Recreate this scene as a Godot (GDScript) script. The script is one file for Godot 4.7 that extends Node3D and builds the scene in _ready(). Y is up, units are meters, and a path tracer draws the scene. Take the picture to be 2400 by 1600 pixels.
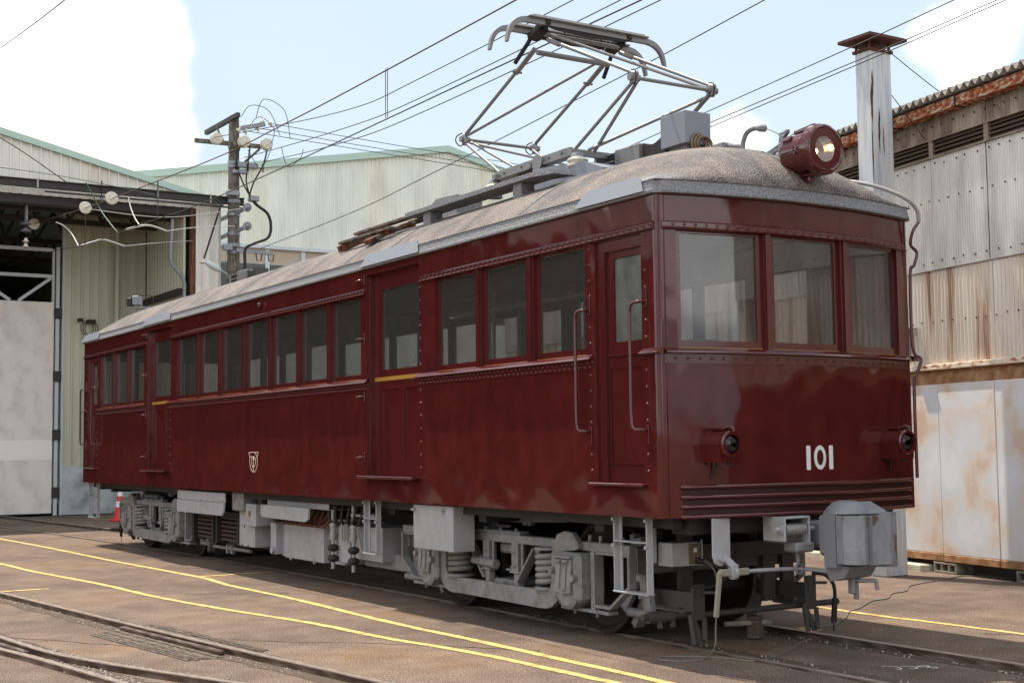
extends Node3D
# A maroon electric railcar standing in a depot yard, in real metres: x along the track (front end at x = 0, facing +x), y up, z towards the viewer's side.

var M := {}
var names := {}
var rng := RandomNumberGenerator.new()
const FLAT := 4294967295
const BW := 1.25          # half width of the car body
const L := 15.0           # length of the car body
const WALL_AT := Vector3(-2.74, 0, -5.3)
const WALL_TURN := 0.192  # the warehouse wall runs 11 degrees off the track

# ------------------------------------------------------------------ objects
func numbered(n: String) -> String:
	if not names.has(n):
		names[n] = 0
		return n
	names[n] += 1
	return "%s_%03d" % [n, names[n]]

func tag(o: Node3D, label: String, category := "", group := "", kind := "") -> Node3D:
	if label: o.set_meta("label", label)
	if category: o.set_meta("category", category)
	if group: o.set_meta("group", group)
	if kind: o.set_meta("kind", kind)
	return o

func thing(called: String, label: String, category: String, at := Vector3.ZERO, group := "") -> Node3D:
	var o := Node3D.new()
	o.name = numbered(called)
	o.position = at
	add_child(o)
	return tag(o, label, category, group)

func put(o: Node3D, called: String, parent: Node3D = null) -> Node3D:
	if parent == null or parent == self:
		o.name = numbered(called)
		add_child(o)
	else:
		var n := called
		var k := 0
		while parent.has_node(NodePath(n)):
			k += 1
			n = "%s_%03d" % [called, k]
		o.name = n
		parent.add_child(o, true)
		if parent.get_parent() == self:
			o.position -= parent.position   # shapes are drawn in world coordinates
	return o

func part(s: SurfaceTool, called: String, mat: Material, parent: Node3D = null) -> MeshInstance3D:
	s.generate_normals()
	var me := s.commit()
	me.surface_set_material(0, mat)
	return put(inst(me), called, parent) as MeshInstance3D

func inst(me: Mesh) -> MeshInstance3D:
	var o := MeshInstance3D.new()
	o.mesh = me
	return o

func copy(o: Node3D) -> Node3D:
	var c: Node3D = o.duplicate()
	var n := String(o.name)
	var cut := n.rfind("_0")
	c.name = numbered(n.substr(0, cut) if cut > 0 else n)
	add_child(c)
	return c

func scatter(called: String, me: Mesh, mat: Material, places: Array, parent: Node3D = null) -> MultiMeshInstance3D:
	var mm := MultiMesh.new()
	mm.transform_format = MultiMesh.TRANSFORM_3D
	me.surface_set_material(0, mat)
	mm.mesh = me
	mm.instance_count = places.size()
	for i in places.size():
		mm.set_instance_transform(i, places[i])
	var o := MultiMeshInstance3D.new()
	o.multimesh = mm
	o.set_meta("kind", "stuff")
	return put(o, called, parent) as MultiMeshInstance3D

# ------------------------------------------------------------------ shapes
func mb() -> SurfaceTool:
	var s := SurfaceTool.new()
	s.begin(Mesh.PRIMITIVE_TRIANGLES)
	s.set_smooth_group(FLAT)
	return s

func quad(s: SurfaceTool, a: Vector3, b: Vector3, c: Vector3, d: Vector3):   # counter-clockwise seen from outside
	for p in [a, c, b, a, d, c]: s.add_vertex(p)

func tri(s: SurfaceTool, a: Vector3, b: Vector3, c: Vector3):
	for p in [a, c, b]: s.add_vertex(p)

func box(s: SurfaceTool, c: Vector3, size: Vector3, b := Basis.IDENTITY, bev := 0.0):
	var h := size / 2
	if bev <= 0:
		var v := []
		for i in 8:
			v.append(c + b * Vector3(h.x * (1 if i & 1 else -1), h.y * (1 if i & 2 else -1), h.z * (1 if i & 4 else -1)))
		for f in [[0, 2, 3, 1], [4, 5, 7, 6], [0, 1, 5, 4], [2, 6, 7, 3], [0, 4, 6, 2], [1, 3, 7, 5]]:
			quad(s, v[f[0]], v[f[1]], v[f[2]], v[f[3]])
		return
	bev = minf(bev, minf(h.x, minf(h.y, h.z)) * 0.9)
	var P := func(sx, sy, sz, ax):   # the corner point lying on the face across axis ax
		var q := Vector3(sx * (h.x - (0.0 if ax == 0 else bev)), sy * (h.y - (0.0 if ax == 1 else bev)), sz * (h.z - (0.0 if ax == 2 else bev)))
		return c + b * q
	for g in [1, -1]:
		var fx := [P.call(g, -1, -1, 0), P.call(g, 1, -1, 0), P.call(g, 1, 1, 0), P.call(g, -1, 1, 0)]
		var fy := [P.call(-1, g, -1, 1), P.call(-1, g, 1, 1), P.call(1, g, 1, 1), P.call(1, g, -1, 1)]
		var fz := [P.call(-1, -1, g, 2), P.call(1, -1, g, 2), P.call(1, 1, g, 2), P.call(-1, 1, g, 2)]
		for f in [fx, fy, fz]:
			if g == 1: quad(s, f[0], f[1], f[2], f[3])
			else: quad(s, f[3], f[2], f[1], f[0])
	for i in [1, -1]:
		for j in [1, -1]:
			var e := [[P.call(i, j, -1, 0), P.call(i, j, -1, 1), P.call(i, j, 1, 1), P.call(i, j, 1, 0)], [P.call(i, -1, j, 2), P.call(i, -1, j, 0), P.call(i, 1, j, 0), P.call(i, 1, j, 2)], [P.call(-1, i, j, 1), P.call(-1, i, j, 2), P.call(1, i, j, 2), P.call(1, i, j, 1)]]
			for f in e:
				if i * j > 0: quad(s, f[0], f[1], f[2], f[3])
				else: quad(s, f[3], f[2], f[1], f[0])
			for k in [1, -1]:
				var t := [P.call(i, j, k, 0), P.call(i, j, k, 1), P.call(i, j, k, 2)]
				if i * j * k > 0: tri(s, t[0], t[1], t[2])
				else: tri(s, t[2], t[1], t[0])

func bb(s: SurfaceTool, a: Vector3, b: Vector3, bev := 0.0):
	box(s, (a + b) / 2, (b - a).abs(), Basis.IDENTITY, bev)

func beam(s: SurfaceTool, a: Vector3, b: Vector3, w: float, h: float, up := Vector3.UP, bev := 0.0):   # a bar from a to b
	var d := (b - a).normalized()
	var side := d.cross(up).normalized()
	if side.length() < 0.5: side = d.cross(Vector3(0.3, 0.1, 1)).normalized()
	box(s, (a + b) / 2, Vector3((b - a).length(), h, w), Basis(d, side.cross(d), side), bev)

func frame_of(d: Vector3) -> Array:
	var u := d.cross(Vector3.UP if absf(d.y) < 0.9 else Vector3.RIGHT).normalized()
	return [u, d.cross(u)]

func cyl(s: SurfaceTool, a: Vector3, b: Vector3, r: float, n := 12, r2 := -1.0, group := 1):
	lathe(s, [Vector2(r, 0), Vector2(r if r2 < 0 else r2, (b - a).length())], a, (b - a).normalized(), n, group)

func lathe(s: SurfaceTool, prof: Array, at: Vector3, axis: Vector3, n := 20, group := 1, caps := true):   # prof: (radius, distance along the axis)
	var f := frame_of(axis)
	var ring := func(k: int) -> Array:
		var out := []
		for i in n:
			var t: float = TAU * i / n
			out.append(at + axis * prof[k].y + (f[0] * cos(t) + f[1] * sin(t)) * prof[k].x)
		return out
	var rings := []
	for k in prof.size(): rings.append(ring.call(k))
	for k in prof.size() - 1:
		s.set_smooth_group(group + k * (1 if prof.size() > 2 else 0))
		for i in n:
			var j := (i + 1) % n
			quad(s, rings[k][i], rings[k][j], rings[k + 1][j], rings[k + 1][i])
	s.set_smooth_group(FLAT)
	if caps:
		for e in [0, prof.size() - 1]:
			if prof[e].x > 0.0005:
				var c: Vector3 = at + axis * prof[e].y
				for i in n:
					var j := (i + 1) % n
					if e == 0: tri(s, c, rings[e][j], rings[e][i])
					else: tri(s, c, rings[e][i], rings[e][j])

func dome(s: SurfaceTool, prof: Array, at: Vector3, axis: Vector3, n := 20):   # a lathe that is smooth all over
	var f := frame_of(axis)
	s.set_smooth_group(3)
	for k in prof.size() - 1:
		for i in n:
			var p := []
			for q in [[k, i], [k, i + 1], [k + 1, i + 1], [k + 1, i]]:
				var t: float = TAU * (q[1] % n) / n
				p.append(at + axis * prof[q[0]].y + (f[0] * cos(t) + f[1] * sin(t)) * prof[q[0]].x)
			quad(s, p[0], p[1], p[2], p[3])
	s.set_smooth_group(FLAT)

func tube(s: SurfaceTool, pts: Array, r: float, n := 8, closed := false):
	var rings := []
	var m := pts.size()
	var u := Vector3.ZERO
	for k in m:
		var d: Vector3
		if closed: d = pts[(k + 1) % m] - pts[(k + m - 1) % m]
		else: d = pts[mini(k + 1, m - 1)] - pts[maxi(k - 1, 0)]
		d = d.normalized()
		if u == Vector3.ZERO: u = frame_of(d)[0]
		u = (u - d * u.dot(d)).normalized()
		var w := d.cross(u)
		var ring := []
		for i in n:
			var t := TAU * i / n
			ring.append(pts[k] + (u * cos(t) + w * sin(t)) * r)
		rings.append(ring)
	s.set_smooth_group(2)
	for k in (m if closed else m - 1):
		for i in n:
			var j := (i + 1) % n
			var q := (k + 1) % m
			quad(s, rings[k][i], rings[k][j], rings[q][j], rings[q][i])
	s.set_smooth_group(FLAT)
	if not closed:
		for i in n:
			var j := (i + 1) % n
			tri(s, pts[0], rings[0][j], rings[0][i])
			tri(s, pts[m - 1], rings[m - 1][i], rings[m - 1][j])

func soft(pts: Array, each := 6) -> Array:   # a smooth curve through the points
	var out := []
	for k in pts.size() - 1:
		var a: Vector3 = pts[maxi(k - 1, 0)]
		var d: Vector3 = pts[mini(k + 2, pts.size() - 1)]
		for i in each:
			out.append((pts[k] as Vector3).cubic_interpolate(pts[k + 1], a, d, float(i) / each))
	out.append(pts[-1])
	return out

func prism(s: SurfaceTool, poly: Array, xf: Transform3D, depth: float):   # poly counter-clockwise in xy, from z = 0 to depth
	var p := PackedVector2Array(poly)
	var ids := Geometry2D.triangulate_polygon(p)
	for k in range(0, ids.size(), 3):
		var t := []
		for i in 3: t.append(p[ids[k + i]])
		if (t[1] - t[0]).cross(t[2] - t[0]) < 0: t.reverse()
		tri(s, xf * Vector3(t[0].x, t[0].y, depth), xf * Vector3(t[1].x, t[1].y, depth), xf * Vector3(t[2].x, t[2].y, depth))
		tri(s, xf * Vector3(t[2].x, t[2].y, 0), xf * Vector3(t[1].x, t[1].y, 0), xf * Vector3(t[0].x, t[0].y, 0))
	for k in p.size():
		var a := p[k]
		var b := p[(k + 1) % p.size()]
		quad(s, xf * Vector3(a.x, a.y, 0), xf * Vector3(b.x, b.y, 0), xf * Vector3(b.x, b.y, depth), xf * Vector3(a.x, a.y, depth))

func side_xf(z: float) -> Transform3D:   # polygons drawn in (x, y), standing at this z
	return Transform3D(Basis.IDENTITY, Vector3(0, 0, z))

func plate(s: SurfaceTool, us: Array, vs: Array, holes: Array, thick: float, at: Callable):   # a panel with rectangular holes; at(u, v, inward)
	us.sort(); vs.sort()
	var U := []
	for u in us: if U.is_empty() or u - U[-1] > 1e-4: U.append(u)
	var V := []
	for v in vs: if V.is_empty() or v - V[-1] > 1e-4: V.append(v)
	var filled := func(i: int, j: int) -> bool:
		if i < 0 or j < 0 or i >= U.size() - 1 or j >= V.size() - 1: return false
		var c := Vector2((U[i] + U[i + 1]) / 2, (V[j] + V[j + 1]) / 2)
		for h in holes:
			if c.x > h[0] and c.x < h[1] and c.y > h[2] and c.y < h[3]: return false
		return true
	for i in U.size() - 1:
		for j in V.size() - 1:
			if not filled.call(i, j): continue
			var a: float = U[i]; var b: float = U[i + 1]; var c: float = V[j]; var d: float = V[j + 1]
			s.set_smooth_group(5)
			quad(s, at.call(a, c, 0.0), at.call(b, c, 0.0), at.call(b, d, 0.0), at.call(a, d, 0.0))
			s.set_smooth_group(6)
			quad(s, at.call(b, c, thick), at.call(a, c, thick), at.call(a, d, thick), at.call(b, d, thick))
			s.set_smooth_group(FLAT)
			if not filled.call(i - 1, j): quad(s, at.call(a, c, thick), at.call(a, c, 0.0), at.call(a, d, 0.0), at.call(a, d, thick))
			if not filled.call(i + 1, j): quad(s, at.call(b, c, 0.0), at.call(b, c, thick), at.call(b, d, thick), at.call(b, d, 0.0))
			if not filled.call(i, j - 1): quad(s, at.call(a, c, thick), at.call(b, c, thick), at.call(b, c, 0.0), at.call(a, c, 0.0))
			if not filled.call(i, j + 1): quad(s, at.call(a, d, 0.0), at.call(b, d, 0.0), at.call(b, d, thick), at.call(a, d, thick))

# ------------------------------------------------------------------ materials
func noise(freq: float, seed_: int, kind := FastNoiseLite.TYPE_SIMPLEX_SMOOTH, octaves := 4) -> FastNoiseLite:
	var n := FastNoiseLite.new()
	n.noise_type = kind
	n.frequency = freq
	n.seed = seed_
	n.fractal_octaves = octaves
	return n

func bytes_of(n: FastNoiseLite, size: int) -> PackedByteArray:
	var im := n.get_seamless_image(size, size)
	im.convert(Image.FORMAT_L8)
	return im.get_data()

func blend(size: int, layers: Array, ramp: Gradient) -> ImageTexture:   # layers: [noise, weight]; summed, then looked up in the ramp
	var data := []
	for l in layers: data.append(bytes_of(l[0], size))
	var table := PackedByteArray()
	for i in 256:
		var c := ramp.sample(i / 255.0)
		table.append_array([c.r8, c.g8, c.b8])
	var out := PackedByteArray()
	out.resize(size * size * 3)
	for i in size * size:
		var v := 127.5
		for k in layers.size(): v += (data[k][i] - 127.5) * layers[k][1]
		var t := clampi(int(v), 0, 255) * 3
		out[i * 3] = table[t]; out[i * 3 + 1] = table[t + 1]; out[i * 3 + 2] = table[t + 2]
	return ImageTexture.create_from_image(Image.create_from_data(size, size, false, Image.FORMAT_RGB8, out))

func ramp(stops: Array) -> Gradient:   # [offset, colour] ...
	var g := Gradient.new()
	var o := PackedFloat32Array()
	var c := PackedColorArray()
	for s in stops:
		o.append(s[0]); c.append(s[1])
	g.offsets = o
	g.colors = c
	return g

func bumps(n: FastNoiseLite, size: int, strength: float) -> ImageTexture:
	var im := n.get_seamless_image(size, size)
	im.convert(Image.FORMAT_RGBA8)
	im.bump_map_to_normal_map(strength)
	return ImageTexture.create_from_image(im)

func grey(v: float) -> Color: return Color(v, v, v)

func mat(called: String, c: Color, rough := 0.6, metal := 0.0) -> StandardMaterial3D:
	var m := StandardMaterial3D.new()
	m.resource_name = called
	m.albedo_color = c
	m.roughness = rough
	m.metallic = metal
	M[called] = m
	return m

func tri_map(m: StandardMaterial3D, scale: Vector3, albedo: Texture2D = null, normal: Texture2D = null, strength := 1.0):
	m.uv1_triplanar = true
	m.uv1_world_triplanar = true
	m.uv1_scale = scale
	if albedo: m.albedo_texture = albedo
	if normal:
		m.normal_enabled = true
		m.normal_texture = normal
		m.normal_scale = strength

func over(m: StandardMaterial3D, scale: Vector3, t: Texture2D):   # a second, larger pattern multiplied onto the first
	m.detail_enabled = true
	m.detail_blend_mode = BaseMaterial3D.BLEND_MODE_MUL
	m.detail_uv_layer = BaseMaterial3D.DETAIL_UV_2
	m.detail_albedo = t
	m.uv2_triplanar = true
	m.uv2_world_triplanar = true
	m.uv2_scale = scale

func make_materials():
	var cell := FastNoiseLite.TYPE_CELLULAR
	var grit := noise(0.16, 3, FastNoiseLite.TYPE_SIMPLEX_SMOOTH, 3)
	var fine := noise(0.45, 5, FastNoiseLite.TYPE_SIMPLEX_SMOOTH, 2)
	var soft_n := noise(0.012, 7, FastNoiseLite.TYPE_SIMPLEX_SMOOTH, 5)
	var wide := noise(0.006, 17, FastNoiseLite.TYPE_SIMPLEX_SMOOTH, 6)
	var stain := blend(512, [[soft_n, 1.5]], ramp([[0.0, grey(0.74)], [0.5, grey(0.93)], [1.0, grey(1.0)]]))
	M["stain"] = stain
	var faint := blend(512, [[soft_n, 1.2], [fine, 0.15]], ramp([[0.0, grey(0.90)], [0.5, grey(0.97)], [1.0, grey(1.0)]]))
	# yard
	var asphalt := mat("asphalt", Color(1, 1, 1), 0.93)
	asphalt.metallic_specular = 0.25
	tri_map(asphalt, Vector3.ONE / 2.6, blend(1024, [[fine, 0.8], [grit, 1.3], [wide, 0.2]], ramp([[0.0, Color(0.25, 0.21, 0.185)], [0.35, Color(0.39, 0.335, 0.295)], [0.6, Color(0.47, 0.405, 0.36)], [0.8, Color(0.56, 0.495, 0.445)], [1.0, Color(0.74, 0.69, 0.64)]])), bumps(fine, 1024, 3.0), 0.8)
	over(asphalt, Vector3.ONE / 9.7, blend(512, [[noise(0.009, 31, FastNoiseLite.TYPE_SIMPLEX_SMOOTH, 5), 1.5]], ramp([[0.0, Color(0.86, 0.85, 0.85)], [0.45, Color(0.95, 0.94, 0.935)], [0.75, Color(1, 0.985, 0.96)], [1.0, Color(1, 0.95, 0.88)]])))
	var dirt := mat("dirt", Color(1, 1, 1), 0.95)
	tri_map(dirt, Vector3.ONE / 1.1, blend(512, [[grit, 0.9], [fine, 0.7]], ramp([[0.0, Color(0.13, 0.10, 0.08)], [0.5, Color(0.30, 0.24, 0.19)], [1.0, Color(0.50, 0.42, 0.35)]])), bumps(grit, 512, 5.0), 1.0)
	var yellow := mat("yellow_paint", Color(1, 1, 1), 0.8)
	tri_map(yellow, Vector3.ONE / 0.9, blend(512, [[grit, 0.7], [soft_n, 0.8], [fine, 0.5]], ramp([[0.0, Color(0.47, 0.38, 0.29)], [0.25, Color(0.60, 0.49, 0.31)], [0.45, Color(0.78, 0.65, 0.36)], [1.0, Color(0.84, 0.72, 0.42)]])), bumps(fine, 256, 2.0), 0.5)
	mat("chalk", Color(0.85, 0.84, 0.80), 0.9)
	mat("crack", Color(0.13, 0.105, 0.085), 1.0)
	var rail := mat("rail_steel", Color(1, 1, 1), 0.42, 0.55)
	tri_map(rail, Vector3(0.8, 6, 6), blend(256, [[soft_n, 1.3], [grit, 0.6]], ramp([[0.0, Color(0.23, 0.16, 0.12)], [0.5, Color(0.36, 0.29, 0.25)], [1.0, Color(0.52, 0.47, 0.44)]])))
	var worn := mat("worn_rail_top", Color(0.60, 0.54, 0.49), 0.4, 0.35)
	tri_map(worn, Vector3(0.6, 8, 8), stain)
	var plank := mat("weathered_timber", Color(1, 1, 1), 0.9)
	tri_map(plank, Vector3(0.5, 9, 9), blend(512, [[noise(0.02, 41, FastNoiseLite.TYPE_SIMPLEX_SMOOTH, 5), 1.6], [grit, 0.4]], ramp([[0.0, Color(0.14, 0.115, 0.095)], [0.5, Color(0.33, 0.28, 0.235)], [1.0, Color(0.50, 0.44, 0.38)]])), bumps(noise(0.03, 42), 512, 6.0), 1.0)
	var stone := mat("pebble", Color(0.40, 0.35, 0.31), 0.95)
	stone.vertex_color_use_as_albedo = false
	mat("pale_pebble", Color(0.62, 0.59, 0.55), 0.9)
	# the car
	var wavy := bumps(noise(0.008, 51, FastNoiseLite.TYPE_SIMPLEX_SMOOTH, 2), 512, 5.0)
	var maroon := mat("maroon_paint", Color(1, 1, 1), 0.07)
	tri_map(maroon, Vector3(0.55, 0.42, 0.55), blend(512, [[soft_n, 1.2], [wide, 0.8]], ramp([[0.0, Color(0.262, 0.098, 0.094)], [0.5, Color(0.288, 0.107, 0.101)], [1.0, Color(0.312, 0.12, 0.11)]])), wavy, 0.3)
	maroon.metallic_specular = 0.45
	var flat_m := mat("maroon_trim", Color(0.288, 0.10, 0.098), 0.14)
	flat_m.metallic_specular = 0.55
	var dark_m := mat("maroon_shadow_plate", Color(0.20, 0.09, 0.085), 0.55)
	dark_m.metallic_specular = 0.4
	var roof := mat("roof_felt", Color(1, 1, 1), 0.92)
	tri_map(roof, Vector3.ONE / 1.15, blend(1024, [[noise(0.07, 61, FastNoiseLite.TYPE_SIMPLEX_SMOOTH, 3), 1.5], [fine, 0.6], [soft_n, 0.4]], ramp([[0.0, Color(0.25, 0.24, 0.235)], [0.4, Color(0.41, 0.385, 0.37)], [0.65, Color(0.50, 0.47, 0.45)], [1.0, Color(0.67, 0.635, 0.61)]])), bumps(noise(0.06, 62, FastNoiseLite.TYPE_SIMPLEX_SMOOTH, 3), 1024, 9.0), 1.0)
	over(roof, Vector3(0.3, 0.3, 0.42), blend(512, [[noise(0.01, 64, FastNoiseLite.TYPE_SIMPLEX_SMOOTH, 5), 1.9]], ramp([[0.0, Color(0.70, 0.70, 0.72)], [0.5, Color(0.93, 0.92, 0.91)], [1.0, Color(1, 0.97, 0.94)]])))
	var tar := mat("grey_tar_band", Color(1, 1, 1), 0.8)
	tri_map(tar, Vector3.ONE / 0.7, blend(512, [[noise(0.05, 71), 1.0], [fine, 0.3]], ramp([[0.0, Color(0.34, 0.34, 0.35)], [0.5, Color(0.46, 0.465, 0.475)], [1.0, Color(0.56, 0.565, 0.575)]])), bumps(noise(0.05, 72), 512, 6.0), 1.0)
	mat("visor_grey", Color(0.46, 0.475, 0.505), 0.5)
	var g := mat("underframe_grey", Color(1, 1, 1), 0.5)
	tri_map(g, Vector3.ONE / 1.3, blend(512, [[soft_n, 0.7], [wide, 0.4], [fine, 0.1]], ramp([[0.0, Color(0.50, 0.495, 0.49)], [0.4, Color(0.56, 0.562, 0.57)], [1.0, Color(0.60, 0.605, 0.62)]])), bumps(noise(0.05, 73), 512, 1.2), 0.6)
	var bg := mat("bogie_grey", Color(1, 1, 1), 0.55)
	tri_map(bg, Vector3.ONE / 0.8, blend(512, [[soft_n, 0.9], [wide, 0.5], [fine, 0.15]], ramp([[0.0, Color(0.36, 0.33, 0.30)], [0.25, Color(0.43, 0.42, 0.41)], [0.6, Color(0.47, 0.47, 0.475)], [1.0, Color(0.50, 0.505, 0.515)]])), bumps(noise(0.05, 74), 512, 1.6), 0.7)
	var chip := mat("chipped_grey", Color(1, 1, 1), 0.5)
	tri_map(chip, Vector3(1.1, 0.5, 1.1), blend(512, [[noise(0.012, 83, FastNoiseLite.TYPE_SIMPLEX_SMOOTH, 5), 1.8], [grit, 0.25]], ramp([[0.0, Color(0.28, 0.18, 0.10)], [0.06, Color(0.38, 0.27, 0.18)], [0.085, Color(0.45, 0.455, 0.47)], [1.0, Color(0.50, 0.505, 0.52)]])), bumps(noise(0.03, 82), 512, 2.5), 0.7)
	mat("light_steel", Color(0.56, 0.55, 0.54), 0.4, 0.3)
	mat("pantograph_grey", Color(0.47, 0.465, 0.46), 0.45, 0.25)
	mat("grimy_iron", Color(0.24, 0.225, 0.21), 0.65)
	mat("worn_handle", Color(0.50, 0.47, 0.41), 0.6)
	mat("coupler_grey", Color(0.44, 0.445, 0.46), 0.5)
	mat("dark_iron", Color(0.105, 0.098, 0.092), 0.7)
	mat("black_rubber", Color(0.05, 0.05, 0.052), 0.6)
	mat("wheel_iron", Color(0.17, 0.145, 0.125), 0.6, 0.3)
	mat("resistor_brown", Color(0.22, 0.17, 0.145), 0.75)
	mat("brass_yellow", Color(0.58, 0.43, 0.16), 0.4)
	var lining := mat("cabin_lining", Color(1, 1, 1), 0.65)
	tri_map(lining, Vector3(1.2, 0.5, 1.2), blend(256, [[soft_n, 1.4]], ramp([[0.0, Color(0.30, 0.26, 0.22)], [1.0, Color(0.42, 0.375, 0.32)]])))
	mat("cabin_ceiling", Color(0.50, 0.48, 0.44), 0.7)
	mat("cabin_floor", Color(0.17, 0.13, 0.10), 0.8)
	mat("seat_cloth", Color(0.16, 0.20, 0.17), 0.95)
	var glass := mat("window_glass", Color(0.30, 0.295, 0.28, 0.34), 0.02)
	glass.transparency = BaseMaterial3D.TRANSPARENCY_ALPHA
	glass.metallic_specular = 0.6
	var frosted := mat("frosted_glass", Color(0.36, 0.37, 0.35), 0.28)
	tri_map(frosted, Vector3(0.9, 0.5, 0.9), stain)
	var lens := mat("lamp_lens", Color(0.9, 0.92, 0.93, 0.1), 0.02)
	lens.transparency = BaseMaterial3D.TRANSPARENCY_ALPHA
	mat("reflector", Color(0.9, 0.9, 0.9), 0.16, 1.0)
	mat("dark_lens", Color(0.02, 0.022, 0.024), 0.05)
	var bulb := mat("lit_bulb", Color(1, 0.85, 0.6), 0.3)
	bulb.emission_enabled = true
	bulb.emission = Color(1.0, 0.80, 0.48)
	bulb.emission_energy_multiplier = 22.0
	mat("white_number", Color(0.80, 0.80, 0.79), 0.4)
	mat("cream_line", Color(0.80, 0.72, 0.64), 0.5)
	mat("cord_grey", Color(0.42, 0.40, 0.37), 0.6)
	mat("socket_plate", Color(0.36, 0.30, 0.20), 0.5)
	mat("porcelain", Color(0.78, 0.76, 0.69), 0.25)
	mat("brown_porcelain", Color(0.42, 0.33, 0.23), 0.35)
	mat("galvanised", Color(0.50, 0.51, 0.53), 0.45, 0.4)
	# buildings
	for e in [["shed_sheet", Color(0.885, 0.875, 0.835)], ["shed_sheet_warm", Color(0.875, 0.845, 0.785)], ["far_sheet", Color(0.885, 0.89, 0.845)], ["far_sheet_warm", Color(0.885, 0.875, 0.81)], ["porch_sheet", Color(0.74, 0.74, 0.65)]]:
		var m := mat(e[0], e[1], 0.5)
		tri_map(m, Vector3(0.22, 0.05, 0.22), faint)
	mat("green_trim", Color(0.66, 0.75, 0.70), 0.5)
	var door := mat("white_door", Color(0.87, 0.845, 0.815), 0.55)
	tri_map(door, Vector3(0.4, 0.25, 0.4), faint)
	mat("door_band", Color(0.90, 0.885, 0.86), 0.5)
	var conc := mat("concrete", Color(1, 1, 1), 0.9)
	tri_map(conc, Vector3.ONE / 3.0, blend(512, [[soft_n, 1.3], [wide, 0.8], [fine, 0.2]], ramp([[0.0, Color(0.52, 0.54, 0.53)], [0.5, Color(0.64, 0.66, 0.67)], [1.0, Color(0.70, 0.72, 0.73)]])))
	var kerb := mat("pale_concrete", Color(1, 1, 1), 0.9)
	tri_map(kerb, Vector3.ONE / 1.2, blend(512, [[soft_n, 1.0], [grit, 0.4]], ramp([[0.0, Color(0.56, 0.53, 0.45)], [0.4, Color(0.72, 0.69, 0.61)], [1.0, Color(0.80, 0.77, 0.70)]])), bumps(grit, 512, 3.0), 0.6)
	var pole := mat("pole_concrete", Color(1, 1, 1), 0.9)
	tri_map(pole, Vector3(2.5, 0.5, 2.5), blend(512, [[soft_n, 1.5], [fine, 0.2]], ramp([[0.0, Color(0.25, 0.225, 0.195)], [0.5, Color(0.37, 0.34, 0.30)], [1.0, Color(0.50, 0.47, 0.43)]])))
	mat("dark_steel", Color(0.17, 0.155, 0.145), 0.6)
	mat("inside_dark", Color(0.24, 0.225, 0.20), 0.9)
	var wood := mat("brown_post", Color(1, 1, 1), 0.8)
	tri_map(wood, Vector3(5, 0.5, 5), blend(256, [[soft_n, 1.8]], ramp([[0.0, Color(0.22, 0.12, 0.07)], [1.0, Color(0.46, 0.28, 0.17)]])))
	mat("far_glass", Color(0.05, 0.06, 0.055), 0.08)
	mat("spandrel", Color(0.66, 0.60, 0.53), 0.6)
	mat("white_mullion", Color(0.72, 0.74, 0.75), 0.5)
	var rusty := ramp([[0.0, Color(0.40, 0.24, 0.15)], [0.1, Color(0.60, 0.45, 0.34)], [0.24, Color(0.76, 0.69, 0.62)], [0.6, Color(0.80, 0.755, 0.695)], [1.0, Color(0.85, 0.82, 0.77)]])
	var streak := noise(0.010, 91, FastNoiseLite.TYPE_SIMPLEX_SMOOTH, 5)
	var low := mat("beige_corrugated", Color(1, 1, 1), 0.6)
	tri_map(low, Vector3(0.62, 0.05, 0.62), blend(512, [[streak, 1.05], [wide, 0.4]], rusty))
	var up := mat("grey_corrugated", Color(1, 1, 1), 0.6)
	tri_map(up, Vector3(0.5, 0.09, 0.5), blend(512, [[noise(0.012, 92, FastNoiseLite.TYPE_SIMPLEX_SMOOTH, 5), 1.4], [fine, 0.25]], ramp([[0.0, Color(0.68, 0.66, 0.63)], [0.5, Color(0.77, 0.75, 0.72)], [1.0, Color(0.82, 0.80, 0.77)]])))
	var band := mat("brown_corrugated", Color(1, 1, 1), 0.7)
	tri_map(band, Vector3(0.6, 0.2, 0.6), blend(512, [[noise(0.012, 93, FastNoiseLite.TYPE_SIMPLEX_SMOOTH, 5), 1.5]], ramp([[0.0, Color(0.36, 0.29, 0.23)], [0.5, Color(0.52, 0.46, 0.39)], [1.0, Color(0.61, 0.56, 0.50)]])))
	var metal := mat("weathered_white_metal", Color(1, 1, 1), 0.45)
	tri_map(metal, Vector3(0.36, 0.26, 0.36), blend(512, [[noise(0.008, 94, FastNoiseLite.TYPE_SIMPLEX_SMOOTH, 6), 1.7], [grit, 0.15]], ramp([[0.0, Color(0.80, 0.68, 0.58)], [0.25, Color(0.83, 0.78, 0.73)], [0.5, Color(0.83, 0.82, 0.81)], [0.8, Color(0.82, 0.835, 0.86)], [1.0, Color(0.86, 0.87, 0.87)]])), bumps(noise(0.006, 95), 512, 2.0), 0.3)
	var rust := mat("rust", Color(1, 1, 1), 0.8)
	tri_map(rust, Vector3(0.9, 1.5, 0.9), blend(512, [[noise(0.02, 96, FastNoiseLite.TYPE_SIMPLEX_SMOOTH, 5), 1.7], [grit, 0.3]], ramp([[0.0, Color(0.40, 0.16, 0.06)], [0.45, Color(0.60, 0.29, 0.12)], [0.62, Color(0.66, 0.42, 0.26)], [0.8, Color(0.66, 0.63, 0.55)], [1.0, Color(0.70, 0.68, 0.62)]])))
	var sill := mat("rusty_sill", Color(1, 1, 1), 0.7)
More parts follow.
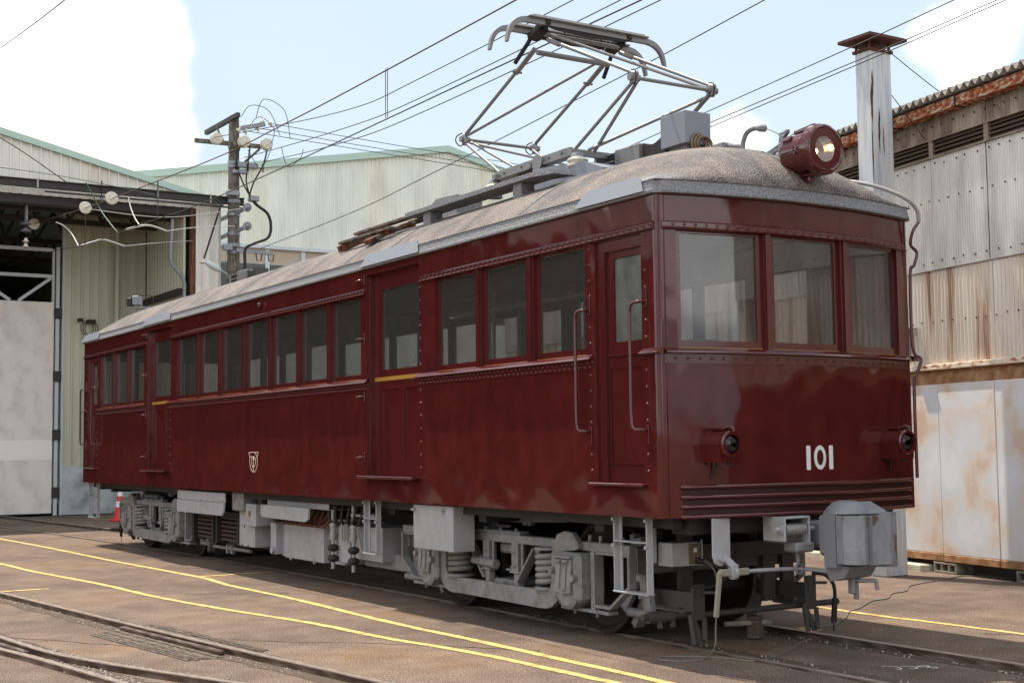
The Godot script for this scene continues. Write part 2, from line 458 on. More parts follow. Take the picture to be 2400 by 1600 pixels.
	tri_map(sill, Vector3(0.7, 1.2, 0.7), blend(512, [[noise(0.02, 97, FastNoiseLite.TYPE_SIMPLEX_SMOOTH, 5), 1.6], [grit, 0.2]], ramp([[0.0, Color(0.58, 0.30, 0.14)], [0.2, Color(0.74, 0.56, 0.40)], [0.4, Color(0.82, 0.75, 0.66)], [1.0, Color(0.86, 0.83, 0.77)]])))
	var brown := mat("brown_steel", Color(1, 1, 1), 0.7)
	tri_map(brown, Vector3(0.8, 0.8, 0.8), blend(512, [[noise(0.015, 98, FastNoiseLite.TYPE_SIMPLEX_SMOOTH, 5), 1.4]], ramp([[0.0, Color(0.46, 0.28, 0.16)], [0.5, Color(0.60, 0.43, 0.28)], [1.0, Color(0.67, 0.55, 0.43)]])))
	mat("louvre_brown", Color(0.33, 0.26, 0.21), 0.7)
	var tile := mat("grey_roof_sheet", Color(1, 1, 1), 0.9)
	tri_map(tile, Vector3.ONE * 1.2, blend(512, [[soft_n, 1.0], [grit, 0.7]], ramp([[0.0, Color(0.33, 0.31, 0.29)], [0.5, Color(0.55, 0.53, 0.50)], [1.0, Color(0.70, 0.68, 0.65)]])), bumps(grit, 256, 4.0), 0.8)
	var white := mat("white_chimney", Color(1, 1, 1), 0.5)
	tri_map(white, Vector3(1.1, 0.12, 2.2), blend(512, [[noise(0.012, 99, FastNoiseLite.TYPE_SIMPLEX_SMOOTH, 4), 1.5]], ramp([[0.0, Color(0.62, 0.655, 0.70)], [0.5, Color(0.73, 0.74, 0.74)], [1.0, Color(0.78, 0.765, 0.73)]])))
	mat("rust_brown", Color(0.30, 0.15, 0.11), 0.8)
	var block := mat("block_concrete", Color(0.55, 0.53, 0.47), 0.95)
	tri_map(block, Vector3.ONE * 2, stain)
	mat("cone_red", Color(0.80, 0.11, 0.06), 0.5)
	mat("cone_white", Color(0.82, 0.82, 0.82), 0.5)
	mat("wire_dark", Color(0.15, 0.145, 0.14), 0.6)
	mat("wire_green", Color(0.27, 0.36, 0.30), 0.6)
	mat("wire_rust", Color(0.30, 0.21, 0.16), 0.7)
	mat("wire_white", Color(0.66, 0.65, 0.62), 0.5)

# ------------------------------------------------------------------ camera, sky and sun
func look():
	var cam := Camera3D.new()
	cam.name = "camera"
	cam.position = Vector3(7.2501, 1.4893, 6.9772)
	cam.rotation_order = EULER_ORDER_YXZ
	cam.rotation_degrees = Vector3(4.4026, 57.8848, -0.6944)
	cam.fov = 28.425
	cam.near = 0.1
	cam.far = 600.0
	add_child(cam)
	cam.current = true
	var env := Environment.new()
	env.background_mode = Environment.BG_SKY
	env.sky = Sky.new()
	var pan := PanoramaSkyMaterial.new()
	pan.panorama = sky_picture()
	env.sky.sky_material = pan
	env.background_energy_multiplier = 1.0
	env.tonemap_mode = Environment.TONE_MAPPER_LINEAR
	env.tonemap_exposure = 1.55
	env.sdfgi_enabled = true
	env.ssao_enabled = true
	env.ssil_enabled = true
	var we := WorldEnvironment.new()
	we.name = "environment"
	we.environment = env
	add_child(we)
	var sun := DirectionalLight3D.new()
	sun.name = "sun"
	sun.light_energy = 1.5
	sun.light_color = Color(1.0, 0.955, 0.90)
	sun.light_angular_distance = 0.53
	sun.shadow_enabled = true
	add_child(sun)
	sun.look_at_from_position(Vector3.ZERO, Vector3(0.42, -1.0, -0.094), Vector3.RIGHT)

func sky_picture() -> ImageTexture:   # thin summer haze with heaps of white cloud, all round
	var w := 1024
	var h := 512
	var im := Image.create(w, h, false, Image.FORMAT_RGBF)
	var big := noise(1.5, 203, FastNoiseLite.TYPE_SIMPLEX_SMOOTH, 6)
	big.fractal_gain = 0.52
	var veil := noise(0.8, 209, FastNoiseLite.TYPE_SIMPLEX_SMOOTH, 4)
	var shade := noise(2.2, 215, FastNoiseLite.TYPE_SIMPLEX_SMOOTH, 4)
	# where the larger clouds hang: direction, reach, strength
	var heaps := [[Vector3(-0.934, 0.285, -0.218), 0.07, 0.55], [Vector3(-0.95, 0.225, -0.21), 0.07, 0.6], [Vector3(-0.938, 0.215, -0.285), 0.035, 0.45], [Vector3(-0.92, 0.293, -0.26), 0.03, 0.4], [Vector3(-0.96, 0.21, -0.13), 0.08, 0.5], [Vector3(-0.888, 0.285, -0.36), 0.06, -0.5], [Vector3(-0.84, 0.26, -0.48), 0.09, -0.5], [Vector3(-0.76, 0.29, -0.58), 0.07, -0.45], [Vector3(-0.726, 0.238, -0.645), 0.035, 0.5], [Vector3(-0.765, 0.23, -0.6), 0.02, 0.4], [Vector3(-0.69, 0.285, -0.67), 0.045, -0.35], [Vector3(-0.65, 0.235, -0.72), 0.03, -0.2], [Vector3(-0.622, 0.278, -0.733), 0.022, 0.5], [Vector3(-0.585, 0.285, -0.757), 0.04, 0.55], [Vector3(-0.57, 0.24, -0.79), 0.03, -0.2], [Vector3(0.5, 0.5, 0.6), 0.4, 0.3], [Vector3(0.8, 0.3, -0.4), 0.4, 0.25], [Vector3(0.2, 0.35, 0.95), 0.4, 0.3], [Vector3(-0.7, 0.4, 0.8), 0.4, 0.3]]
	for y in h:
		var up := PI * (0.5 - (y + 0.5) / h)
		for x in w:
			var c: Color
			if up <= -0.02:
				c = Color(0.42, 0.40, 0.37)
			else:
				var a := TAU * (x + 0.5) / w
				var d := Vector3(sin(a) * cos(up), sin(up), -cos(a) * cos(up))
				var t := pow(clampf(d.y, 0, 1), 0.6)
				c = Color(0.495, 0.575, 0.635).lerp(Color(0.31, 0.45, 0.62), t)
				var v := 1.35 * big.get_noise_3d(d.x * 1.6, d.y * 2.7, d.z * 1.6)
				for q in heaps:
					var n: Vector3 = (q[0] as Vector3).normalized()
					var off: float = (d - n).length() / q[1]
					if off < 2.5: v += q[2] * exp(-off * off)
				var thin := clampf(veil.get_noise_3d(d.x, d.y * 1.5, d.z) * 0.5 + 0.28, 0, 0.5)
				var cover := smoothstep(0.14, 0.34, v)
				var lit := 1.6 - 1.0 * smoothstep(0.0, 0.5, shade.get_noise_3d(d.x, d.y, d.z)) * smoothstep(0.3, 0.6, v)
				var cloud := Color(lit, lit * 1.0, lit * 1.015)
				c = c.lerp(Color(0.80, 0.84, 0.88), thin * 0.6).lerp(cloud, cover)
			im.set_pixel(x, y, c)
	return ImageTexture.create_from_image(im)

# ------------------------------------------------------------------ the yard
func V2s(a: Array, y := 0.0) -> Array:
	var out := []
	for k in range(0, a.size(), 2): out.append(Vector3(a[k], y, a[k + 1]))
	return out

func ribbon(s: SurfaceTool, pts: Array, w: float, y: float, ragged := 0.0):
	var p := soft(pts, 14)
	var left := []
	var right := []
	for k in p.size():
		var d: Vector3 = (p[mini(k + 1, p.size() - 1)] - p[maxi(k - 1, 0)]).normalized()
		var n := Vector3(-d.z, 0, d.x) * w / 2
		left.append(Vector3(p[k].x, y, p[k].z) + n * (1 + rng.randf_range(-ragged, ragged)))
		right.append(Vector3(p[k].x, y, p[k].z) - n * (1 + rng.randf_range(-ragged, ragged)))
	for k in p.size() - 1:
		quad(s, left[k], left[k + 1], right[k + 1], right[k])

func ground_and_tracks():
	var gy := -0.015
	var s := mb()
	quad(s, Vector3(-300, gy, 300), Vector3(300, gy, 300), Vector3(300, gy, -300), Vector3(-300, gy, -300))
	var ground := part(s, "ground", M.asphalt)
	ground.set_meta("kind", "structure")
	# painted lines
	var lines := [[-24.0, 2.45, -17.28, 2.04, -14.45, 1.88, -11.26, 1.77, -8.29, 1.61, -7.14, 1.66, -5.43, 1.62, -3.34, 1.66, -1.81, 1.62, 0.18, 1.59, 3.0, 1.57], [-20.0, 4.2, -14.0, 3.4, -11.9, 3.12, -10.4, 3.03, -8.19, 2.78, -6.54, 2.68, -4.98, 2.47, -3.63, 2.23, -2.43, 2.12, -1.28, 1.94, 0.2, 1.86, 3.0, 1.7], [-12.0, -2.2, -6.0, -2.05, -2.57, -2.02, -1.1, -1.93, 0.39, -1.96, 8.0, -1.9], [-8.35, 1.57, -8.37, 1.1, -8.38, 0.66], [-8.1, 3.95, -8.08, 3.38], [-22.9, -0.9, -22.2, -1.35, -19.5, -1.9]]
	for l in lines:
		s = mb()
		ribbon(s, V2s(l), 0.075, gy + 0.004, 0.16)
		part(s, "yellow_line", M.yellow_paint, ground)
	s = mb()
	quad(s, Vector3(-0.93, gy + 0.004, -0.85), Vector3(-0.66, gy + 0.004, -0.73), Vector3(-0.68, gy + 0.004, -0.91), Vector3(-0.9, gy + 0.004, -0.93))
	part(s, "yellow_mark", M.yellow_paint, ground)
	# chalk figures beside the far rail
	for stroke in [[0.81, 0.05, 0.84, 0.0, 0.88, -0.012, 0.93, 0.005, 0.955, 0.025, 0.965, 0.045, 0.94, 0.065], [0.875, -0.055, 0.91, -0.1, 0.96, -0.11, 0.995, -0.085, 0.995, -0.045, 0.975, -0.035], [0.945, -0.145, 0.955, -0.2, 0.985, -0.205, 1.01, -0.165, 1.055, -0.17, 1.06, -0.2, 1.03, -0.21, 0.99, -0.165, 0.97, -0.14, 0.945, -0.145]]:
		s = mb()
		ribbon(s, V2s(stroke), 0.011, gy + 0.004, 0.3)
		part(s, "chalk_figure", M.chalk, ground)
	# cracks in the asphalt
	for c in [[-7.9, 2.9, -7.0, 2.45, -6.2, 2.0, -5.7, 1.2], [-3.1, 3.15, -2.6, 2.75, -2.2, 2.3, -1.7, 1.9, -1.1, 1.5], [-16.5, 2.3, -14.2, 1.3, -12.5, 0.9], [-5.2, 5.3, -4.0, 4.4, -3.2, 3.9], [0.2, -1.75, 0.6, -2.0, 1.0, -2.1, 1.7, -2.6], [-0.6, 4.6, -1.4, 4.9, -2.2, 5.2], [-6.6, 2.1, -6.2, 1.75, -6.0, 1.45], [-1.6, -2.9, 0.2, -3.3, 1.6, -3.2]]:
		s = mb()
		var q := []
		for v in soft(V2s(c), 9): q.append(v + Vector3(rng.randf_range(-0.03, 0.03), 0, rng.randf_range(-0.03, 0.03)))
		for k in q.size() - 1:
			var d: Vector3 = (q[k + 1] - q[k]).normalized() * rng.randf_range(0.003, 0.008)
			var n := Vector3(-d.z, 0, d.x)
			var up := Vector3(0, gy + 0.003, 0)
			quad(s, q[k] + n + up, q[k + 1] + n + up, q[k + 1] - n + up, q[k] - n + up)
		part(s, "crack", M.crack, ground)
	# rails
	var tracks := [
		["track rail", "near rail of the track the maroon railcar stands on", [-34.0, 2.7, -25.0, 1.72, -21.0, 1.28, -18.5, 1.02, -16.35, 0.87, -14.8, 0.77, -12.0, 0.61, -9.0, 0.55, 0.0, 0.545, 12.0, 0.545], 0.0],
		["track rail", "far rail of the railcar's track, running out to the lower right past the chalk figures", [-34.0, 1.6, -25.25, 0.5, -21.0, 0.17, -17.68, -0.13, -14.8, -0.33, -12.0, -0.48, -9.0, -0.54, 0.0, -0.545, 12.0, -0.545], 0.03],
		["siding rail", "siding rail with weathered timbers and a flat guard bar beside it", [-34.0, 7.1, -25.0, 5.75, -14.0, 4.62, -7.58, 3.98, -5.76, 3.79, -4.19, 3.62, -2.4, 3.41, -1.29, 3.26, -0.69, 3.18, 2.0, 2.8, 8.0, 1.9], 0.03],
		["siding rail", "curving siding rail in the lower left corner, the one with a joint gap", [-34.0, 8.3, -25.0, 6.9, -14.0, 5.72, -6.0, 4.9, -4.08, 4.69, -3.0, 4.56, -2.33, 4.39, -1.79, 4.21, -1.29, 4.03, 1.5, 3.0, 8.0, 0.6], 0.03],
		["siding rail", "low straight rail branching from the curving siding rail at the picture's lower left", [-3.9, 4.86, -3.44, 4.81, -2.92, 4.71, -2.22, 4.60, -1.63, 4.51, 1.5, 4.05, 8.0, 3.1], 0.022]]
	for t in tracks:
		s = mb()
		var top := mb()
		var pts := soft(V2s(t[2]), 6)
		for k in pts.size() - 1:
			var d: Vector3 = (pts[k + 1] - pts[k]).normalized()
			var y: float = gy + 0.012 + t[3]
			beam(s, pts[k] + Vector3(0, y - 0.06, 0) - d * 0.002, pts[k + 1] + Vector3(0, y - 0.06, 0) + d * 0.002, 0.066, 0.12)
			beam(top, pts[k] + Vector3(0, y + 0.002, 0), pts[k + 1] + Vector3(0, y + 0.002, 0), 0.052, 0.004)
		var r := part(s, "rail", M.rail_steel)
		tag(r, t[1], "rail", "rails set in the yard")
		part(top, "running_surface", M.worn_rail_top, r)
	# dirt in the flangeways beside the rails
	for f in [[-12.0, 0.44, 12.0, 0.44], [-12.0, -0.44, 12.0, -0.44], [-12.0, -0.64, 12.0, -0.64], [-14.0, 4.74, -7.58, 4.10, -4.19, 3.73, -1.29, 3.36, 2.0, 2.9], [-14.0, 4.5, -7.58, 3.87, -4.19, 3.52, -1.29, 3.16, 2.0, 2.7], [-10.0, 5.2, -4.08, 4.58, -3.0, 4.44, -2.33, 4.26, -1.79, 4.08, -1.29, 3.9, 1.0, 3.05], [-4.0, 4.78, -2.92, 4.62, -2.0, 4.42, -1.29, 4.26, 1.0, 3.6], [-25.0, 0.36, -21.0, 0.07, -17.68, -0.23, -14.8, -0.43], [-21.0, 1.17, -18.5, 0.91, -16.35, 0.76, -14.8, 0.66]]:
		s = mb()
		ribbon(s, V2s(f), 0.13, gy + 0.0025, 0.5)
		part(s, "flangeway_dirt", M.dirt, ground)
	# loose stones along the rails and thinly over the yard
	var me := mb()
	box(me, Vector3.ZERO, Vector3(1, 0.7, 0.85), Basis.from_euler(Vector3(0.3, 0.2, 0.1)), 0.28)
	me.generate_normals()
	var shape := me.commit()
	var spots := []
	var pale := []
	for f in [[-10.0, 5.2, -4.08, 4.58, -3.0, 4.45, -2.33, 4.27, -1.79, 4.09, -1.29, 3.91, 0.5, 3.3], [-4.0, 4.79, -2.92, 4.61, -2.0, 4.44, -1.0, 4.2], [-7.6, 4.1, -4.19, 3.73, -1.29, 3.37], [-7.6, 3.86, -4.19, 3.5, -1.29, 3.15, 1, 2.7], [-1.0, -0.65, 3.0, -0.65], [-1.0, -0.44, 3.0, -0.44], [-3.0, 0.43, 3.0, 0.43]]:
		var pts := soft(V2s(f), 40)
		for p in pts:
			for k in 3:
				var r := rng.randf_range(0.003, 0.009)
				var xf := Transform3D(Basis.from_euler(Vector3(rng.randf() * 6, rng.randf() * 6, rng.randf() * 6)).scaled(Vector3.ONE * r * 2), p + Vector3(rng.randfn(0, 0.06), gy + r * 0.5, rng.randfn(0, 0.045)))
				(spots if rng.randf() < 0.97 else pale).append(xf)
	for k in 500:
		var r := rng.randf_range(0.0025, 0.006)
		var at := Vector3(rng.randf_range(-14, 3.5), gy + r * 0.4, rng.randf_range(-5.2, 5.5))
		var xf := Transform3D(Basis.from_euler(Vector3(rng.randf() * 6, rng.randf() * 6, rng.randf() * 6)).scaled(Vector3.ONE * r * 2), at)
		(spots if rng.randf() < 0.88 else pale).append(xf)
	scatter("gravel", shape, M.pebble, spots, ground)
	scatter("pale_gravel", shape, M.pale_pebble, pale, ground)
	# timbers and the guard bar at the siding rail
	for w in [[[-4.02, 4.0, -2.28, 3.79, -2.24, 3.66, -4.1, 3.87], "weathered timber sunk in the asphalt, outer one of the pair nearer the viewer"], [[-4.12, 3.86, -2.25, 3.65, -2.2, 3.50, -4.18, 3.71], "split weathered timber lying right against the flat guard bar"], [[-4.36, 3.54, -2.32, 3.295, -2.34, 3.22, -4.32, 3.44], "weathered timber right behind the siding rail, far side of it"], [[-4.31, 3.43, -2.35, 3.21, -2.37, 3.12, -4.27, 3.32], "weathered timber outermost behind the siding rail towards the yellow line"]]:
		s = mb()
		var c := V2s(w[0])
		var n := 9
		for k in n:   # the grain has split the timber into strips of uneven height
			var a: Vector3 = c[0].lerp(c[3], (k + 0.03) / n)
			var b: Vector3 = c[0].lerp(c[3], (k + 0.97) / n)
			var d: Vector3 = c[1].lerp(c[2], (k + 0.97) / n)
			var e: Vector3 = c[1].lerp(c[2], (k + 0.03) / n)
			var y := gy + 0.004 + rng.randf_range(0.0, 0.008)
			var up := Vector3(0, y, 0)
			var dn := Vector3(0, gy - 0.05, 0)
			var cut := rng.randf_range(-0.05, 0.05)
			e.x += cut; d.x += cut
			quad(s, a + up, e + up, d + up, b + up)
			quad(s, a + dn, e + dn, e + up, a + up)
			quad(s, d + dn, b + dn, b + up, d + up)
			quad(s, e + dn, d + dn, d + up, e + up)
		tag(part(s, "rail_timber", M.weathered_timber), w[1], "timber", "timbers beside the siding rail")
	s = mb()
	beam(s, Vector3(-4.15, gy + 0.022, 3.70), Vector3(-2.33, gy + 0.022, 3.495), 0.055, 0.03, Vector3.UP, 0.006)
	tag(part(s, "guard_bar", M.rail_steel), "flat steel guard bar bolted along the siding rail", "guard bar")
	s = mb()
	beam(s, Vector3(-4.6, gy + 0.02, 4.86), Vector3(-3.2, gy + 0.02, 4.68), 0.05, 0.03, Vector3.UP, 0.006)
	tag(part(s, "switch_blade", M.rail_steel), "short pointed steel blade in the fork of the lower left rails", "switch blade")
	# extension cord
	s = mb()
	var cord := [Vector3(-0.27, 0.655, 0.72), Vector3(-0.23, 0.64, 0.66), Vector3(-0.22, 0.57, 0.60), Vector3(-0.24, 0.46, 0.565), Vector3(-0.28, 0.30, 0.54), Vector3(-0.31, 0.15, 0.53), Vector3(-0.28, 0.05, 0.56), Vector3(-0.2, 0.0, 0.68)]
	for v in V2s([-0.1, 0.85, -0.15, 1.03, -0.3, 1.06, -0.36, 0.95, -0.23, 0.79, -0.08, 0.68, 0.15, 0.57, 0.08, 0.31, -0.11, -0.03, -0.24, -0.2, -0.49, -0.63, -0.8, -0.98, -0.82, -1.18, -0.96, -1.36, -1.05, -1.53, -1.36, -1.9, -1.51, -2.19, -1.81, -2.66, -1.87, -2.94, -2.13, -3.29, -2.21, -3.58, -2.51, -3.98, -2.67, -4.5, -2.78, -4.92, -2.86, -5.2, -2.7, -5.33, -2.4, -5.38, -2.2, -5.6], gy + 0.006): cord.append(v)
	tag(tube_part(soft(cord, 6), 0.0065, 7, "extension_cord", M.cord_grey), "grey extension cord snaking from the railcar's socket box across the asphalt to the wall", "cord")
	# a cone behind the far end of the car
	var cone := thing("traffic_cone", "red and white striped traffic cone seen under the far end of the railcar", "traffic cone")
	s = mb()
	box(s, Vector3(0, 0.02, 0), Vector3(0.36, 0.04, 0.36), Basis.IDENTITY, 0.012)
	part(s, "base", M.cone_red, cone)
	var rr := func(y: float) -> float: return 0.13 - 0.10 * (y - 0.04) / 0.68
	var red := true
	for y in [[0.04, 0.3], [0.3, 0.42], [0.42, 0.53], [0.53, 0.62], [0.62, 0.72]]:
		s = mb()
		lathe(s, [Vector2(rr.call(y[0]), y[0]), Vector2(rr.call(y[1]), y[1])], Vector3.ZERO, Vector3.UP, 16)
		part(s, "stripe", M.cone_red if red else M.cone_white, cone)
		red = not red
	cone.position = Vector3(-21.6, gy, -1.24)

func tube_part(pts: Array, r: float, n: int, called: String, m: Material, parent: Node3D = null) -> MeshInstance3D:
	var s := mb()
	tube(s, pts, r, n)
	return part(s, called, m, parent)

# ------------------------------------------------------------------ ribbed and corrugated sheets
func ribbed(s: SurfaceTool, from: Vector3, dir: Vector3, out: Vector3, width: float, pitch: float, lo: Callable, hi: Callable, start: float):   # flat pans with narrow proud ribs; lo and hi give the heights at a distance
	var u := 0.0
	var prof := []
	while u < width - 1e-4:
		for p in [[0.0, 0.0], [0.72, 0.0], [0.78, 1.0], [0.92, 1.0], [0.98, 0.0]]:
			if u + p[0] * pitch <= width + 1e-4: prof.append(Vector2(u + p[0] * pitch, p[1] * 0.045))
		u += pitch
	prof.append(Vector2(width, 0))
	for k in prof.size() - 1:
		var a: Vector2 = prof[k]
		var b: Vector2 = prof[k + 1]
		if b.x - a.x < 1e-5: continue
		var A := from + dir * a.x + out * a.y
		var B := from + dir * b.x + out * b.y
		var y := [lo.call(start + a.x), lo.call(start + b.x), hi.call(start + b.x), hi.call(start + a.x)]
		quad(s, A + Vector3(0, y[0], 0), B + Vector3(0, y[1], 0), B + Vector3(0, y[2], 0), A + Vector3(0, y[3], 0))

func wavy_sheet(width: float, y0: float, y1: float, pitch: float, amp: float, dir: Vector3, out: Vector3, steps := 4) -> ArrayMesh:   # corrugated sheet from the origin along dir
	var s := mb()
	var n := int(width / pitch) * steps
	s.set_smooth_group(4)
	for k in n:
		var a := width * k / n
		var b := width * (k + 1) / n
		var A := dir * a + out * amp * sin(TAU * a / pitch)
		var B := dir * b + out * amp * sin(TAU * b / pitch)
		quad(s, A + Vector3(0, y0, 0), B + Vector3(0, y0, 0), B + Vector3(0, y1, 0), A + Vector3(0, y1, 0))
	s.generate_normals()
	return s.commit()

# ------------------------------------------------------------------ the left depot shed, gable end towards us
func left_shed():
	var t := thing("depot_shed", "cream ribbed depot shed at left with green trim, dark porch and white door", "shed", Vector3(-22, 0, 5))
	var top := func(z: float) -> float: return 8.11 + 0.233 * (z - 1.23) if z < 6.2 else 9.268 - 0.1 * (z - 6.2)
	var low := func(_z: float) -> float: return 6.9
	var zs := -3.54
	var i := 0
	while zs < 25.5:   # gable sheets
		var w := 0.618
		var s := mb()
		var z_of := zs
		ribbed(s, Vector3(-22, 0, zs + w), Vector3(0, 0, -1), Vector3(1, 0, 0), w, 0.206, low if zs > -3.1 else func(_u): return 0.0, func(u): return top.call(z_of + 0.618 - u), 0.0)
		part(s, "wall_sheet", M.shed_sheet_warm if i % 6 == 4 else M.shed_sheet, t)
		zs += w
		i += 1
	# what carries the sheets, and the roof
	var s := mb()
	bb(s, Vector3(-22.35, 6.72, -3.0), Vector3(-22.03, 6.9, 25.5))
	part(s, "lintel", M.dark_steel, t)
	for side in [[-3.62, 6.2], [6.2, 26.0]]:
		s = mb()
		var a: float = side[0]
		var b: float = side[1]
		var ya: float = top.call(a)
		var yb: float = top.call(b)
		prism(s, [Vector2(a, ya), Vector2(b, yb), Vector2(b, yb + 0.14), Vector2(a, ya + 0.14)], Transform3D(Basis(Vector3(0, 0, 1), Vector3(0, 1, 0), Vector3(-1, 0, 0)), Vector3(-21.9, 0, 0)), 0.2)
		part(s, "verge_trim", M.green_trim, t)
		s = mb()
		prism(s, [Vector2(a, ya + 0.02), Vector2(b, yb + 0.02), Vector2(b, yb + 0.12), Vector2(a, ya + 0.12)], Transform3D(Basis(Vector3(0, 0, 1), Vector3(0, 1, 0), Vector3(-1, 0, 0)), Vector3(-22.1, 0, 0)), 24.0)
		part(s, "roof", M.green_trim, t)
	# porch: wooden post, inner side wall, back wall and the door
	s = mb()
	bb(s, Vector3(-22.12, 0, -3.0), Vector3(-21.985, 6.9, -2.88), 0.01)
	part(s, "door_post", M.brown_post, t)
	s = mb()
	bb(s, Vector3(-46, 0, -3.60), Vector3(-22.03, 7.0, -3.50))
	part(s, "side_wall", M.far_sheet, t)
	s = mb()
	ribbed(s, Vector3(-25.0, 0, -2.80), Vector3(1, 0, 0), Vector3(0, 0, 1), 2.9, 0.206, func(_u): return 0.0, func(_u): return 7.3, 0.0)
	part(s, "porch_side", M.porch_sheet, t)
	for y in [4.95, 2.2]:
		s = mb()
		bb(s, Vector3(-24.9, y, -2.77), Vector3(-22.2, y + 0.15, -2.68))
		part(s, "girt", M.dark_steel, t)
	var zz := -0.85
	for k in 3:
		s = mb()
		ribbed(s, Vector3(-25.0, 0, zz), Vector3(0, 0, -1), Vector3(1, 0, 0), 0.64, 0.213, func(_u): return 1.13, func(_u): return 7.2, 0.0)
		part(s, "wall_sheet", M.porch_sheet, t)
		zz -= 0.64
	s = mb()
	bb(s, Vector3(-25.2, 0, -2.8), Vector3(-24.93, 1.13, -0.85), 0.01)
	part(s, "wall_base", M.concrete, t)
	s = mb()
	bb(s, Vector3(-25.1, 0, -0.85), Vector3(-24.96, 7.2, -0.80))
	bb(s, Vector3(-25.1, 0, -0.74), Vector3(-24.98, 6.25, -0.66))
	part(s, "door_jamb", M.white_mullion, t)
	s = mb()
	cyl(s, Vector3(-24.86, 1.1, -2.05), Vector3(-24.86, 7.0, -2.05), 0.06, 10)
	part(s, "downpipe", M.porch_sheet, t)
	s = mb()
	bb(s, Vector3(-25.12, 0.05, -0.62), Vector3(-24.98, 4.95, 3.2), 0.01)
	var leaf := part(s, "door", M.white_door, t)
	s = mb()
	bb(s, Vector3(-24.978, 1.28, -0.61), Vector3(-24.972, 1.74, 3.19))
	part(s, "pale_band", M.door_band, leaf)
	for y in [4.69, 3.22, 1.86, 0.53]:
		s = mb()
		box(s, Vector3(-24.95, y, -0.70), Vector3(0.05, 0.24, 0.17), Basis.IDENTITY, 0.01)
		part(s, "hinge", M.dark_steel, leaf)
	s = mb()   # open braced frame above the solid leaf
	for z in [-0.60, 1.28, 3.17]: bb(s, Vector3(-25.08, 4.94, z - 0.025), Vector3(-25.0, 6.2, z + 0.025))
	for y in [5.56, 6.18]: bb(s, Vector3(-25.08, y - 0.04, -0.575), Vector3(-25.0, y + 0.04, 3.14))
	beam(s, Vector3(-25.04, 4.96, 0.18), Vector3(-25.04, 5.52, -0.55), 0.07, 0.05, Vector3.RIGHT)
	beam(s, Vector3(-25.04, 4.96, 1.4), Vector3(-25.04, 5.52, 0.65), 0.07, 0.05, Vector3.RIGHT)
	beam(s, Vector3(-25.04, 4.96, 0.36), Vector3(-25.04, 5.52, 1.2), 0.07, 0.05, Vector3.RIGHT)
	part(s, "door_upper_frame", M.white_mullion, leaf)
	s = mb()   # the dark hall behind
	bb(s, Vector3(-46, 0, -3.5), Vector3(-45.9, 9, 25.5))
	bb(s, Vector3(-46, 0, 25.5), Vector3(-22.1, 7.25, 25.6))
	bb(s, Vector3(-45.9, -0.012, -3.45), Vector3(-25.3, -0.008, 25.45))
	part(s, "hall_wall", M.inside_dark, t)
	for x in [-22.8, -24.2, -27.5, -31.0]:   # roof trusses
		s = mb()
		beam(s, Vector3(x, 6.75, -3.4), Vector3(x, 6.75, 16.4), 0.1, 0.12)
		var z := -3.4
		while z < 14:
			var y0: float = top.call(z) - 0.05
			var y1: float = top.call(z + 0.75) - 0.05
			beam(s, Vector3(x, 6.78, z + 0.4), Vector3(x, y0, z), 0.06, 0.06, Vector3.RIGHT)
			beam(s, Vector3(x, 6.78, z + 0.4), Vector3(x, y1, z + 0.75), 0.06, 0.06, Vector3.RIGHT)
			z += 0.75
		part(s, "roof_truss", M.dark_steel, t)
	s = mb()
	tube(s, [Vector3(-22.05, 6.62, -2.48), Vector3(-22.05, 5.76, -2.44), Vector3(-22.05, 5.60, -2.47), Vector3(-22.05, 5.35, -2.70), Vector3(-22.05, 5.2, -2.76), Vector3(-22.05, 0.0, -2.76)], 0.045, 10)
	part(s, "drain_pipe", M.galvanised, t)
	s = mb()   # coil of spare wire hanging on the back wall
	for k in 3:
		var ring := []
		for j in 20: ring.append(Vector3(-24.84, 4.36 + 0.17 * sin(TAU * j / 20) - 0.01 * k, -1.35 - 0.05 * k + 0.15 * cos(TAU * j / 20)))
		tube(s, ring, 0.008, 5, true)
	box(s, Vector3(-24.88, 4.55, -1.2), Vector3(0.1, 0.07, 0.12))
	box(s, Vector3(-24.88, 4.52, -1.45), Vector3(0.1, 0.09, 0.2))
	part(s, "wire_coil", M.dark_iron, t)

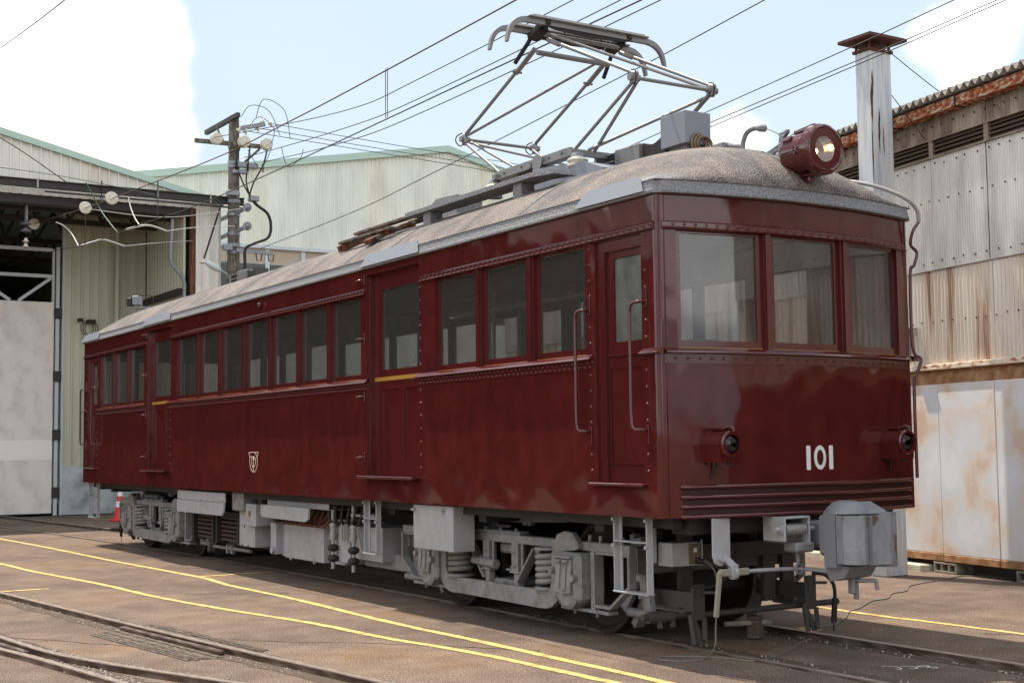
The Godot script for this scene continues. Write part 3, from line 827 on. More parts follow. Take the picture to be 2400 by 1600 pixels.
# ------------------------------------------------------------------ the shed further back
func far_shed():
	var x := -32.0
	var t := thing("rear_shed", "pale ribbed shed standing behind the pole, its low gable over the railcar roof", "shed", Vector3(x, 0, -12))
	var top := func(z: float) -> float: return 11.4 - 0.181 * (z + 15.15) if z > -15.15 else 11.4 + 0.25 * (z + 15.15)
	var z0 := 1.6
	var i := 0
	while z0 > -23.5:
		var s := mb()
		var z_of := z0
		ribbed(s, Vector3(x, 0, z0), Vector3(0, 0, -1), Vector3(1, 0, 0), 0.6, 0.15, func(_u): return 7.76, func(u): return top.call(z_of - u), 0.0)
		part(s, "wall_sheet", M.far_sheet_warm if i % 7 == 2 else M.far_sheet, t)
		z0 -= 0.6
		i += 1
	for side in [[1.6, -15.15], [-15.15, -23.9]]:
		var s := mb()
		var a: float = side[1]
		var b: float = side[0]
		prism(s, [Vector2(a, top.call(a)), Vector2(b, top.call(b)), Vector2(b, top.call(b) + 0.22), Vector2(a, top.call(a) + 0.22)], Transform3D(Basis(Vector3(0, 0, 1), Vector3(0, 1, 0), Vector3(-1, 0, 0)), Vector3(x + 0.12, 0, 0)), 0.2)
		part(s, "verge_trim", M.green_trim, t)
		s = mb()
		prism(s, [Vector2(a, top.call(a) + 0.03), Vector2(b, top.call(b) + 0.03), Vector2(b, top.call(b) + 0.18), Vector2(a, top.call(a) + 0.18)], Transform3D(Basis(Vector3(0, 0, 1), Vector3(0, 1, 0), Vector3(-1, 0, 0)), Vector3(x - 0.09, 0, 0)), 18.0)
		part(s, "roof", M.green_trim, t)
	var s := mb()
	bb(s, Vector3(x - 0.05, 7.66, -23.5), Vector3(x + 0.1, 7.78, 1.6), 0.01)
	part(s, "window_head", M.white_mullion, t)
	s = mb()
	bb(s, Vector3(x - 0.4, 0, -23.5), Vector3(x - 0.1, 5.6, 1.6))
	part(s, "lower_wall", M.far_sheet, t)
	s = mb()
	bb(s, Vector3(x - 18, 0, -23.6), Vector3(x - 0.06, 9.2, -23.5))
	bb(s, Vector3(x - 18, 0, 1.5), Vector3(x - 0.06, 8.3, 1.6))
	bb(s, Vector3(x - 18, 0, -23.5), Vector3(x - 17.9, 9.2, 1.5))
	part(s, "side_wall", M.far_sheet, t)
	var z := -3.9
	for k in 9:
		s = mb()
		bb(s, Vector3(x - 0.1, 5.6, z - 0.07), Vector3(x + 0.04, 7.66, z + 0.07), 0.01)
		part(s, "mullion", M.white_mullion, t)
		s = mb()
		bb(s, Vector3(x - 0.06, 7.2, z - 1.13), Vector3(x - 0.01, 7.66, z - 0.07))
		var w := part(s, "window", M.spandrel, t)
		s = mb()
		bb(s, Vector3(x - 0.06, 5.6, z - 1.13), Vector3(x - 0.03, 7.19, z - 0.07))
		part(s, "pane", M.far_glass, w)
		z -= 1.2

# ------------------------------------------------------------------ the warehouse wall on the right
func W(u: float, y: float, out := 0.0) -> Vector3:   # u along the wall, y up, out towards the track
	var d := Vector3(cos(WALL_TURN), 0, sin(WALL_TURN))
	return WALL_AT + d * u + Vector3(-d.z, 0, d.x) * out + Vector3(0, y, 0)

func wbox(s: SurfaceTool, u0: float, u1: float, y0: float, y1: float, o0: float, o1: float, bev := 0.0):
	box(s, W((u0 + u1) / 2, (y0 + y1) / 2, (o0 + o1) / 2), Vector3(u1 - u0, y1 - y0, o1 - o0), Basis(Vector3.UP, -WALL_TURN), bev)

func warehouse():
	var t := thing("warehouse", "rust streaked corrugated warehouse with louvres and pale metal panels along the right", "warehouse", WALL_AT)
	var d := Vector3(cos(WALL_TURN), 0, sin(WALL_TURN))
	var out := Vector3(-d.z, 0, d.x)
	var u_from := -14.41
	var rows := [["wall_sheet", 2.34, 3.46, 0.062, 0.0095, M.beige_corrugated, 0.02], ["wall_sheet", 3.44, 4.742, 0.040, 0.0065, M.grey_corrugated, 0.045], ["wall_sheet", 4.946, 5.24, 0.062, 0.0095, M.brown_corrugated, 0.03]]
	for r in rows:
		var w: float = 0.93
		var me := wavy_sheet(w, r[1], r[2], r[3], r[4], d, out)
		me.surface_set_material(0, r[5])
		for k in 28:
			var o := inst(me)
			o.position = W(u_from + k * w, 0, r[6] + 0.004 * (k % 2))
			put(o, r[0], t)
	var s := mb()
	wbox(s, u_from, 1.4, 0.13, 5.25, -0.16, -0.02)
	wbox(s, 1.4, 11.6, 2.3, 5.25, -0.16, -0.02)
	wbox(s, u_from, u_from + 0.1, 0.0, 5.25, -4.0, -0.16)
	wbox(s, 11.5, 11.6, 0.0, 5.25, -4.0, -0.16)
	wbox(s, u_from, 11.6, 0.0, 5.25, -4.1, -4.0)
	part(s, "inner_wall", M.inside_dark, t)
	# bolt heads
	var b := mb()
	dome(b, [Vector2(0.011, 0), Vector2(0.009, 0.008), Vector2(0.0, 0.011)], Vector3.ZERO, out, 8)
	b.generate_normals()
	var bolts := []
	for y in [[4.66, 0.07], [4.235, 0.07], [3.535, 0.07], [2.84, 0.05], [5.1, 0.055]]:
		var u := u_from + 0.1
		while u < 11.4:
			bolts.append(Transform3D(Basis.IDENTITY, W(u + rng.randf_range(-0.015, 0.015), y[0] + rng.randf_range(-0.012, 0.012), y[1] - 0.012)))
			u += rng.randf_range(0.15, 0.2)
	scatter("bolt_heads", b.commit(), M.dark_iron, bolts, t)
	# louvres: a dark slot with four slats to each bay
	for k in 28:
		var u0 := u_from + 0.93 * k
		for j in 4:
			s = mb()
			var c := W(u0 + 0.465, 4.775 + j * 0.05, 0.012)
			box(s, c, Vector3(0.86, 0.012, 0.062), Basis(Vector3.UP, -WALL_TURN) * Basis(Vector3.RIGHT, 0.7))
			part(s, "louvre_slat", M.louvre_brown, t)
		s = mb()
		wbox(s, u0 - 0.035, u0 + 0.035, 4.742, 4.946, -0.01, 0.05, 0.006)
		part(s, "louvre_post", M.brown_corrugated, t)
	s = mb()
	wbox(s, u_from, 11.6, 4.732, 4.748, -0.02, 0.075)
	wbox(s, u_from, 11.6, 4.940, 4.956, -0.02, 0.06)
	part(s, "louvre_rail", M.brown_corrugated, t)
	# eaves: rusty fascia in lengths, corrugated roof above
	var k := 0
	var u := u_from
	while u < 11.5:
		s = mb()
		wbox(s, u, u + 1.10, 5.205, 5.325, 0.02, 0.17, 0.006)
		part(s, "fascia", M.rust, t)
		s = mb()
		wbox(s, u + 1.10, u + 1.12, 5.195, 5.33, 0.015, 0.18)
		part(s, "fascia_strap", M.dark_steel, t)
		u += 1.12
		k += 1
	u = u_from
	while u < 11.5:   # big rounded roof sheets, seen at their eave ends
		s = mb()
		var n := 48
		s.set_smooth_group(4)
		for i in n:
			var a := u + 1.0 * i / n
			var c := u + 1.0 * (i + 1) / n
			var h := func(v: float, o: float) -> Vector3: return W(v, 5.385 + 0.032 * cos(TAU * v / 0.125) + (0.24 - o) * 0.22, o)
			var h2 := func(v: float, o: float) -> Vector3: return W(v, 5.36 + 0.032 * cos(TAU * v / 0.125) + (0.24 - o) * 0.22, o)
			quad(s, h.call(a, 0.24), h.call(c, 0.24), h.call(c, -4.0), h.call(a, -4.0))
			quad(s, h2.call(a, 0.235), h2.call(c, 0.235), h.call(c, 0.24), h.call(a, 0.24))
			quad(s, h2.call(c, 0.235), h2.call(a, 0.235), h2.call(a, -4.0), h2.call(c, -4.0))
		part(s, "roof_sheet", M.grey_roof_sheet, t)
		u += 1.0
	# sill flashing, steel beam and the pale panels below
	u = u_from
	while u < 11.5:
		s = mb()
		wbox(s, u, u + 1.855, 2.290, 2.352, 0.0, 0.10, 0.006)
		part(s, "sill_flashing", M.rusty_sill, t)
		s = mb()
		wbox(s, u, u + 1.855, 2.125, 2.29, -0.02, 0.035)
		part(s, "steel_beam", M.brown_steel, t)
		u += 1.86
	u = -0.48 - 0.93 * 15
	for i in 17:
		s = mb()
		wbox(s, u + 0.004, u + 0.926, 0.205, 2.125, 0.0, 0.05 + 0.004 * (i % 2), 0.006)
		part(s, "metal_panel", M.weathered_white_metal, t)
		s = mb()
		wbox(s, u + 0.004, u + 0.926, 0.12, 0.203, 0.0, 0.058 + 0.004 * (i % 2), 0.006)
		part(s, "panel_skirt", M.brown_steel, t)
		u += 0.93
	s = mb()
	wbox(s, -1.05, -0.8, 2.78, 2.80, 0.05, 0.22)
	wbox(s, -0.98, -0.93, 2.42, 2.8, 0.05, 0.09, 0.004)
	part(s, "wall_bracket", M.galvanised, t)
	s = mb()
	cyl(s, W(-4.76, 2.3, 0.12), W(-4.76, 5.2, 0.12), 0.05, 12)
	part(s, "downpipe", M.white_mullion, t)
	# kerb at the foot and blocks under the panels
	s = mb()
	wbox(s, -14.4, -0.74, -0.05, 0.065, -0.1, 0.17, 0.012)
	tag(part(s, "foundation_kerb", M.pale_concrete), "pale sunlit concrete kerb along the foot of the right hand wall", "kerb")
	var first: Node3D = null
	for spot in [[-0.46, 0.0, "hollow concrete block under the first panel seam, the extension cord bent over it"], [0.88, 0.0, "hollow concrete block under the wall at the picture's right edge"], [-1.86, -0.02, "lower one of two stacked hollow concrete blocks right of the coupler"], [-1.86, 0.11, "upper one of two stacked hollow concrete blocks right of the coupler"]]:
		if first == null:
			first = thing("concrete_block", spot[2], "concrete block", Vector3.ZERO, "concrete blocks under the wall")
			s = mb()   # lying flat, its three hollows towards us
			bb(s, Vector3(-0.195, 0, -0.19), Vector3(0.195, 0.024, 0.06), 0.004)
			bb(s, Vector3(-0.195, 0.096, -0.19), Vector3(0.195, 0.12, 0.06), 0.004)
			for x in [-0.18, -0.062, 0.062, 0.18]: bb(s, Vector3(x - 0.015, 0.02, -0.188), Vector3(x + 0.015, 0.1, 0.058), 0.003)
			bb(s, Vector3(-0.18, 0.02, -0.18), Vector3(0.18, 0.1, -0.16))
			part(s, "block_body", M.block_concrete, first)
			first.position = W(spot[0], spot[1] - 0.012, 0.0)
			first.rotation.y = -WALL_TURN
		else:
			var c: Node3D = copy(first)
			c.set_meta("label", spot[2])
			c.position = W(spot[0], spot[1] - 0.012, 0.12 if spot[0] < -1 else 0.0)
	# chimney before the wall
	var ch := thing("chimney", "square white metal chimney with rust streaks and a brown cap", "chimney", Vector3(-3.413, 0.000, -4.669))
	s = mb()
	bb(s, Vector3(-3.523, -0.010, -4.847), Vector3(-3.307, 5.935, -4.497), 0.006)
	var shaft := part(s, "shaft", M.white_chimney, ch)
	for q in [[-4.535, 5.379, 5.715, 0.020], [-4.516, 5.044, 5.571, 0.025], [-4.507, 4.374, 5.092, 0.013], [-4.631, 5.044, 5.284, 0.014], [-4.689, 4.709, 5.092, 0.014], [-4.622, 4.709, 5.236, 0.020]]:
		s = mb()
		var pts := []
		for j in 10:
			var f := j / 9.0
			pts.append(Vector2(q[0] + q[3] * sin(PI * f) * rng.randf_range(0.5, 1.0), lerpf(q[1], q[2], f)))
		for j in range(8, 0, -1):
			var f := j / 9.0
			pts.append(Vector2(q[0] - q[3] * sin(PI * f) * rng.randf_range(0.5, 1.0), lerpf(q[1], q[2], f)))
		prism(s, pts, Transform3D(Basis(Vector3(0, 0, -1), Vector3(0, 1, 0), Vector3(1, 0, 0)), Vector3(-3.3065, 0, 0)) * Transform3D(Basis(Vector3(-1, 0, 0), Vector3(0, 1, 0), Vector3(0, 0, -1)), Vector3.ZERO), 0.0015)
		part(s, "rust_streak", M.rust_brown, shaft)
	s = mb()
	bb(s, Vector3(-3.547, 5.925, -4.871), Vector3(-3.283, 5.959, -4.473), 0.005)
	for c in [[-3.518, -4.832], [-3.317, -4.832], [-3.518, -4.516], [-3.317, -4.516]]: bb(s, Vector3(c[0] - 0.012, 5.95, c[1] - 0.012), Vector3(c[0] + 0.012, 6.065, c[1] + 0.012))
	cyl(s, Vector3(-3.413, 5.925, -4.669), Vector3(-3.413, 6.040, -4.669), 0.08, 12)
	part(s, "cap_frame", M.rust_brown, ch)
	s = mb()
	bb(s, Vector3(-3.662, 6.050, -4.976), Vector3(-3.163, 6.084, -4.363), 0.004)
	var peak := Vector3(-3.413, 6.194, -4.669)
	var cs := [Vector3(-3.662, 6.085, -4.363), Vector3(-3.163, 6.085, -4.363), Vector3(-3.163, 6.085, -4.976), Vector3(-3.662, 6.085, -4.976)]
	for j in 4: tri(s, cs[j], cs[(j + 1) % 4], peak)
	part(s, "cap", M.rust_brown, ch)
	wire([Vector3(-3.288, 5.954, -4.784), Vector3(-3.048, 5.456, -5.455), Vector3(-2.857, 5.188, -6.030)], 0.005, M.wire_dark, "thin guy wire from the chimney top slanting down to the warehouse roof", 0.0)
	wire([Vector3(-3.307, 5.446, -4.842), Vector3(-3.259, 5.188, -5.072), Vector3(-3.202, 4.948, -5.263)], 0.005, M.wire_dark, "short guy wire from halfway up the chimney to the warehouse eaves", 0.0)

func wire(pts: Array, r: float, m: Material, label: String, _sag: float, group := "overhead wires of the yard") -> MeshInstance3D:
	var o := tube_part(soft(pts, 6) if pts.size() > 2 else pts, r, 6, "overhead_wire", m)
	tag(o, label, "wire", group)
	return o

# ------------------------------------------------------------------ the pole and the overhead line
func disc_insulator(parent: Node3D, at: Vector3, axis: Vector3, r: float, discs := 1, m: Material = null):
	var s := mb()
	for k in discs:
		var a := at + axis * (0.11 * k)
		dome(s, [Vector2(0.0, -0.06), Vector2(0.028, -0.06), Vector2(0.04, -0.02), Vector2(r * 0.55, -0.012), Vector2(r, 0.012), Vector2(r * 0.98, 0.024), Vector2(r * 0.8, 0.016), Vector2(r * 0.68, 0.03), Vector2(r * 0.52, 0.016), Vector2(r * 0.34, 0.03), Vector2(0.0, 0.045)], a, axis, 18)
	part(s, "insulator", m if m else M.porcelain, parent)

func pole():
	var px := -21.6
	var pz := -3.74
	var t := thing("utility_pole", "round concrete line pole carrying crossarms, insulators and black cables beside the left shed", "utility pole", Vector3(px, 0, pz))
	var s := mb()
	lathe(s, [Vector2(0.175, -0.02), Vector2(0.115, 8.98), Vector2(0.10, 9.02), Vector2(0.0, 9.05)], Vector3(px, 0, pz), Vector3.UP, 24)
	part(s, "shaft", M.pole_concrete, t)
	for y in [8.28, 7.9, 7.82, 7.2, 7.02, 6.72, 6.28, 6.02, 5.86, 5.3]:
		s = mb()
		cyl(s, Vector3(px, y, pz), Vector3(px, y + 0.07, pz), 0.185 - 0.0067 * y + 0.008, 20)
		part(s, "band", M.galvanised, t)
	s = mb()
	beam(s, Vector3(px - 0.9, 8.78, pz + 0.34), Vector3(px + 0.35, 8.98, pz + 0.02), 0.09, 0.1)
	part(s, "top_crossarm", M.dark_steel, t)
	s = mb()
	beam(s, Vector3(px + 0.13, 8.33, -2.78), Vector3(px + 0.13, 8.36, -4.5), 0.09, 0.09)
	beam(s, Vector3(px + 0.13, 8.29, -4.3), Vector3(px + 0.1, 7.85, pz - 0.1), 0.05, 0.05)
	beam(s, Vector3(px + 0.13, 8.38, -3.45), Vector3(px + 0.02, 8.75, -3.3), 0.04, 0.04)
	part(s, "crossarm", M.pole_concrete, t)
	s = mb()
	beam(s, Vector3(px + 0.1, 8.72, pz - 0.08), Vector3(px + 0.25, 8.86, pz - 0.65), 0.08, 0.09)
	part(s, "short_crossarm", M.galvanised, t)
	for z in [-3.22, -3.86, -4.40]: disc_insulator(t, Vector3(px + 0.24, 8.38, z), Vector3.RIGHT, 0.135, 2)
	for q in [[-4.08, 8.81], [-4.25, 8.76], [-4.36, 8.93], [-4.56, 8.91], [-3.80, 8.68], [-3.96, 8.66]]: disc_insulator(t, Vector3(px + 0.15, q[1], q[0]), Vector3(0.25, -0.1, -1).normalized(), 0.085)
	# steel beam that spans the track towards the shed
	s = mb()
	for y in [[7.0, 0.018, 0.12], [7.15, 0.018, 0.12]]: bb(s, Vector3(px - 0.05 - y[2] / 2, y[0] - y[1] / 2, -4.0), Vector3(px - 0.05 + y[2] / 2, y[0] + y[1] / 2, 7.5))
	bb(s, Vector3(px - 0.06, 7.009, -4.0), Vector3(px - 0.04, 7.141, 7.5))
	bb(s, Vector3(px - 0.03, 6.9, -4.0), Vector3(px + 0.04, 6.93, 0.4))
	part(s, "span_beam", M.dark_steel, t)
	s = mb()
	for z in [-3.2, -2.0, 0.55, 1.9]: box(s, Vector3(px - 0.05, 7.08, z), Vector3(0.13, 0.2, 0.035))
	part(s, "beam_clamp", M.light_steel, t)
	# arms that hold the pull-off wires
	for y in [6.76, 6.34]:
		s = mb()
		beam(s, Vector3(px - 1.35, y - 0.02, pz + 0.05), Vector3(px + 0.62, y + 0.03, pz - 0.02), 0.05, 0.08)
		part(s, "bracket_arm", M.galvanised, t)
		disc_insulator(t, Vector3(px + 0.55, y + 0.09, pz - 0.12), Vector3(0.75, -0.15, 0.6).normalized(), 0.10, 1, M.galvanised)
		disc_insulator(t, Vector3(px - 1.3, y + 0.06, pz + 0.18), Vector3(0.2, -0.1, 0.9).normalized(), 0.10, 1, M.galvanised)
	s = mb()
	box(s, Vector3(px + 0.22, 7.2, pz + 0.12), Vector3(0.2, 0.12, 0.24), Basis.IDENTITY, 0.01)
	box(s, Vector3(px + 0.2, 7.12, pz - 0.4), Vector3(0.2, 0.12, 0.2), Basis.IDENTITY, 0.01)
	box(s, Vector3(px + 0.16, 7.88, pz - 0.25), Vector3(0.12, 0.12, 0.5), Basis.IDENTITY, 0.01)
	box(s, Vector3(px + 0.16, 7.72, pz - 0.1), Vector3(0.12, 0.09, 0.34), Basis.IDENTITY, 0.01)
	box(s, Vector3(px + 0.16, 5.98, pz + 0.2), Vector3(0.12, 0.14, 0.2), Basis.IDENTITY, 0.01)
	part(s, "clamp_box", M.galvanised, t)
	s = mb()
	beam(s, Vector3(px + 0.17, 5.93, pz), Vector3(px + 0.2, 5.9, pz - 0.85), 0.07, 0.08)
	part(s, "lower_arm", M.galvanised, t)
	for z in [-0.45, -0.74]:
		s = mb()
		tube(s, [Vector3(px + 0.22, 5.88, pz + z), Vector3(px + 0.22, 5.72, pz + z - 0.02), Vector3(px + 0.22, 5.72, pz + z - 0.12), Vector3(px + 0.22, 5.88, pz + z - 0.14)], 0.016, 6)
		part(s, "hook", M.wire_rust, t)
	# black cables running down the pole
	for c in [[[0.3, 8.3, -0.05], [0.22, 7.9, 0.02], [0.2, 7.45, -0.15], [0.2, 7.2, -0.3]], [[0.28, 8.3, -0.28], [0.22, 7.9, -0.25], [0.2, 7.5, -0.22], [0.2, 7.2, -0.3]], [[0.3, 8.26, -0.68], [0.25, 7.9, -0.6], [0.2, 7.5, -0.4], [0.2, 7.2, -0.3]]]:
		var pts := []
		for v in c: pts.append(Vector3(px + v[0], v[1], pz + v[2]))
		part2(tube_mb(soft(pts, 6), 0.018), "black_cable", M.black_rubber, t)
		s = mb()
		for k in 4: lathe(s, [Vector2(0.02, 0), Vector2(0.035, 0.012), Vector2(0.02, 0.024)], pts[1] - Vector3(0, 0.05 * k, 0), Vector3.UP, 10)
		part(s, "cable_sleeve", M.black_rubber, t)
	var run := []
	for v in [[0.2, 7.2, -0.3], [0.22, 7.0, -0.45], [0.24, 6.8, -0.72], [0.24, 6.5, -0.8], [0.24, 6.25, -0.72], [0.22, 6.1, -0.4], [0.2, 5.95, -0.2], [0.2, 5.5, -0.2], [0.2, 3.0, -0.2]]: run.append(Vector3(px + v[0], v[1], pz + v[2]))
	part2(tube_mb(soft(run, 6), 0.035), "black_cable", M.black_rubber, t)
	for c in [[[0.2, 8.98, -0.1], [0.25, 9.25, -0.3], [0.35, 9.15, -0.7], [0.4, 8.6, -0.95]], [[0.2, 9.0, -0.45], [0.3, 9.42, -0.6], [0.4, 9.2, -1.05], [0.4, 8.55, -1.2]], [[0.2, 8.8, -0.3], [0.3, 9.0, -0.5], [0.4, 8.75, -0.8], [0.4, 8.4, -0.75]], [[0.4, 8.3, -0.75], [0.4, 7.95, -0.6], [0.4, 7.8, -0.45], [0.35, 8.2, -0.2]], [[0.5, 8.3, -0.95], [0.6, 7.85, -1.05], [0.75, 8.05, -1.3], [0.8, 8.25, -1.35]]]:
		var pts := []
		for v in c: pts.append(Vector3(px + v[0], v[1], pz + v[2]))
		part2(tube_mb(soft(pts, 7), 0.008), "jumper_wire", M.wire_dark, t)
	# lamp on a short bracket
	s = mb()
	beam(s, Vector3(px + 0.2, 5.36, pz + 0.22), Vector3(px + 0.35, 5.47, pz + 0.5), 0.05, 0.05)
	part(s, "lamp_bracket", M.galvanised, t)
	s = mb()
	dome(s, [Vector2(0.0, 0), Vector2(0.05, 0.01), Vector2(0.075, 0.12), Vector2(0.07, 0.3), Vector2(0.045, 0.4), Vector2(0.0, 0.43)], Vector3(px + 0.33, 5.42, pz + 0.42), Vector3(0.1, 0.42, 0.9).normalized(), 14)
	part(s, "lamp_head", M.white_mullion, t)
	s = mb()
	tube(s, [Vector3(px + 0.15, 7.0, pz + 0.33), Vector3(px + 0.1, 5.7, pz + 0.72)], 0.022, 8)
	part(s, "black_stay", M.black_rubber, t)
	disc_insulator(t, Vector3(px + 0.1, 5.62, pz + 0.74), Vector3.DOWN, 0.09)
	# overhead wires
	var x1 := 12.0
	wire([Vector3(-26.5, 6.05, 0.0), Vector3(-22.1, 5.77, 0.0), Vector3(-19.9, 5.58, 0.0), Vector3(-16.2, 5.45, 0), Vector3(-12, 5.295, 0), Vector3(-2.65, 5.283, 0), Vector3(x1, 5.285, 0)], 0.0075, M.wire_dark, "contact wire that rests on the pantograph over the railcar", 0)
	wire([Vector3(-24.9, 6.6, 0.3), Vector3(-19.6, 6.29, 0.05), Vector3(-15.59, 6.08, 0), Vector3(-12, 5.9, 0), Vector3(-9.9, 5.87, 0), Vector3(-5.56, 5.86, 0), Vector3(x1, 5.95, 0)], 0.0085, M.wire_rust, "rusty carrier wire above the contact wire, with white insulators near the shed", 0)
	for x in [-6.57, -15.2, -19.9]:
		s = mb()
		for o in [0.0, 0.05]: tube(s, [Vector3(x + o, 5.295 if x > -10 else (5.42 if x > -17 else 5.6), 0.0), Vector3(x + o, 5.88 if x > -10 else (6.06 if x > -17 else 6.3), 0.0)], 0.005, 5)
		tag(part(s, "dropper", M.wire_dark), ["hanger loop between the two wires midway over the railcar", "hanger loop between the two wires in front of the shed eaves", "hanger loop between the two wires before the shed's porch"][0 if x > -10 else (1 if x > -17 else 2)], "dropper", "hangers of the contact wire")
	var strings := [[Vector3(-17.9, 6.2, 0.03), "ribbed white strain insulator on the carrier wire, nearest to the pole"], [Vector3(-19.7, 6.3, 0.05), "round white strain insulator on the carrier wire, middle of three"], [Vector3(-23.4, 6.5, 0.22), "round white strain insulator on the carrier wire in the porch mouth"]]
	for q in strings:
		var o := thing("strain_insulator", q[1], "insulator", q[0], "strain insulators on the carrier wire")
		disc_insulator(o, q[0], Vector3.RIGHT, 0.125, 1)
	var hang := thing("hanging_insulator", "grey two-shed insulator hanging under the span beam in the porch", "insulator", Vector3(-22.3, 5.9, 0.62))
	s = mb()
	beam(s, Vector3(-22.3, 6.8, 0.62), Vector3(-22.3, 6.36, 0.62), 0.05, 0.05)
	part(s, "hanger", M.galvanised, hang)
	disc_insulator(hang, Vector3(-22.3, 6.33, 0.62), Vector3.DOWN, 0.12, 1, M.galvanised)
	disc_insulator(hang, Vector3(-22.3, 6.18, 0.62), Vector3.DOWN, 0.12, 1, M.galvanised)
	disc_insulator(hang, Vector3(-22.3, 5.95, 0.62), Vector3.DOWN, 0.07, 2)
	var up := thing("beam_insulator", "grey insulator hanging just under the dark span beam left of the pole", "insulator", Vector3(-21.6, 6.8, -0.62))
	disc_insulator(up, Vector3(-21.6, 6.84, -0.78), Vector3.DOWN, 0.11, 1, M.galvanised)
	s = mb()
	cyl(s, Vector3(-21.6, 6.86, -0.78), Vector3(-21.6, 7.25, -0.78), 0.015, 8)
	part(s, "rod", M.dark_iron, up)
	for q in [[-3.26, 8.38, 7.9, "topmost of the feeder wires fanning from the pole towards the upper middle"], [-4.0, 8.0, 7.55, "middle feeder wire fanning from the pole, seen left of the pantograph"], [-4.5, 7.95, 7.28, "lowest feeder wire fanning from the pole above the pantograph's left knee"]]:
		wire([Vector3(-21.2, q[1], q[0] * 0.96), Vector3(-16.4, q[2] + 0.12, -4), Vector3(-12.9, q[2], -4), Vector3(-4, q[2] + 0.1, -4), Vector3(x1, q[2] + 0.5, -4)], 0.0085, M.wire_dark, q[3], 0, "feeder wires from the pole")
	wire([Vector3(-21.4, 6.0, -4.3), Vector3(-16, 5.98, -4.05), Vector3(-12.94, 6.13, -4), Vector3(-8.6, 6.43, -4), Vector3(-4.48, 6.76, -4), Vector3(6, 7.8, -4)], 0.0075, M.wire_dark, "sagging wire that crosses behind the pantograph from the pole to the upper right", 0)
	var rs := [[5.78, 5.95, -3.74, -1.71, "highest of three wires passing before the chimney cap"], [5.61, 5.80, -3.74, -1.17, "middle one of three wires passing before the chimney"], [5.56, 5.77, -3.75, -1.08, "lowest of three wires passing before the chimney"]]
	for q in rs:
		var slope: float = (q[1] - q[0]) / (q[3] - q[2])
		wire([Vector3(q[2] - 9.0, q[0] - slope * 8.2, -4), Vector3(q[2], q[0], -4), Vector3(q[3], q[1], -4), Vector3(q[3] + 8, q[1] + slope * 8.6, -4)], 0.006, M.wire_dark, q[4], 0, "wires passing the chimney")
	for q in [[-4.6, 8.9, 8.4], [-4.3, 8.76, 8.2], [-4.0, 8.66, 8.0]]:
		wire([Vector3(-21.4, q[1], q[0]), Vector3(-21.0, q[1] - 0.32, q[0] - 5), Vector3(-20.6, q[2], q[0] - 12), Vector3(-20.0, q[2] + 0.6, q[0] - 24)], 0.008, M.wire_dark, ["highest", "middle", "lowest"][0 if q[1] > 8.85 else (1 if q[1] > 8.7 else 2)] + " of three wires descending from the pole top to the right before the rear shed", 0, "service wires from the pole top")
	wire([Vector3(-18.21, 8.86, 2), Vector3(-13.47, 8.38, 2), Vector3(-3, 7.5, 2)], 0.008, M.wire_dark, "short stretch of wire across the upper left corner of the sky", 0)
	wire([Vector3(-21.6, 8.25, 1.9), Vector3(-21.65, 7.75, 0.9), Vector3(-21.68, 7.14, -0.1)], 0.011, M.wire_rust, "rusty stay wire slanting down to the span beam at far left", 0)
	wire([Vector3(-21.5, 7.32, 1.5), Vector3(-21.5, 7.26, 0.2), Vector3(-21.5, 7.12, -1.2), Vector3(-21.5, 7.03, -1.9)], 0.008, M.wire_green, "green wire running along the top of the span beam", 0)
	wire([Vector3(-20.0, 6.87, -0.03), Vector3(-20.0, 6.64, -0.16), Vector3(-19.8, 6.22, -0.33), Vector3(-17.5, 5.49, 0.02)], 0.012, M.wire_green, "green jumper looping from the span beam down to the contact wire", 0)
	wire([Vector3(-16.91, 6.07, 0.0), Vector3(-16.77, 5.86, 0.0), Vector3(-16.5, 5.62, 0.0), Vector3(-16.24, 5.46, 0.0)], 0.012, M.wire_white, "pale jumper from the ribbed strain insulator down to the contact wire", 0)
	wire([Vector3(-21.0, 6.18, 0.31), Vector3(-21.0, 6.11, 0.14), Vector3(-20.9, 5.93, 0.0), Vector3(-20.4, 5.63, 0.0)], 0.014, M.wire_white, "white sleeved jumper arching down before the porch", 0)
	wire([Vector3(-17.0, 5.48, 0.0), Vector3(-17.2, 5.58, -0.25), Vector3(-17.2, 5.62, -0.44), Vector3(-17.2, 5.59, -0.64), Vector3(-17.2, 5.54, -0.8)], 0.022, M.wire_white, "upper white sleeved pull-off arm reaching from the contact wire towards the pole", 0)
	wire([Vector3(-17.2, 5.54, -0.8), Vector3(-18.6, 5.9, -1.9), Vector3(-20.9, 6.38, -3.5)], 0.009, M.wire_white, "upper pull-off wire between its sleeve and the pole bracket", 0)
	wire([Vector3(-20.2, 5.61, 0.0), Vector3(-20.4, 5.74, -0.32), Vector3(-20.4, 5.79, -0.53), Vector3(-20.4, 5.69, -0.93)], 0.022, M.wire_white, "lower white sleeved pull-off arm in front of the porch", 0)
	wire([Vector3(-20.4, 5.69, -0.93), Vector3(-21.2, 5.95, -2.0), Vector3(-22.2, 6.21, -3.16)], 0.009, M.wire_white, "lower pull-off wire between its sleeve and the pole's far bracket", 0)
	wire([Vector3(-19.6, 6.26, -0.02), Vector3(-20.6, 6.4, -1.9), Vector3(-21.1, 6.82, -3.75)], 0.009, M.wire_white, "pale stay wire from the carrier wire across to the pole's upper bracket", 0)

func tube_mb(pts: Array, r: float, n := 7) -> SurfaceTool:
	var s := mb()
	tube(s, pts, r, n)
	return s

func part2(s: SurfaceTool, called: String, m: Material, parent: Node3D) -> MeshInstance3D: return part(s, called, m, parent)

# ------------------------------------------------------------------ the railcar
var car: Node3D
var both := []        # parts that the other side or the other end has as well, turned half round

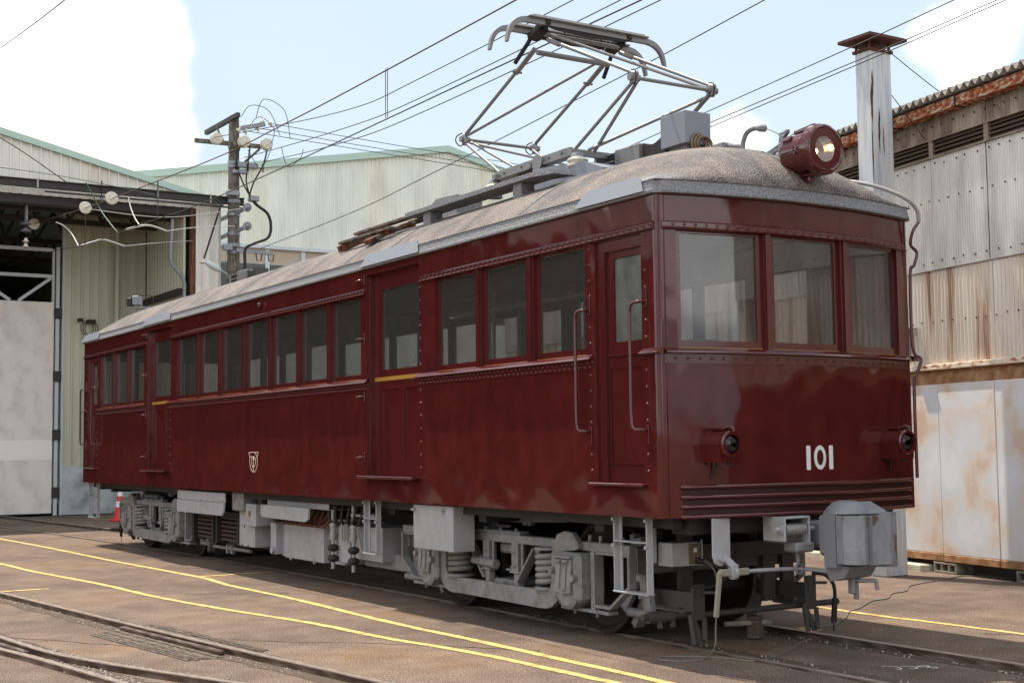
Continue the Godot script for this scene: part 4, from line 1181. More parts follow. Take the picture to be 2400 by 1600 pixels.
func bow(z: float) -> float: return 0.17 * (1.0 - pow(z / BW, 2))
func side_at(u: float, v: float, d: float) -> Vector3: return Vector3(u, v, BW - d)
func front_at(u: float, v: float, d: float) -> Vector3: return Vector3(bow(u) - d, v, -u)

func shifted(at: Callable, by: float) -> Callable:
	return func(u: float, v: float, d: float) -> Vector3: return at.call(u, v, d + by)

func range_of(a: float, b: float, step: float) -> Array:
	var n := maxi(1, int(round((b - a) / step)))
	var out := []
	for k in n + 1: out.append(lerpf(a, b, float(k) / n))
	return out

func cp(s: SurfaceTool, called: String, m: Material, again := true, parent: Node3D = null) -> MeshInstance3D:   # a part of the car
	var o := part(s, called, m, parent if parent else car)
	if again and parent == null: both.append(o)
	return o

func sub(s: SurfaceTool, called: String, m: Material, parent: Node3D) -> MeshInstance3D: return part(s, called, m, parent)

func sash(at: Callable, u0: float, u1: float, y0: float, y1: float, stile := 0.046, foot := 0.062, head := 0.02, glass: Material = null):
	var s := mb()
	plate(s, [u0, u1, u0 + stile, u1 - stile], [y0, y1, y0 + foot, y1 - head], [[u0 + stile, u1 - stile, y0 + foot, y1 - head]], 0.028, shifted(at, 0.026))
	var w := cp(s, "window", M.maroon_trim)
	s = mb()
	plate(s, [u0 + stile - 0.004, u1 - stile + 0.004], [y0 + foot - 0.004, y1 - head + 0.004], [], 0.006, shifted(at, 0.04))
	sub(s, "pane", glass if glass else M.window_glass, w)
	s = mb()
	plate(s, [u0 + 0.01, u1 - 0.01], [y0 + 0.003, y0 + 0.015], [], 0.01, shifted(at, 0.017))
	sub(s, "brass_strip", M.brass_yellow, w)

func bar_on(at: Callable, us: Array, y0: float, y1: float, proud: float, s: SurfaceTool):
	plate(s, us, [y0, y1], [], proud + 0.004, shifted(at, -proud))

func loft_on(at: Callable, us: Array, prof: Array, s: SurfaceTool):   # prof: (proud, height) from bottom to top
	for i in us.size() - 1:
		for k in prof.size() - 1:
			var a: Vector2 = prof[k]
			var b: Vector2 = prof[k + 1]
			quad(s, at.call(us[i], a.y, -a.x), at.call(us[i + 1], a.y, -a.x), at.call(us[i + 1], b.y, -b.x), at.call(us[i], b.y, -b.x))
	for e in [0, us.size() - 1]:
		for k in range(1, prof.size() - 1):
			var p := []
			for q in [prof[0], prof[k], prof[k + 1]]: p.append(at.call(us[e], q.y, -q.x))
			if e == 0: tri(s, p[2], p[1], p[0])
			else: tri(s, p[0], p[1], p[2])

const SILL := [Vector2(-0.01, 2.103), Vector2(0.044, 2.103), Vector2(0.048, 2.110), Vector2(0.040, 2.120), Vector2(0.006, 2.143), Vector2(-0.01, 2.143)]
const STRIP := [Vector2(-0.005, 2.966), Vector2(0.030, 2.966), Vector2(0.032, 2.972), Vector2(0.012, 2.984), Vector2(0.012, 3.012), Vector2(0.004, 3.024), Vector2(-0.005, 3.024)]

func roof_y(x: float, z: float) -> float:
	var side := 1.0 - pow(minf(absf(z) / 1.275, 1.0), 2.2)
	var e := minf(bow(clampf(z, -BW, BW)) + 0.045 - x, x + L + bow(clampf(z, -BW, BW)) + 0.045)
	var ux := clampf(1.0 - e / 1.35, 0.0, 1.0)
	return 3.305 + 0.50 * side * pow(1.0 - pow(ux, 2.3), 0.58)

func railcar():
	car = thing("railcar", "dark maroon electric railcar numbered 101 with grey domed roof, raised pantograph and lit headlight", "railcar", Vector3(-7.5, 0, 0))
	car_body()
	car_front()
	car_roof()
	under_front()
	for o in both:   # the far side and the far end
		var c: Node3D = o.duplicate()
		var n := String(o.name)
		var cut := n.rfind("_0")
		put(c, n.substr(0, cut) if cut > 0 else n, car)
		c.transform = Transform3D(Basis(Vector3.UP, PI), Vector3.ZERO) * o.transform
	car_once()
	bogies()
	under_boxes()
	pantograph()

func car_body():
	var holes := []
	var doors := [[-11.47, -10.53], [-4.43, -3.45]]
	var cabs := [[-14.73, -14.18], [-0.72, -0.17]]
	for d in doors: holes.append([d[0], d[1], 1.215, 3.14])
	for d in cabs: holes.append([d[0], d[1], 1.215, 2.955])
	var wins := [[-3.145, -2.445], [-2.355, -1.655], [-1.545, -0.835], [-10.28, -9.50], [-9.39, -8.68], [-8.60, -7.84], [-7.78, -7.05], [-6.975, -6.235], [-6.175, -5.445], [-5.38, -4.655], [-13.99, -13.335], [-13.222, -12.543], [-12.484, -11.714]]
	for w in wins: holes.append([w[0], w[1], 2.135, 2.965])
	var us := range_of(-14.97, -0.03, 0.6)
	var vs := [0.98, 3.22, 1.6]
	for h in holes:
		us.append_array([h[0], h[1]])
		vs.append_array([h[2], h[3]])
	var s := mb()
	plate(s, us.duplicate(), vs.duplicate(), holes, 0.058, side_at)
	cp(s, "body_side", M.maroon_paint)
	s = mb()
	plate(s, us.duplicate(), [1.18, 3.2, 1.215, 3.14, 2.955, 2.135, 2.965], holes, 0.012, shifted(side_at, 0.06))
	cp(s, "inner_lining", M.cabin_lining)
	for w in wins: sash(side_at, w[0], w[1], 2.135, 2.965)
	# proud mouldings between the windows
	for x in [-2.40, -1.60, -9.445, -8.64, -7.81, -7.013, -6.205, -5.413, -13.279, -12.514]:
		s = mb()
		bar_on(side_at, [x - 0.026, x + 0.026], 2.133, 2.968, 0.012, s)
		cp(s, "window_post", M.maroon_trim)
	# belt rail, window sill and the rain strip over the windows
	for r in [[-14.12, -11.62], [-10.56, -4.50], [-3.44, -0.775]]:
		s = mb()
		bar_on(side_at, range_of(r[0], r[1], 1.0), 2.035, 2.103, 0.008, s)
		cp(s, "belt_rail", M.maroon_trim)
		s = mb()
		loft_on(side_at, range_of(r[0] - 0.02, r[1] + 0.02, 1.0), SILL, s)
		cp(s, "window_sill", M.maroon_trim)
	for r in [[-14.97, -11.64], [-10.52, -4.55], [-3.405, -0.02]]:
		s = mb()
		loft_on(side_at, range_of(r[0], r[1], 1.0), STRIP, s)
		cp(s, "rain_strip", M.maroon_trim)
	# sliding passenger doors, set back in their openings
	for d in doors:
		var x0: float = d[0]
		var x1: float = d[1]
		var g := [x0 + 0.155, x1 - 0.035, 2.217, 2.985]
		var p1 := [x0 + 0.14, x0 + 0.515, 1.356, 2.03]
		var p2 := [x0 + 0.615, x1 - 0.03, 1.356, 2.03]
		s = mb()
		plate(s, [x0 - 0.02, x1 + 0.02, g[0], g[1], p1[0], p1[1], p2[0], p2[1]], [1.2, 3.15, g[2], g[3], p1[2], p1[3]], [g, p1, p2], 0.0125, shifted(side_at, 0.040))
		plate(s, [x0 - 0.02, x1 + 0.02, g[0], g[1]], [1.2, 3.15, g[2], g[3]], [g], 0.02, shifted(side_at, 0.053))
		var door := cp(s, "sliding_door", M.maroon_trim)
		s = mb()
		plate(s, [g[0] - 0.005, g[1] + 0.005], [g[2] - 0.005, g[3] + 0.005], [], 0.006, shifted(side_at, 0.056))
		sub(s, "pane", M.window_glass, door)
		s = mb()
		bar_on(shifted(side_at, 0.040), [x0 + 0.0, x1 - 0.0], 2.113, 2.150, 0.004, s)
		sub(s, "brass_strip", M.brass_yellow, door)
		s = mb()
		bar_on(side_at, [x0 - 0.08, x1 + 0.0], 3.142, 3.160, 0.03, s)
		bar_on(side_at, [x0 - 0.075, x0 - 0.05], 1.215, 3.14, 0.016, s)
		cp(s, "door_frame", M.maroon_trim)
		s = mb()
		bb(s, Vector3(x0 - 0.13, 1.192, BW - 0.02), Vector3(x1 + 0.02, 1.216, BW + 0.10), 0.006)
		for k in 16: bb(s, Vector3(x0 - 0.11 + k * 0.07, 1.215, BW + 0.005), Vector3(x0 - 0.08 + k * 0.07, 1.221, BW + 0.094))
		cp(s, "door_step", M.maroon_trim)
		for y in [3.11, 2.536, 1.978, 1.394]:
			s = mb()
			bb(s, Vector3(x0 - 0.15, y - 0.05, BW), Vector3(x0 - 0.12, y + 0.05, BW + 0.014), 0.004)
			tube(s, [Vector3(x0 - 0.135, y, BW + 0.01), Vector3(x0 - 0.14, y, BW + 0.05), Vector3(x0 - 0.22, y - 0.005, BW + 0.055)], 0.009, 7)
			cp(s, "door_hook", M.maroon_trim)
	# hinged doors of the driving cabs
	for d in cabs:
		var x0: float = d[0]
		var x1: float = d[1]
		var g := [x0 + 0.165, x1 - 0.035, 2.217, 2.825]
		var p := [x0 + 0.11, x1 - 0.03, 1.36, 2.03]
		s = mb()
		plate(s, [x0 - 0.02, x1 + 0.02, x0 + 0.09, x1 - 0.02], [1.2, 2.96, 2.875], [[x0 + 0.09, x1 - 0.02, 1.19, 2.875]], 0.03, shifted(side_at, 0.02))
		plate(s, [x0 + 0.08, x1 + 0.02, g[0], g[1], p[0], p[1]], [1.2, 2.9, g[2], g[3], p[2], p[3]], [g, p], 0.0125, shifted(side_at, 0.046))
		plate(s, [x0 + 0.08, x1 + 0.02, g[0], g[1]], [1.2, 2.9, g[2], g[3]], [g], 0.02, shifted(side_at, 0.059))
		var door := cp(s, "cab_door", M.maroon_trim)
		s = mb()
		plate(s, [g[0] - 0.005, g[1] + 0.005], [g[2] - 0.005, g[3] + 0.005], [], 0.006, shifted(side_at, 0.060))
		sub(s, "pane", M.frosted_glass, door)
		s = mb()
		bar_on(shifted(side_at, 0.046), [x0 + 0.095, x1 - 0.01], 2.118, 2.134, 0.02, s)
		bar_on(shifted(side_at, 0.046), [x0 + 0.10, x1 - 0.03], 1.345, 1.360, 0.014, s)
		sub(s, "weather_bar", M.maroon_trim, door)
		s = mb()
		bb(s, Vector3(x0 - 0.06, 1.194, BW - 0.02), Vector3(x1 + 0.035, 1.216, BW + 0.055), 0.008)
		cp(s, "door_step", M.maroon_trim)
		for h in [[x0 - 0.08, -0.075], [x1 + 0.045, -0.085]]:
			s = mb()
			var x: float = h[0]
			var o: float = h[1]
			tube(s, soft([Vector3(x, 2.47, BW + 0.004), Vector3(x - 0.005, 2.47, BW + 0.055), Vector3(x + o * 0.8, 2.455, BW + 0.075), Vector3(x + o, 2.37, BW + 0.078), Vector3(x + o, 2.0, BW + 0.078), Vector3(x + o, 1.70, BW + 0.078), Vector3(x + o * 0.8, 1.60, BW + 0.075), Vector3(x - 0.005, 1.585, BW + 0.055), Vector3(x, 1.585, BW + 0.004)], 5), 0.0125, 9)
			for y in [2.50, 1.55]: bb(s, Vector3(x - 0.02, y - 0.065, BW), Vector3(x + 0.02, y + 0.065, BW + 0.012), 0.004)
			cp(s, "handrail", M.maroon_trim)
	# everything inside that the windows let see
	s = mb()
	bb(s, Vector3(-14.9, 1.12, -1.19), Vector3(-0.05, 1.18, 1.19))
	cp(s, "cabin_floor", M.cabin_floor, false)
	s = mb()
	for r in [[-10.3, -4.6]]: bb(s, Vector3(r[0], 1.18, 0.62), Vector3(r[1], 1.62, 1.17), 0.03)
	bb(s, Vector3(-10.3, 1.6, 1.05), Vector3(-4.6, 2.02, 1.175), 0.03)
	cp(s, "bench_seat", M.seat_cloth)
	s = mb()
	for x in [-3.3, -10.4, -4.55, -11.6]: cyl(s, Vector3(x, 1.18, 0.55), Vector3(x, 3.5, 0.55), 0.017, 8)
	cp(s, "stanchion", M.light_steel)
	s = mb()
	plate(s, range_of(-1.15, 1.15, 0.3), [1.18, 3.3, 2.13, 2.9, 1.95], [[-0.33, 0.33, 1.19, 2.96], [-1.1, -0.4, 2.13, 2.9], [0.4, 1.1, 2.13, 2.9]], 0.04, func(u: float, v: float, d: float) -> Vector3: return Vector3(-14.05 - d, v, -u))
	cp(s, "cab_bulkhead", M.cabin_lining, false)
	s = mb()   # handbrake column and controller in the front cab
	cyl(s, Vector3(-0.42, 1.18, 0.55), Vector3(-0.42, 2.2, 0.55), 0.13, 16)
	cyl(s, Vector3(-0.42, 2.2, 0.55), Vector3(-0.42, 2.24, 0.55), 0.15, 16)
	cyl(s, Vector3(-0.3, 1.18, -0.6), Vector3(-0.3, 2.3, -0.6), 0.03, 10)
	cp(s, "controller", M.dark_iron)

func car_front():
	var wins := [[-1.105, -0.402], [-0.335, 0.355], [0.447, 1.085]]
	var holes := []
	for w in wins: holes.append([w[0], w[1], 2.135, 2.965])
	var us := range_of(-1.19, 1.19, 0.07)
	for w in wins: us.append_array(w)
	var s := mb()
	plate(s, us.duplicate(), [0.98, 2.135, 2.965, 3.22, 1.5], holes, 0.05, front_at)
	cp(s, "end_panel", M.maroon_paint)
	s = mb()
	plate(s, us.duplicate(), [1.18, 2.135, 2.965, 3.2], holes, 0.012, shifted(front_at, 0.055))
	cp(s, "end_lining", M.cabin_lining)
	for e in [1, -1]:   # rounded corner plates
		s = mb()
		var c := [Vector2(-0.034, 1.2505), Vector2(-0.018, 1.2495), Vector2(-0.003, 1.244), Vector2(0.009, 1.233), Vector2(0.0155, 1.215), Vector2(0.0172, 1.186)]
		s.set_smooth_group(4)
		for k in c.size() - 1:
			var a := Vector3(c[k].x, 0, c[k].y * e)
			var b := Vector3(c[k + 1].x, 0, c[k + 1].y * e)
			if e < 0:
				var q := a
				a = b
				b = q
			quad(s, a + Vector3(0, 0.98, 0), b + Vector3(0, 0.98, 0), b + Vector3(0, 3.22, 0), a + Vector3(0, 3.22, 0))
		cp(s, "corner_plate", M.maroon_paint)
	for w in wins: sash(front_at, w[0], w[1], 2.135, 2.965)
	var all := range_of(-1.21, 1.21, 0.07)
	s = mb()
	loft_on(front_at, all, STRIP, s)
	cp(s, "rain_strip", M.maroon_trim)
	s = mb()
	bar_on(front_at, all.duplicate(), 2.035, 2.103, 0.009, s)
	cp(s, "belt_rail", M.maroon_trim)
	s = mb()
	loft_on(front_at, all, SILL, s)
	for e in [1, -1]: loft_on(side_at if e > 0 else shifted(func(u: float, v: float, d: float) -> Vector3: return Vector3(-u, v, -(BW - d)), 0.0), [-0.16, 0.045] if e > 0 else [-0.045, 0.16], SILL, s)
	cp(s, "window_sill", M.maroon_trim)
	for u in [-0.369, 0.401]:   # posts between the windows
		s = mb()
		bar_on(front_at, [u - 0.022, u + 0.022], 2.133, 2.968, 0.014, s)
		cp(s, "window_post", M.maroon_trim)
	# anticlimber: four curved ribs before a dark plate
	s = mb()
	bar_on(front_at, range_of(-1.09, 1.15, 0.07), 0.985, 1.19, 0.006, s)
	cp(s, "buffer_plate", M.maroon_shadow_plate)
	for y in [1.190, 1.121, 1.056, 0.988]:
		s = mb()
		var pts := []
		for u in range_of(-1.09, 1.17, 0.06): pts.append(front_at(u, y, -0.026))
		pts.push_front(front_at(-1.1, y, -0.002))
		pts.append(front_at(1.18, y, -0.002))
		tube(s, pts, 0.0155, 8)
		bar_on(front_at, range_of(-1.09, 1.17, 0.07), y - 0.008, y + 0.008, 0.026, s)
		cp(s, "anticlimber_rib", M.maroon_trim)
	# marker lamps
	for e in [1, -1]:
		var z: float = 0.86 * e
		var lamp := Node3D.new()
		put(lamp, "marker_lamp", car)
		lamp.position = -car.position
		both.append(lamp)
		s = mb()
		var pts := [Vector2(-0.085, 1.355), Vector2(0.085, 1.355), Vector2(0.092, 1.46)]
		for k in 11: pts.append(Vector2(0.098 * cos(PI * k / 10), 1.478 + 0.098 * sin(PI * k / 10)))
		pts.append(Vector2(-0.092, 1.46))
		prism(s, pts, Transform3D(Basis(Vector3(0, 0, -1), Vector3(0, 1, 0), Vector3(1, 0, 0)), Vector3(0.03, 0, z)), 0.24)
		bb(s, Vector3(0.12, 1.575, z - 0.045), Vector3(0.25, 1.592, z + 0.045), 0.005)
		bb(s, Vector3(0.13, 1.568, z - 0.02), Vector3(0.24, 1.58, z + 0.02))
		part(s, "housing", M.maroon_trim, lamp)
		s = mb()
		lathe(s, [Vector2(0.092, 0.0), Vector2(0.094, 0.025), Vector2(0.086, 0.036), Vector2(0.068, 0.036), Vector2(0.066, 0.016)], Vector3(0.265, 1.478, z), Vector3.RIGHT, 24, 10, false)
		bb(s, Vector3(0.268, 1.36, z - 0.06), Vector3(0.275, 1.40, z + 0.06))
		tube(s, [Vector3(0.25, 1.585, z + 0.02), Vector3(0.28, 1.602, z + 0.01), Vector3(0.30, 1.59, z - 0.01), Vector3(0.30, 1.565, z - 0.01)], 0.009, 7)
		part(s, "rim", M.maroon_trim, lamp)
		s = mb()
		dome(s, [Vector2(0.067, 0.0), Vector2(0.055, 0.013), Vector2(0.03, 0.022), Vector2(0.0, 0.025)], Vector3(0.275, 1.478, z), Vector3.RIGHT, 20)
		part(s, "lens", M.dark_lens, lamp)
		s = mb()
		cyl(s, Vector3(0.25, 1.335, z), Vector3(0.25, 1.36, z), 0.014, 8)
		cyl(s, Vector3(0.23, 1.34, z), Vector3(0.29, 1.34, z), 0.007, 6)
		tube(s, soft([Vector3(0.12, 1.36, z), Vector3(0.12, 1.31, z), Vector3(0.09, 1.26, z + 0.02 * e), Vector3(0.07, 1.23, z + 0.03 * e)], 4), 0.008, 6)
		part(s, "lamp_wire", M.dark_iron, lamp)

func rivets():
	var b := mb()
	dome(b, [Vector2(0.0115, 0), Vector2(0.009, 0.007), Vector2(0.0, 0.0105)], Vector3.ZERO, Vector3.UP, 8)
	b.generate_normals()
	var at := []
	var side := Basis(Vector3(1, 0, 0), Vector3(0, 0, 1), Vector3(0, -1, 0))
	var front := Basis(Vector3(0, -1, 0), Vector3(1, 0, 0), Vector3(0, 0, 1))
	for r in [[-14.95, -11.66], [-10.50, -4.57], [-3.39, -0.04]]:
		for x in range_of(r[0], r[1], 0.078): at.append(Transform3D(side, Vector3(x, 2.998, BW + 0.011)))
	for r in [[-14.1, -11.64], [-10.54, -4.52], [-3.42, -0.79]]:
		for x in range_of(r[0], r[1], 0.066):
			at.append(Transform3D(side, Vector3(x, 2.053, BW + 0.008)))
			at.append(Transform3D(side, Vector3(x + 0.033, 2.087, BW + 0.008)))
	for x in [-0.795, -0.127, -3.425, -4.515, -10.525, -11.56, -14.80, -14.14]:
		for y in range_of(1.30, 2.92, 0.118): at.append(Transform3D(side, Vector3(x, y, BW)))
	for u in range_of(-1.13, 1.16, 0.086): at.append(Transform3D(front, front_at(u, 3.0, -0.012)))
	for u in range_of(-1.13, 1.16, 0.09): at.append(Transform3D(front, front_at(u, 2.07, -0.009)))
	scatter("rivets", b.commit(), M.maroon_trim, at, car)

func car_once():
	rivets()
	var s := mb()   # knob over the windows
	dome(s, [Vector2(0.0, 0.0), Vector2(0.035, 0.0), Vector2(0.035, 0.02), Vector2(0.022, 0.045), Vector2(0.0, 0.055)], Vector3(-7.26, 3.125, BW), Vector3(0, 0, 1), 14)
	part(s, "side_lamp", M.maroon_trim, car)
	# number on the end panel
	var numb := Node3D.new()
	put(numb, "car_number", car)
	numb.position = -car.position
	for q in [0.037, -0.190]:
		s = mb()
		var w := 0.0195
		var pts := []
		for c in [[w - 0.006, 1.294, -90.0], [w - 0.006, 1.455, 0.0], [-w + 0.006, 1.455, 90.0], [-w + 0.006, 1.294, 180.0]]:
			for k in 4:
				var a := deg_to_rad(c[2] + 30.0 * k)
				pts.append(Vector2(c[0] + 0.006 * cos(a), c[1] + 0.006 * sin(a)))
		prism(s, pts, Transform3D(Basis(Vector3(0, 0, -1), Vector3(0, 1, 0), Vector3(1, 0, 0)), Vector3(bow(q) - 0.001, 0, q)), 0.0035)
		part(s, "digit_one", M.white_number, numb)
	s = mb()
	var zc := -0.0775
	for k in 40:
		var a := TAU * k / 40
		var c := TAU * (k + 1) / 40
		var P := func(t: float, rx: float, ry: float, d: float) -> Vector3: return front_at(-zc + rx * cos(t), 1.375 + ry * sin(t), -d)
		quad(s, P.call(a, 0.033, 0.056, 0.003), P.call(a, 0.059, 0.0865, 0.003), P.call(c, 0.059, 0.0865, 0.003), P.call(c, 0.033, 0.056, 0.003))
		quad(s, P.call(a, 0.059, 0.0865, -0.002), P.call(c, 0.059, 0.0865, -0.002), P.call(c, 0.059, 0.0865, 0.003), P.call(a, 0.059, 0.0865, 0.003))
	part(s, "digit_zero", M.white_number, numb)
	# line emblem on the side
	var E := func(x: float, y: float) -> Vector3: return Vector3(-7.644 + (x - 440.0) / 440.0 * 0.305, 1.445 - (y - 400.0) / 910.0 * 0.232, BW + 0.001)
	var lines := [[[450, 400], [870, 400], [830, 610], [795, 610]], [[450, 400], [490, 610], [650, 600]], [[670, 400], [730, 440], [780, 530], [815, 650], [832, 780], [825, 950], [795, 1120], [740, 1240], [665, 1300], [590, 1240], [535, 1120], [500, 950], [490, 780], [500, 620]], [[600, 640], [575, 740], [570, 860], [590, 980], [660, 1090], [730, 980], [752, 860], [745, 740], [710, 640], [655, 600]], [[660, 660], [660, 1040]], [[660, 1090], [660, 1300]]]
	var em := Node3D.new()
	put(em, "emblem", car)
	em.position = -car.position
	for l in lines:
		s = mb()
		for k in l.size() - 1:
			var a: Vector3 = E.call(l[k][0], l[k][1])
			var b: Vector3 = E.call(l[k + 1][0], l[k + 1][1])
			var d := (b - a).normalized()
			beam(s, a - d * 0.003, b + d * 0.003, 0.002, 0.008 if absf(d.x) > 0.7 else 0.011, Vector3(-d.y, d.x, 0))
		part(s, "emblem_line", M.cream_line, em)
	s = mb()
	cyl(s, E.call(660, 690) - Vector3(0, 0, 0.001), E.call(660, 690) + Vector3(0, 0, 0.0015), 0.018, 14)
	part(s, "emblem_dot", M.cream_line, em)
	# conduit down the far front corner
	s = mb()
	var pipe := []
	for v in [[-0.55, 3.62, -0.95], [-0.2, 3.52, -1.08], [0.02, 3.40, -1.2], [0.07, 3.30, -1.30], [0.07, 3.20, -1.32]]: pipe.append(Vector3(v[0], v[1], v[2]))
	tube(s, soft(pipe, 6), 0.016, 8)
	part(s, "roof_conduit", M.light_steel, car)
	s = mb()
	pipe = []
	for v in [[0.07, 3.20, -1.32], [0.05, 3.12, -1.27], [0.03, 3.02, -1.265], [0.045, 2.96, -1.315], [0.035, 2.86, -1.29], [0.015, 2.78, -1.265], [0.015, 2.22, -1.265], [0.05, 2.12, -1.315], [0.03, 2.0, -1.28], [0.015, 1.9, -1.265], [0.015, 1.2, -1.265]]: pipe.append(Vector3(v[0], v[1], v[2]))
	tube(s, soft(pipe, 6), 0.013, 8)
	part(s, "corner_conduit", M.maroon_trim, car)

func car_roof():
	var nz := 40
	var xs := []
	for k in 27: xs.append(pow(k / 26.0, 1.7) * 1.6)
	var mid := range_of(1.9, 13.1, 0.7)
	for inner in [0, 1]:
		var s := mb()
		var rows := []
		for j in nz + 1:
			var t := -1.0 + 2.0 * j / nz
			var z: float = 1.275 * sign(t) * (1.0 - pow(1.0 - absf(t), 1.25))
			if inner: z *= 0.945
			var f := bow(clampf(z, -BW, BW)) + (0.045 if not inner else -0.06)
			var line := []
			for x in xs: line.append(Vector3(f - x, 0, z))
			for x in mid: line.append(Vector3(-x, 0, z))
			var back := xs.duplicate()
			back.reverse()
			for x in back: line.append(Vector3(-L - f + x, 0, z))
			for q in line.size(): line[q].y = roof_y(line[q].x, z) - (0.07 if inner else 0.0) if not inner else minf(roof_y(line[q].x, z) - 0.06, 3.6)
			rows.append(line)
		s.set_smooth_group(4)
		for j in nz:
			for k in rows[0].size() - 1:
				quad(s, rows[j][k + 1], rows[j + 1][k + 1], rows[j + 1][k], rows[j][k])
		part(s, "roof" if not inner else "ceiling", M.roof_felt if not inner else M.cabin_ceiling, car)
	# tarred band along the eaves
	var rim := []
	for x in range_of(-L, 0.0, 0.5): rim.append([Vector3(x, 0, 1.275), Vector3(0, 0, 1)])
	for u in range_of(-1.22, 1.22, 0.08): rim.append([Vector3(bow(u) + 0.045, 0, -u), Vector3(1, 0, 0.0)])
	for x in range_of(0.0, L, 0.5): rim.append([Vector3(-x, 0, -1.275), Vector3(0, 0, -1)])
	for u in range_of(-1.22, 1.22, 0.08): rim.append([Vector3(-L - bow(u) - 0.045, 0, u), Vector3(-1, 0, 0)])
	var s := mb()
	for k in rim.size():
		var a: Vector3 = rim[k][0]
		var b: Vector3 = rim[(k + 1) % rim.size()][0]
		var na: Vector3 = rim[k][1]
		var nb: Vector3 = rim[(k + 1) % rim.size()][1]
		var at := func(p: Vector3, n: Vector3, y: float, o: float) -> Vector3: return Vector3(p.x, y, p.z) + n * o
		var prof := [[3.212, -0.045], [3.212, 0.012], [3.232, 0.012], [3.240, 0.004], [3.312, -0.010], [3.345, -0.050]]
		for i in prof.size() - 1:
			s.set_smooth_group(20 + i)
			quad(s, at.call(a, na, prof[i][0], prof[i][1]), at.call(b, nb, prof[i][0], prof[i][1]), at.call(b, nb, prof[i + 1][0], prof[i + 1][1]), at.call(a, na, prof[i + 1][0], prof[i + 1][1]))
	part(s, "eave_band", M.grey_tar_band, car)
	# grey drip visors above the doors
	for v in [[-0.9, -0.06], [-4.57, -3.36], [-11.66, -10.42], [-14.98, -13.95]]:
		s = mb()
		prism(s, [Vector2(v[0], 0), Vector2(v[1], 0), Vector2(v[1] - 0.09, 0.13), Vector2(v[0] + 0.10, 0.13)], Transform3D(Basis(Vector3(1, 0, 0), Vector3(0, 0.94, -0.34), Vector3(0, 0.34, 0.94)), Vector3(0, 3.228, 1.300)), 0.006)
		both.append(part(s, "drip_visor", M.visor_grey, car))
	for x in [-1.72, -4.1, -5.0, -8.0, -11.0]:   # battens over the joints of the felt
		s = mb()
		var pts := []
		for z in range_of(-1.26, 1.26, 0.06): pts.append(Vector3(x, roof_y(x, z) + 0.002, z))
		tube(s, pts, 0.009, 6)
		part(s, "roof_seam", M.grey_tar_band, car)
	# running board on blocks
	s = mb()
	prism(s, [Vector2(-4.42, 3.735), Vector2(-2.15, 3.735), Vector2(-1.78, 3.705), Vector2(-1.79, 3.735), Vector2(-2.15, 3.775), Vector2(-4.42, 3.775)], side_xf(0.66), 0.22)
	var board := part(s, "running_board", M.grey_tar_band, car)
	for x in [-4.05, -2.42]:
		s = mb()
		bb(s, Vector3(x - 0.07, roof_y(x, 0.8) - 0.05, 0.70), Vector3(x + 0.07, 3.737, 0.84), 0.006)
		sub(s, "board_block", M.grey_tar_band, board)
	# wooden walkway frame over the crown, behind the running board
	var walk := Node3D.new()
	put(walk, "roof_walkway", car)
	walk.position = -car.position
	for z in [0.92, 0.74, 0.5]:
		s = mb()
		var y := roof_y(-5.3, z) + 0.10 + (0.0 if z > 0.8 else 0.02)
		beam(s, Vector3(-5.82, y, z), Vector3(-4.62, y, z), 0.07, 0.03, Vector3.UP, 0.004)
		part(s, "plank", M.weathered_timber, walk)
	for x in [-5.74, -5.05]:
		s = mb()
		beam(s, Vector3(x, roof_y(x, 0.96) + 0.045, 0.98), Vector3(x, roof_y(x, 0.45) + 0.05, 0.45), 0.06, 0.07)
		part(s, "bearer", M.brown_post, walk)
	var zz := 0.98
	for k in 7:
		s = mb()
		var x := -4.98 + 0.09 * k
		var y := roof_y(x, zz) + 0.055
		box(s, Vector3(x, y, zz), Vector3(0.16, 0.045, 0.09), Basis(Vector3.RIGHT, 0.5 - 0.06 * k), 0.006)
		part(s, "slat", M.weathered_timber if k % 2 else M.brown_post, walk)
		zz -= 0.055
	# vents with curved dark hoods
	for q in [[-10.85, 0.0], [-1.78, 0.05]]:
		var x: float = q[0]
		var y := roof_y(x, 0.0)
		var v := Node3D.new()
		put(v, "roof_vent", car)
		v.position = -car.position
		s = mb()
		bb(s, Vector3(x - 0.17, y + 0.02, -0.12), Vector3(x + 0.17, y + 0.20, 0.14), 0.008)
		part(s, "vent_box", M.pantograph_grey, v)
		s = mb()
		var pts := []
		for k in 9: pts.append(Vector2(x + 0.18 + 0.24 * k / 8.0, y + 0.20 - 0.035 * sin(PI * k / 8.0)))
		pts.append_array([Vector2(x + 0.52, y + 0.02), Vector2(x + 0.18, y + 0.02)])
		prism(s, pts, side_xf(-0.1), 0.2)
		part(s, "vent_hood", M.dark_iron, v)
		s = mb()
		bb(s, Vector3(x - 0.46, y + 0.05, -0.1), Vector3(x - 0.2, y + 0.18, 0.12))
		part(s, "vent_mouth", M.dark_iron, v)
		s = mb()
		for k in 3: bb(s, Vector3(x - 0.47, y + 0.045 + 0.065 * k, -0.1), Vector3(x - 0.19, y + 0.055 + 0.065 * k, 0.13))
		bb(s, Vector3(x - 0.48, y + 0.02, -0.1), Vector3(x - 0.45, y + 0.19, 0.13))
		bb(s, Vector3(x - 0.18, y + 0.02, -0.1), Vector3(x - 0.165, y + 0.19, 0.13))
		part(s, "vent_grille", M.grey_tar_band, v)
	# fin shaped vent and equipment box on feet
	s = mb()
	prism(s, [Vector2(-4.78, 3.78), Vector2(-4.2, 3.78), Vector2(-4.2, 3.97), Vector2(-4.62, 3.99), Vector2(-4.78, 3.92)], side_xf(0.12), 0.3)
	part(s, "roof_duct", M.grey_tar_band, car)
	s = mb()
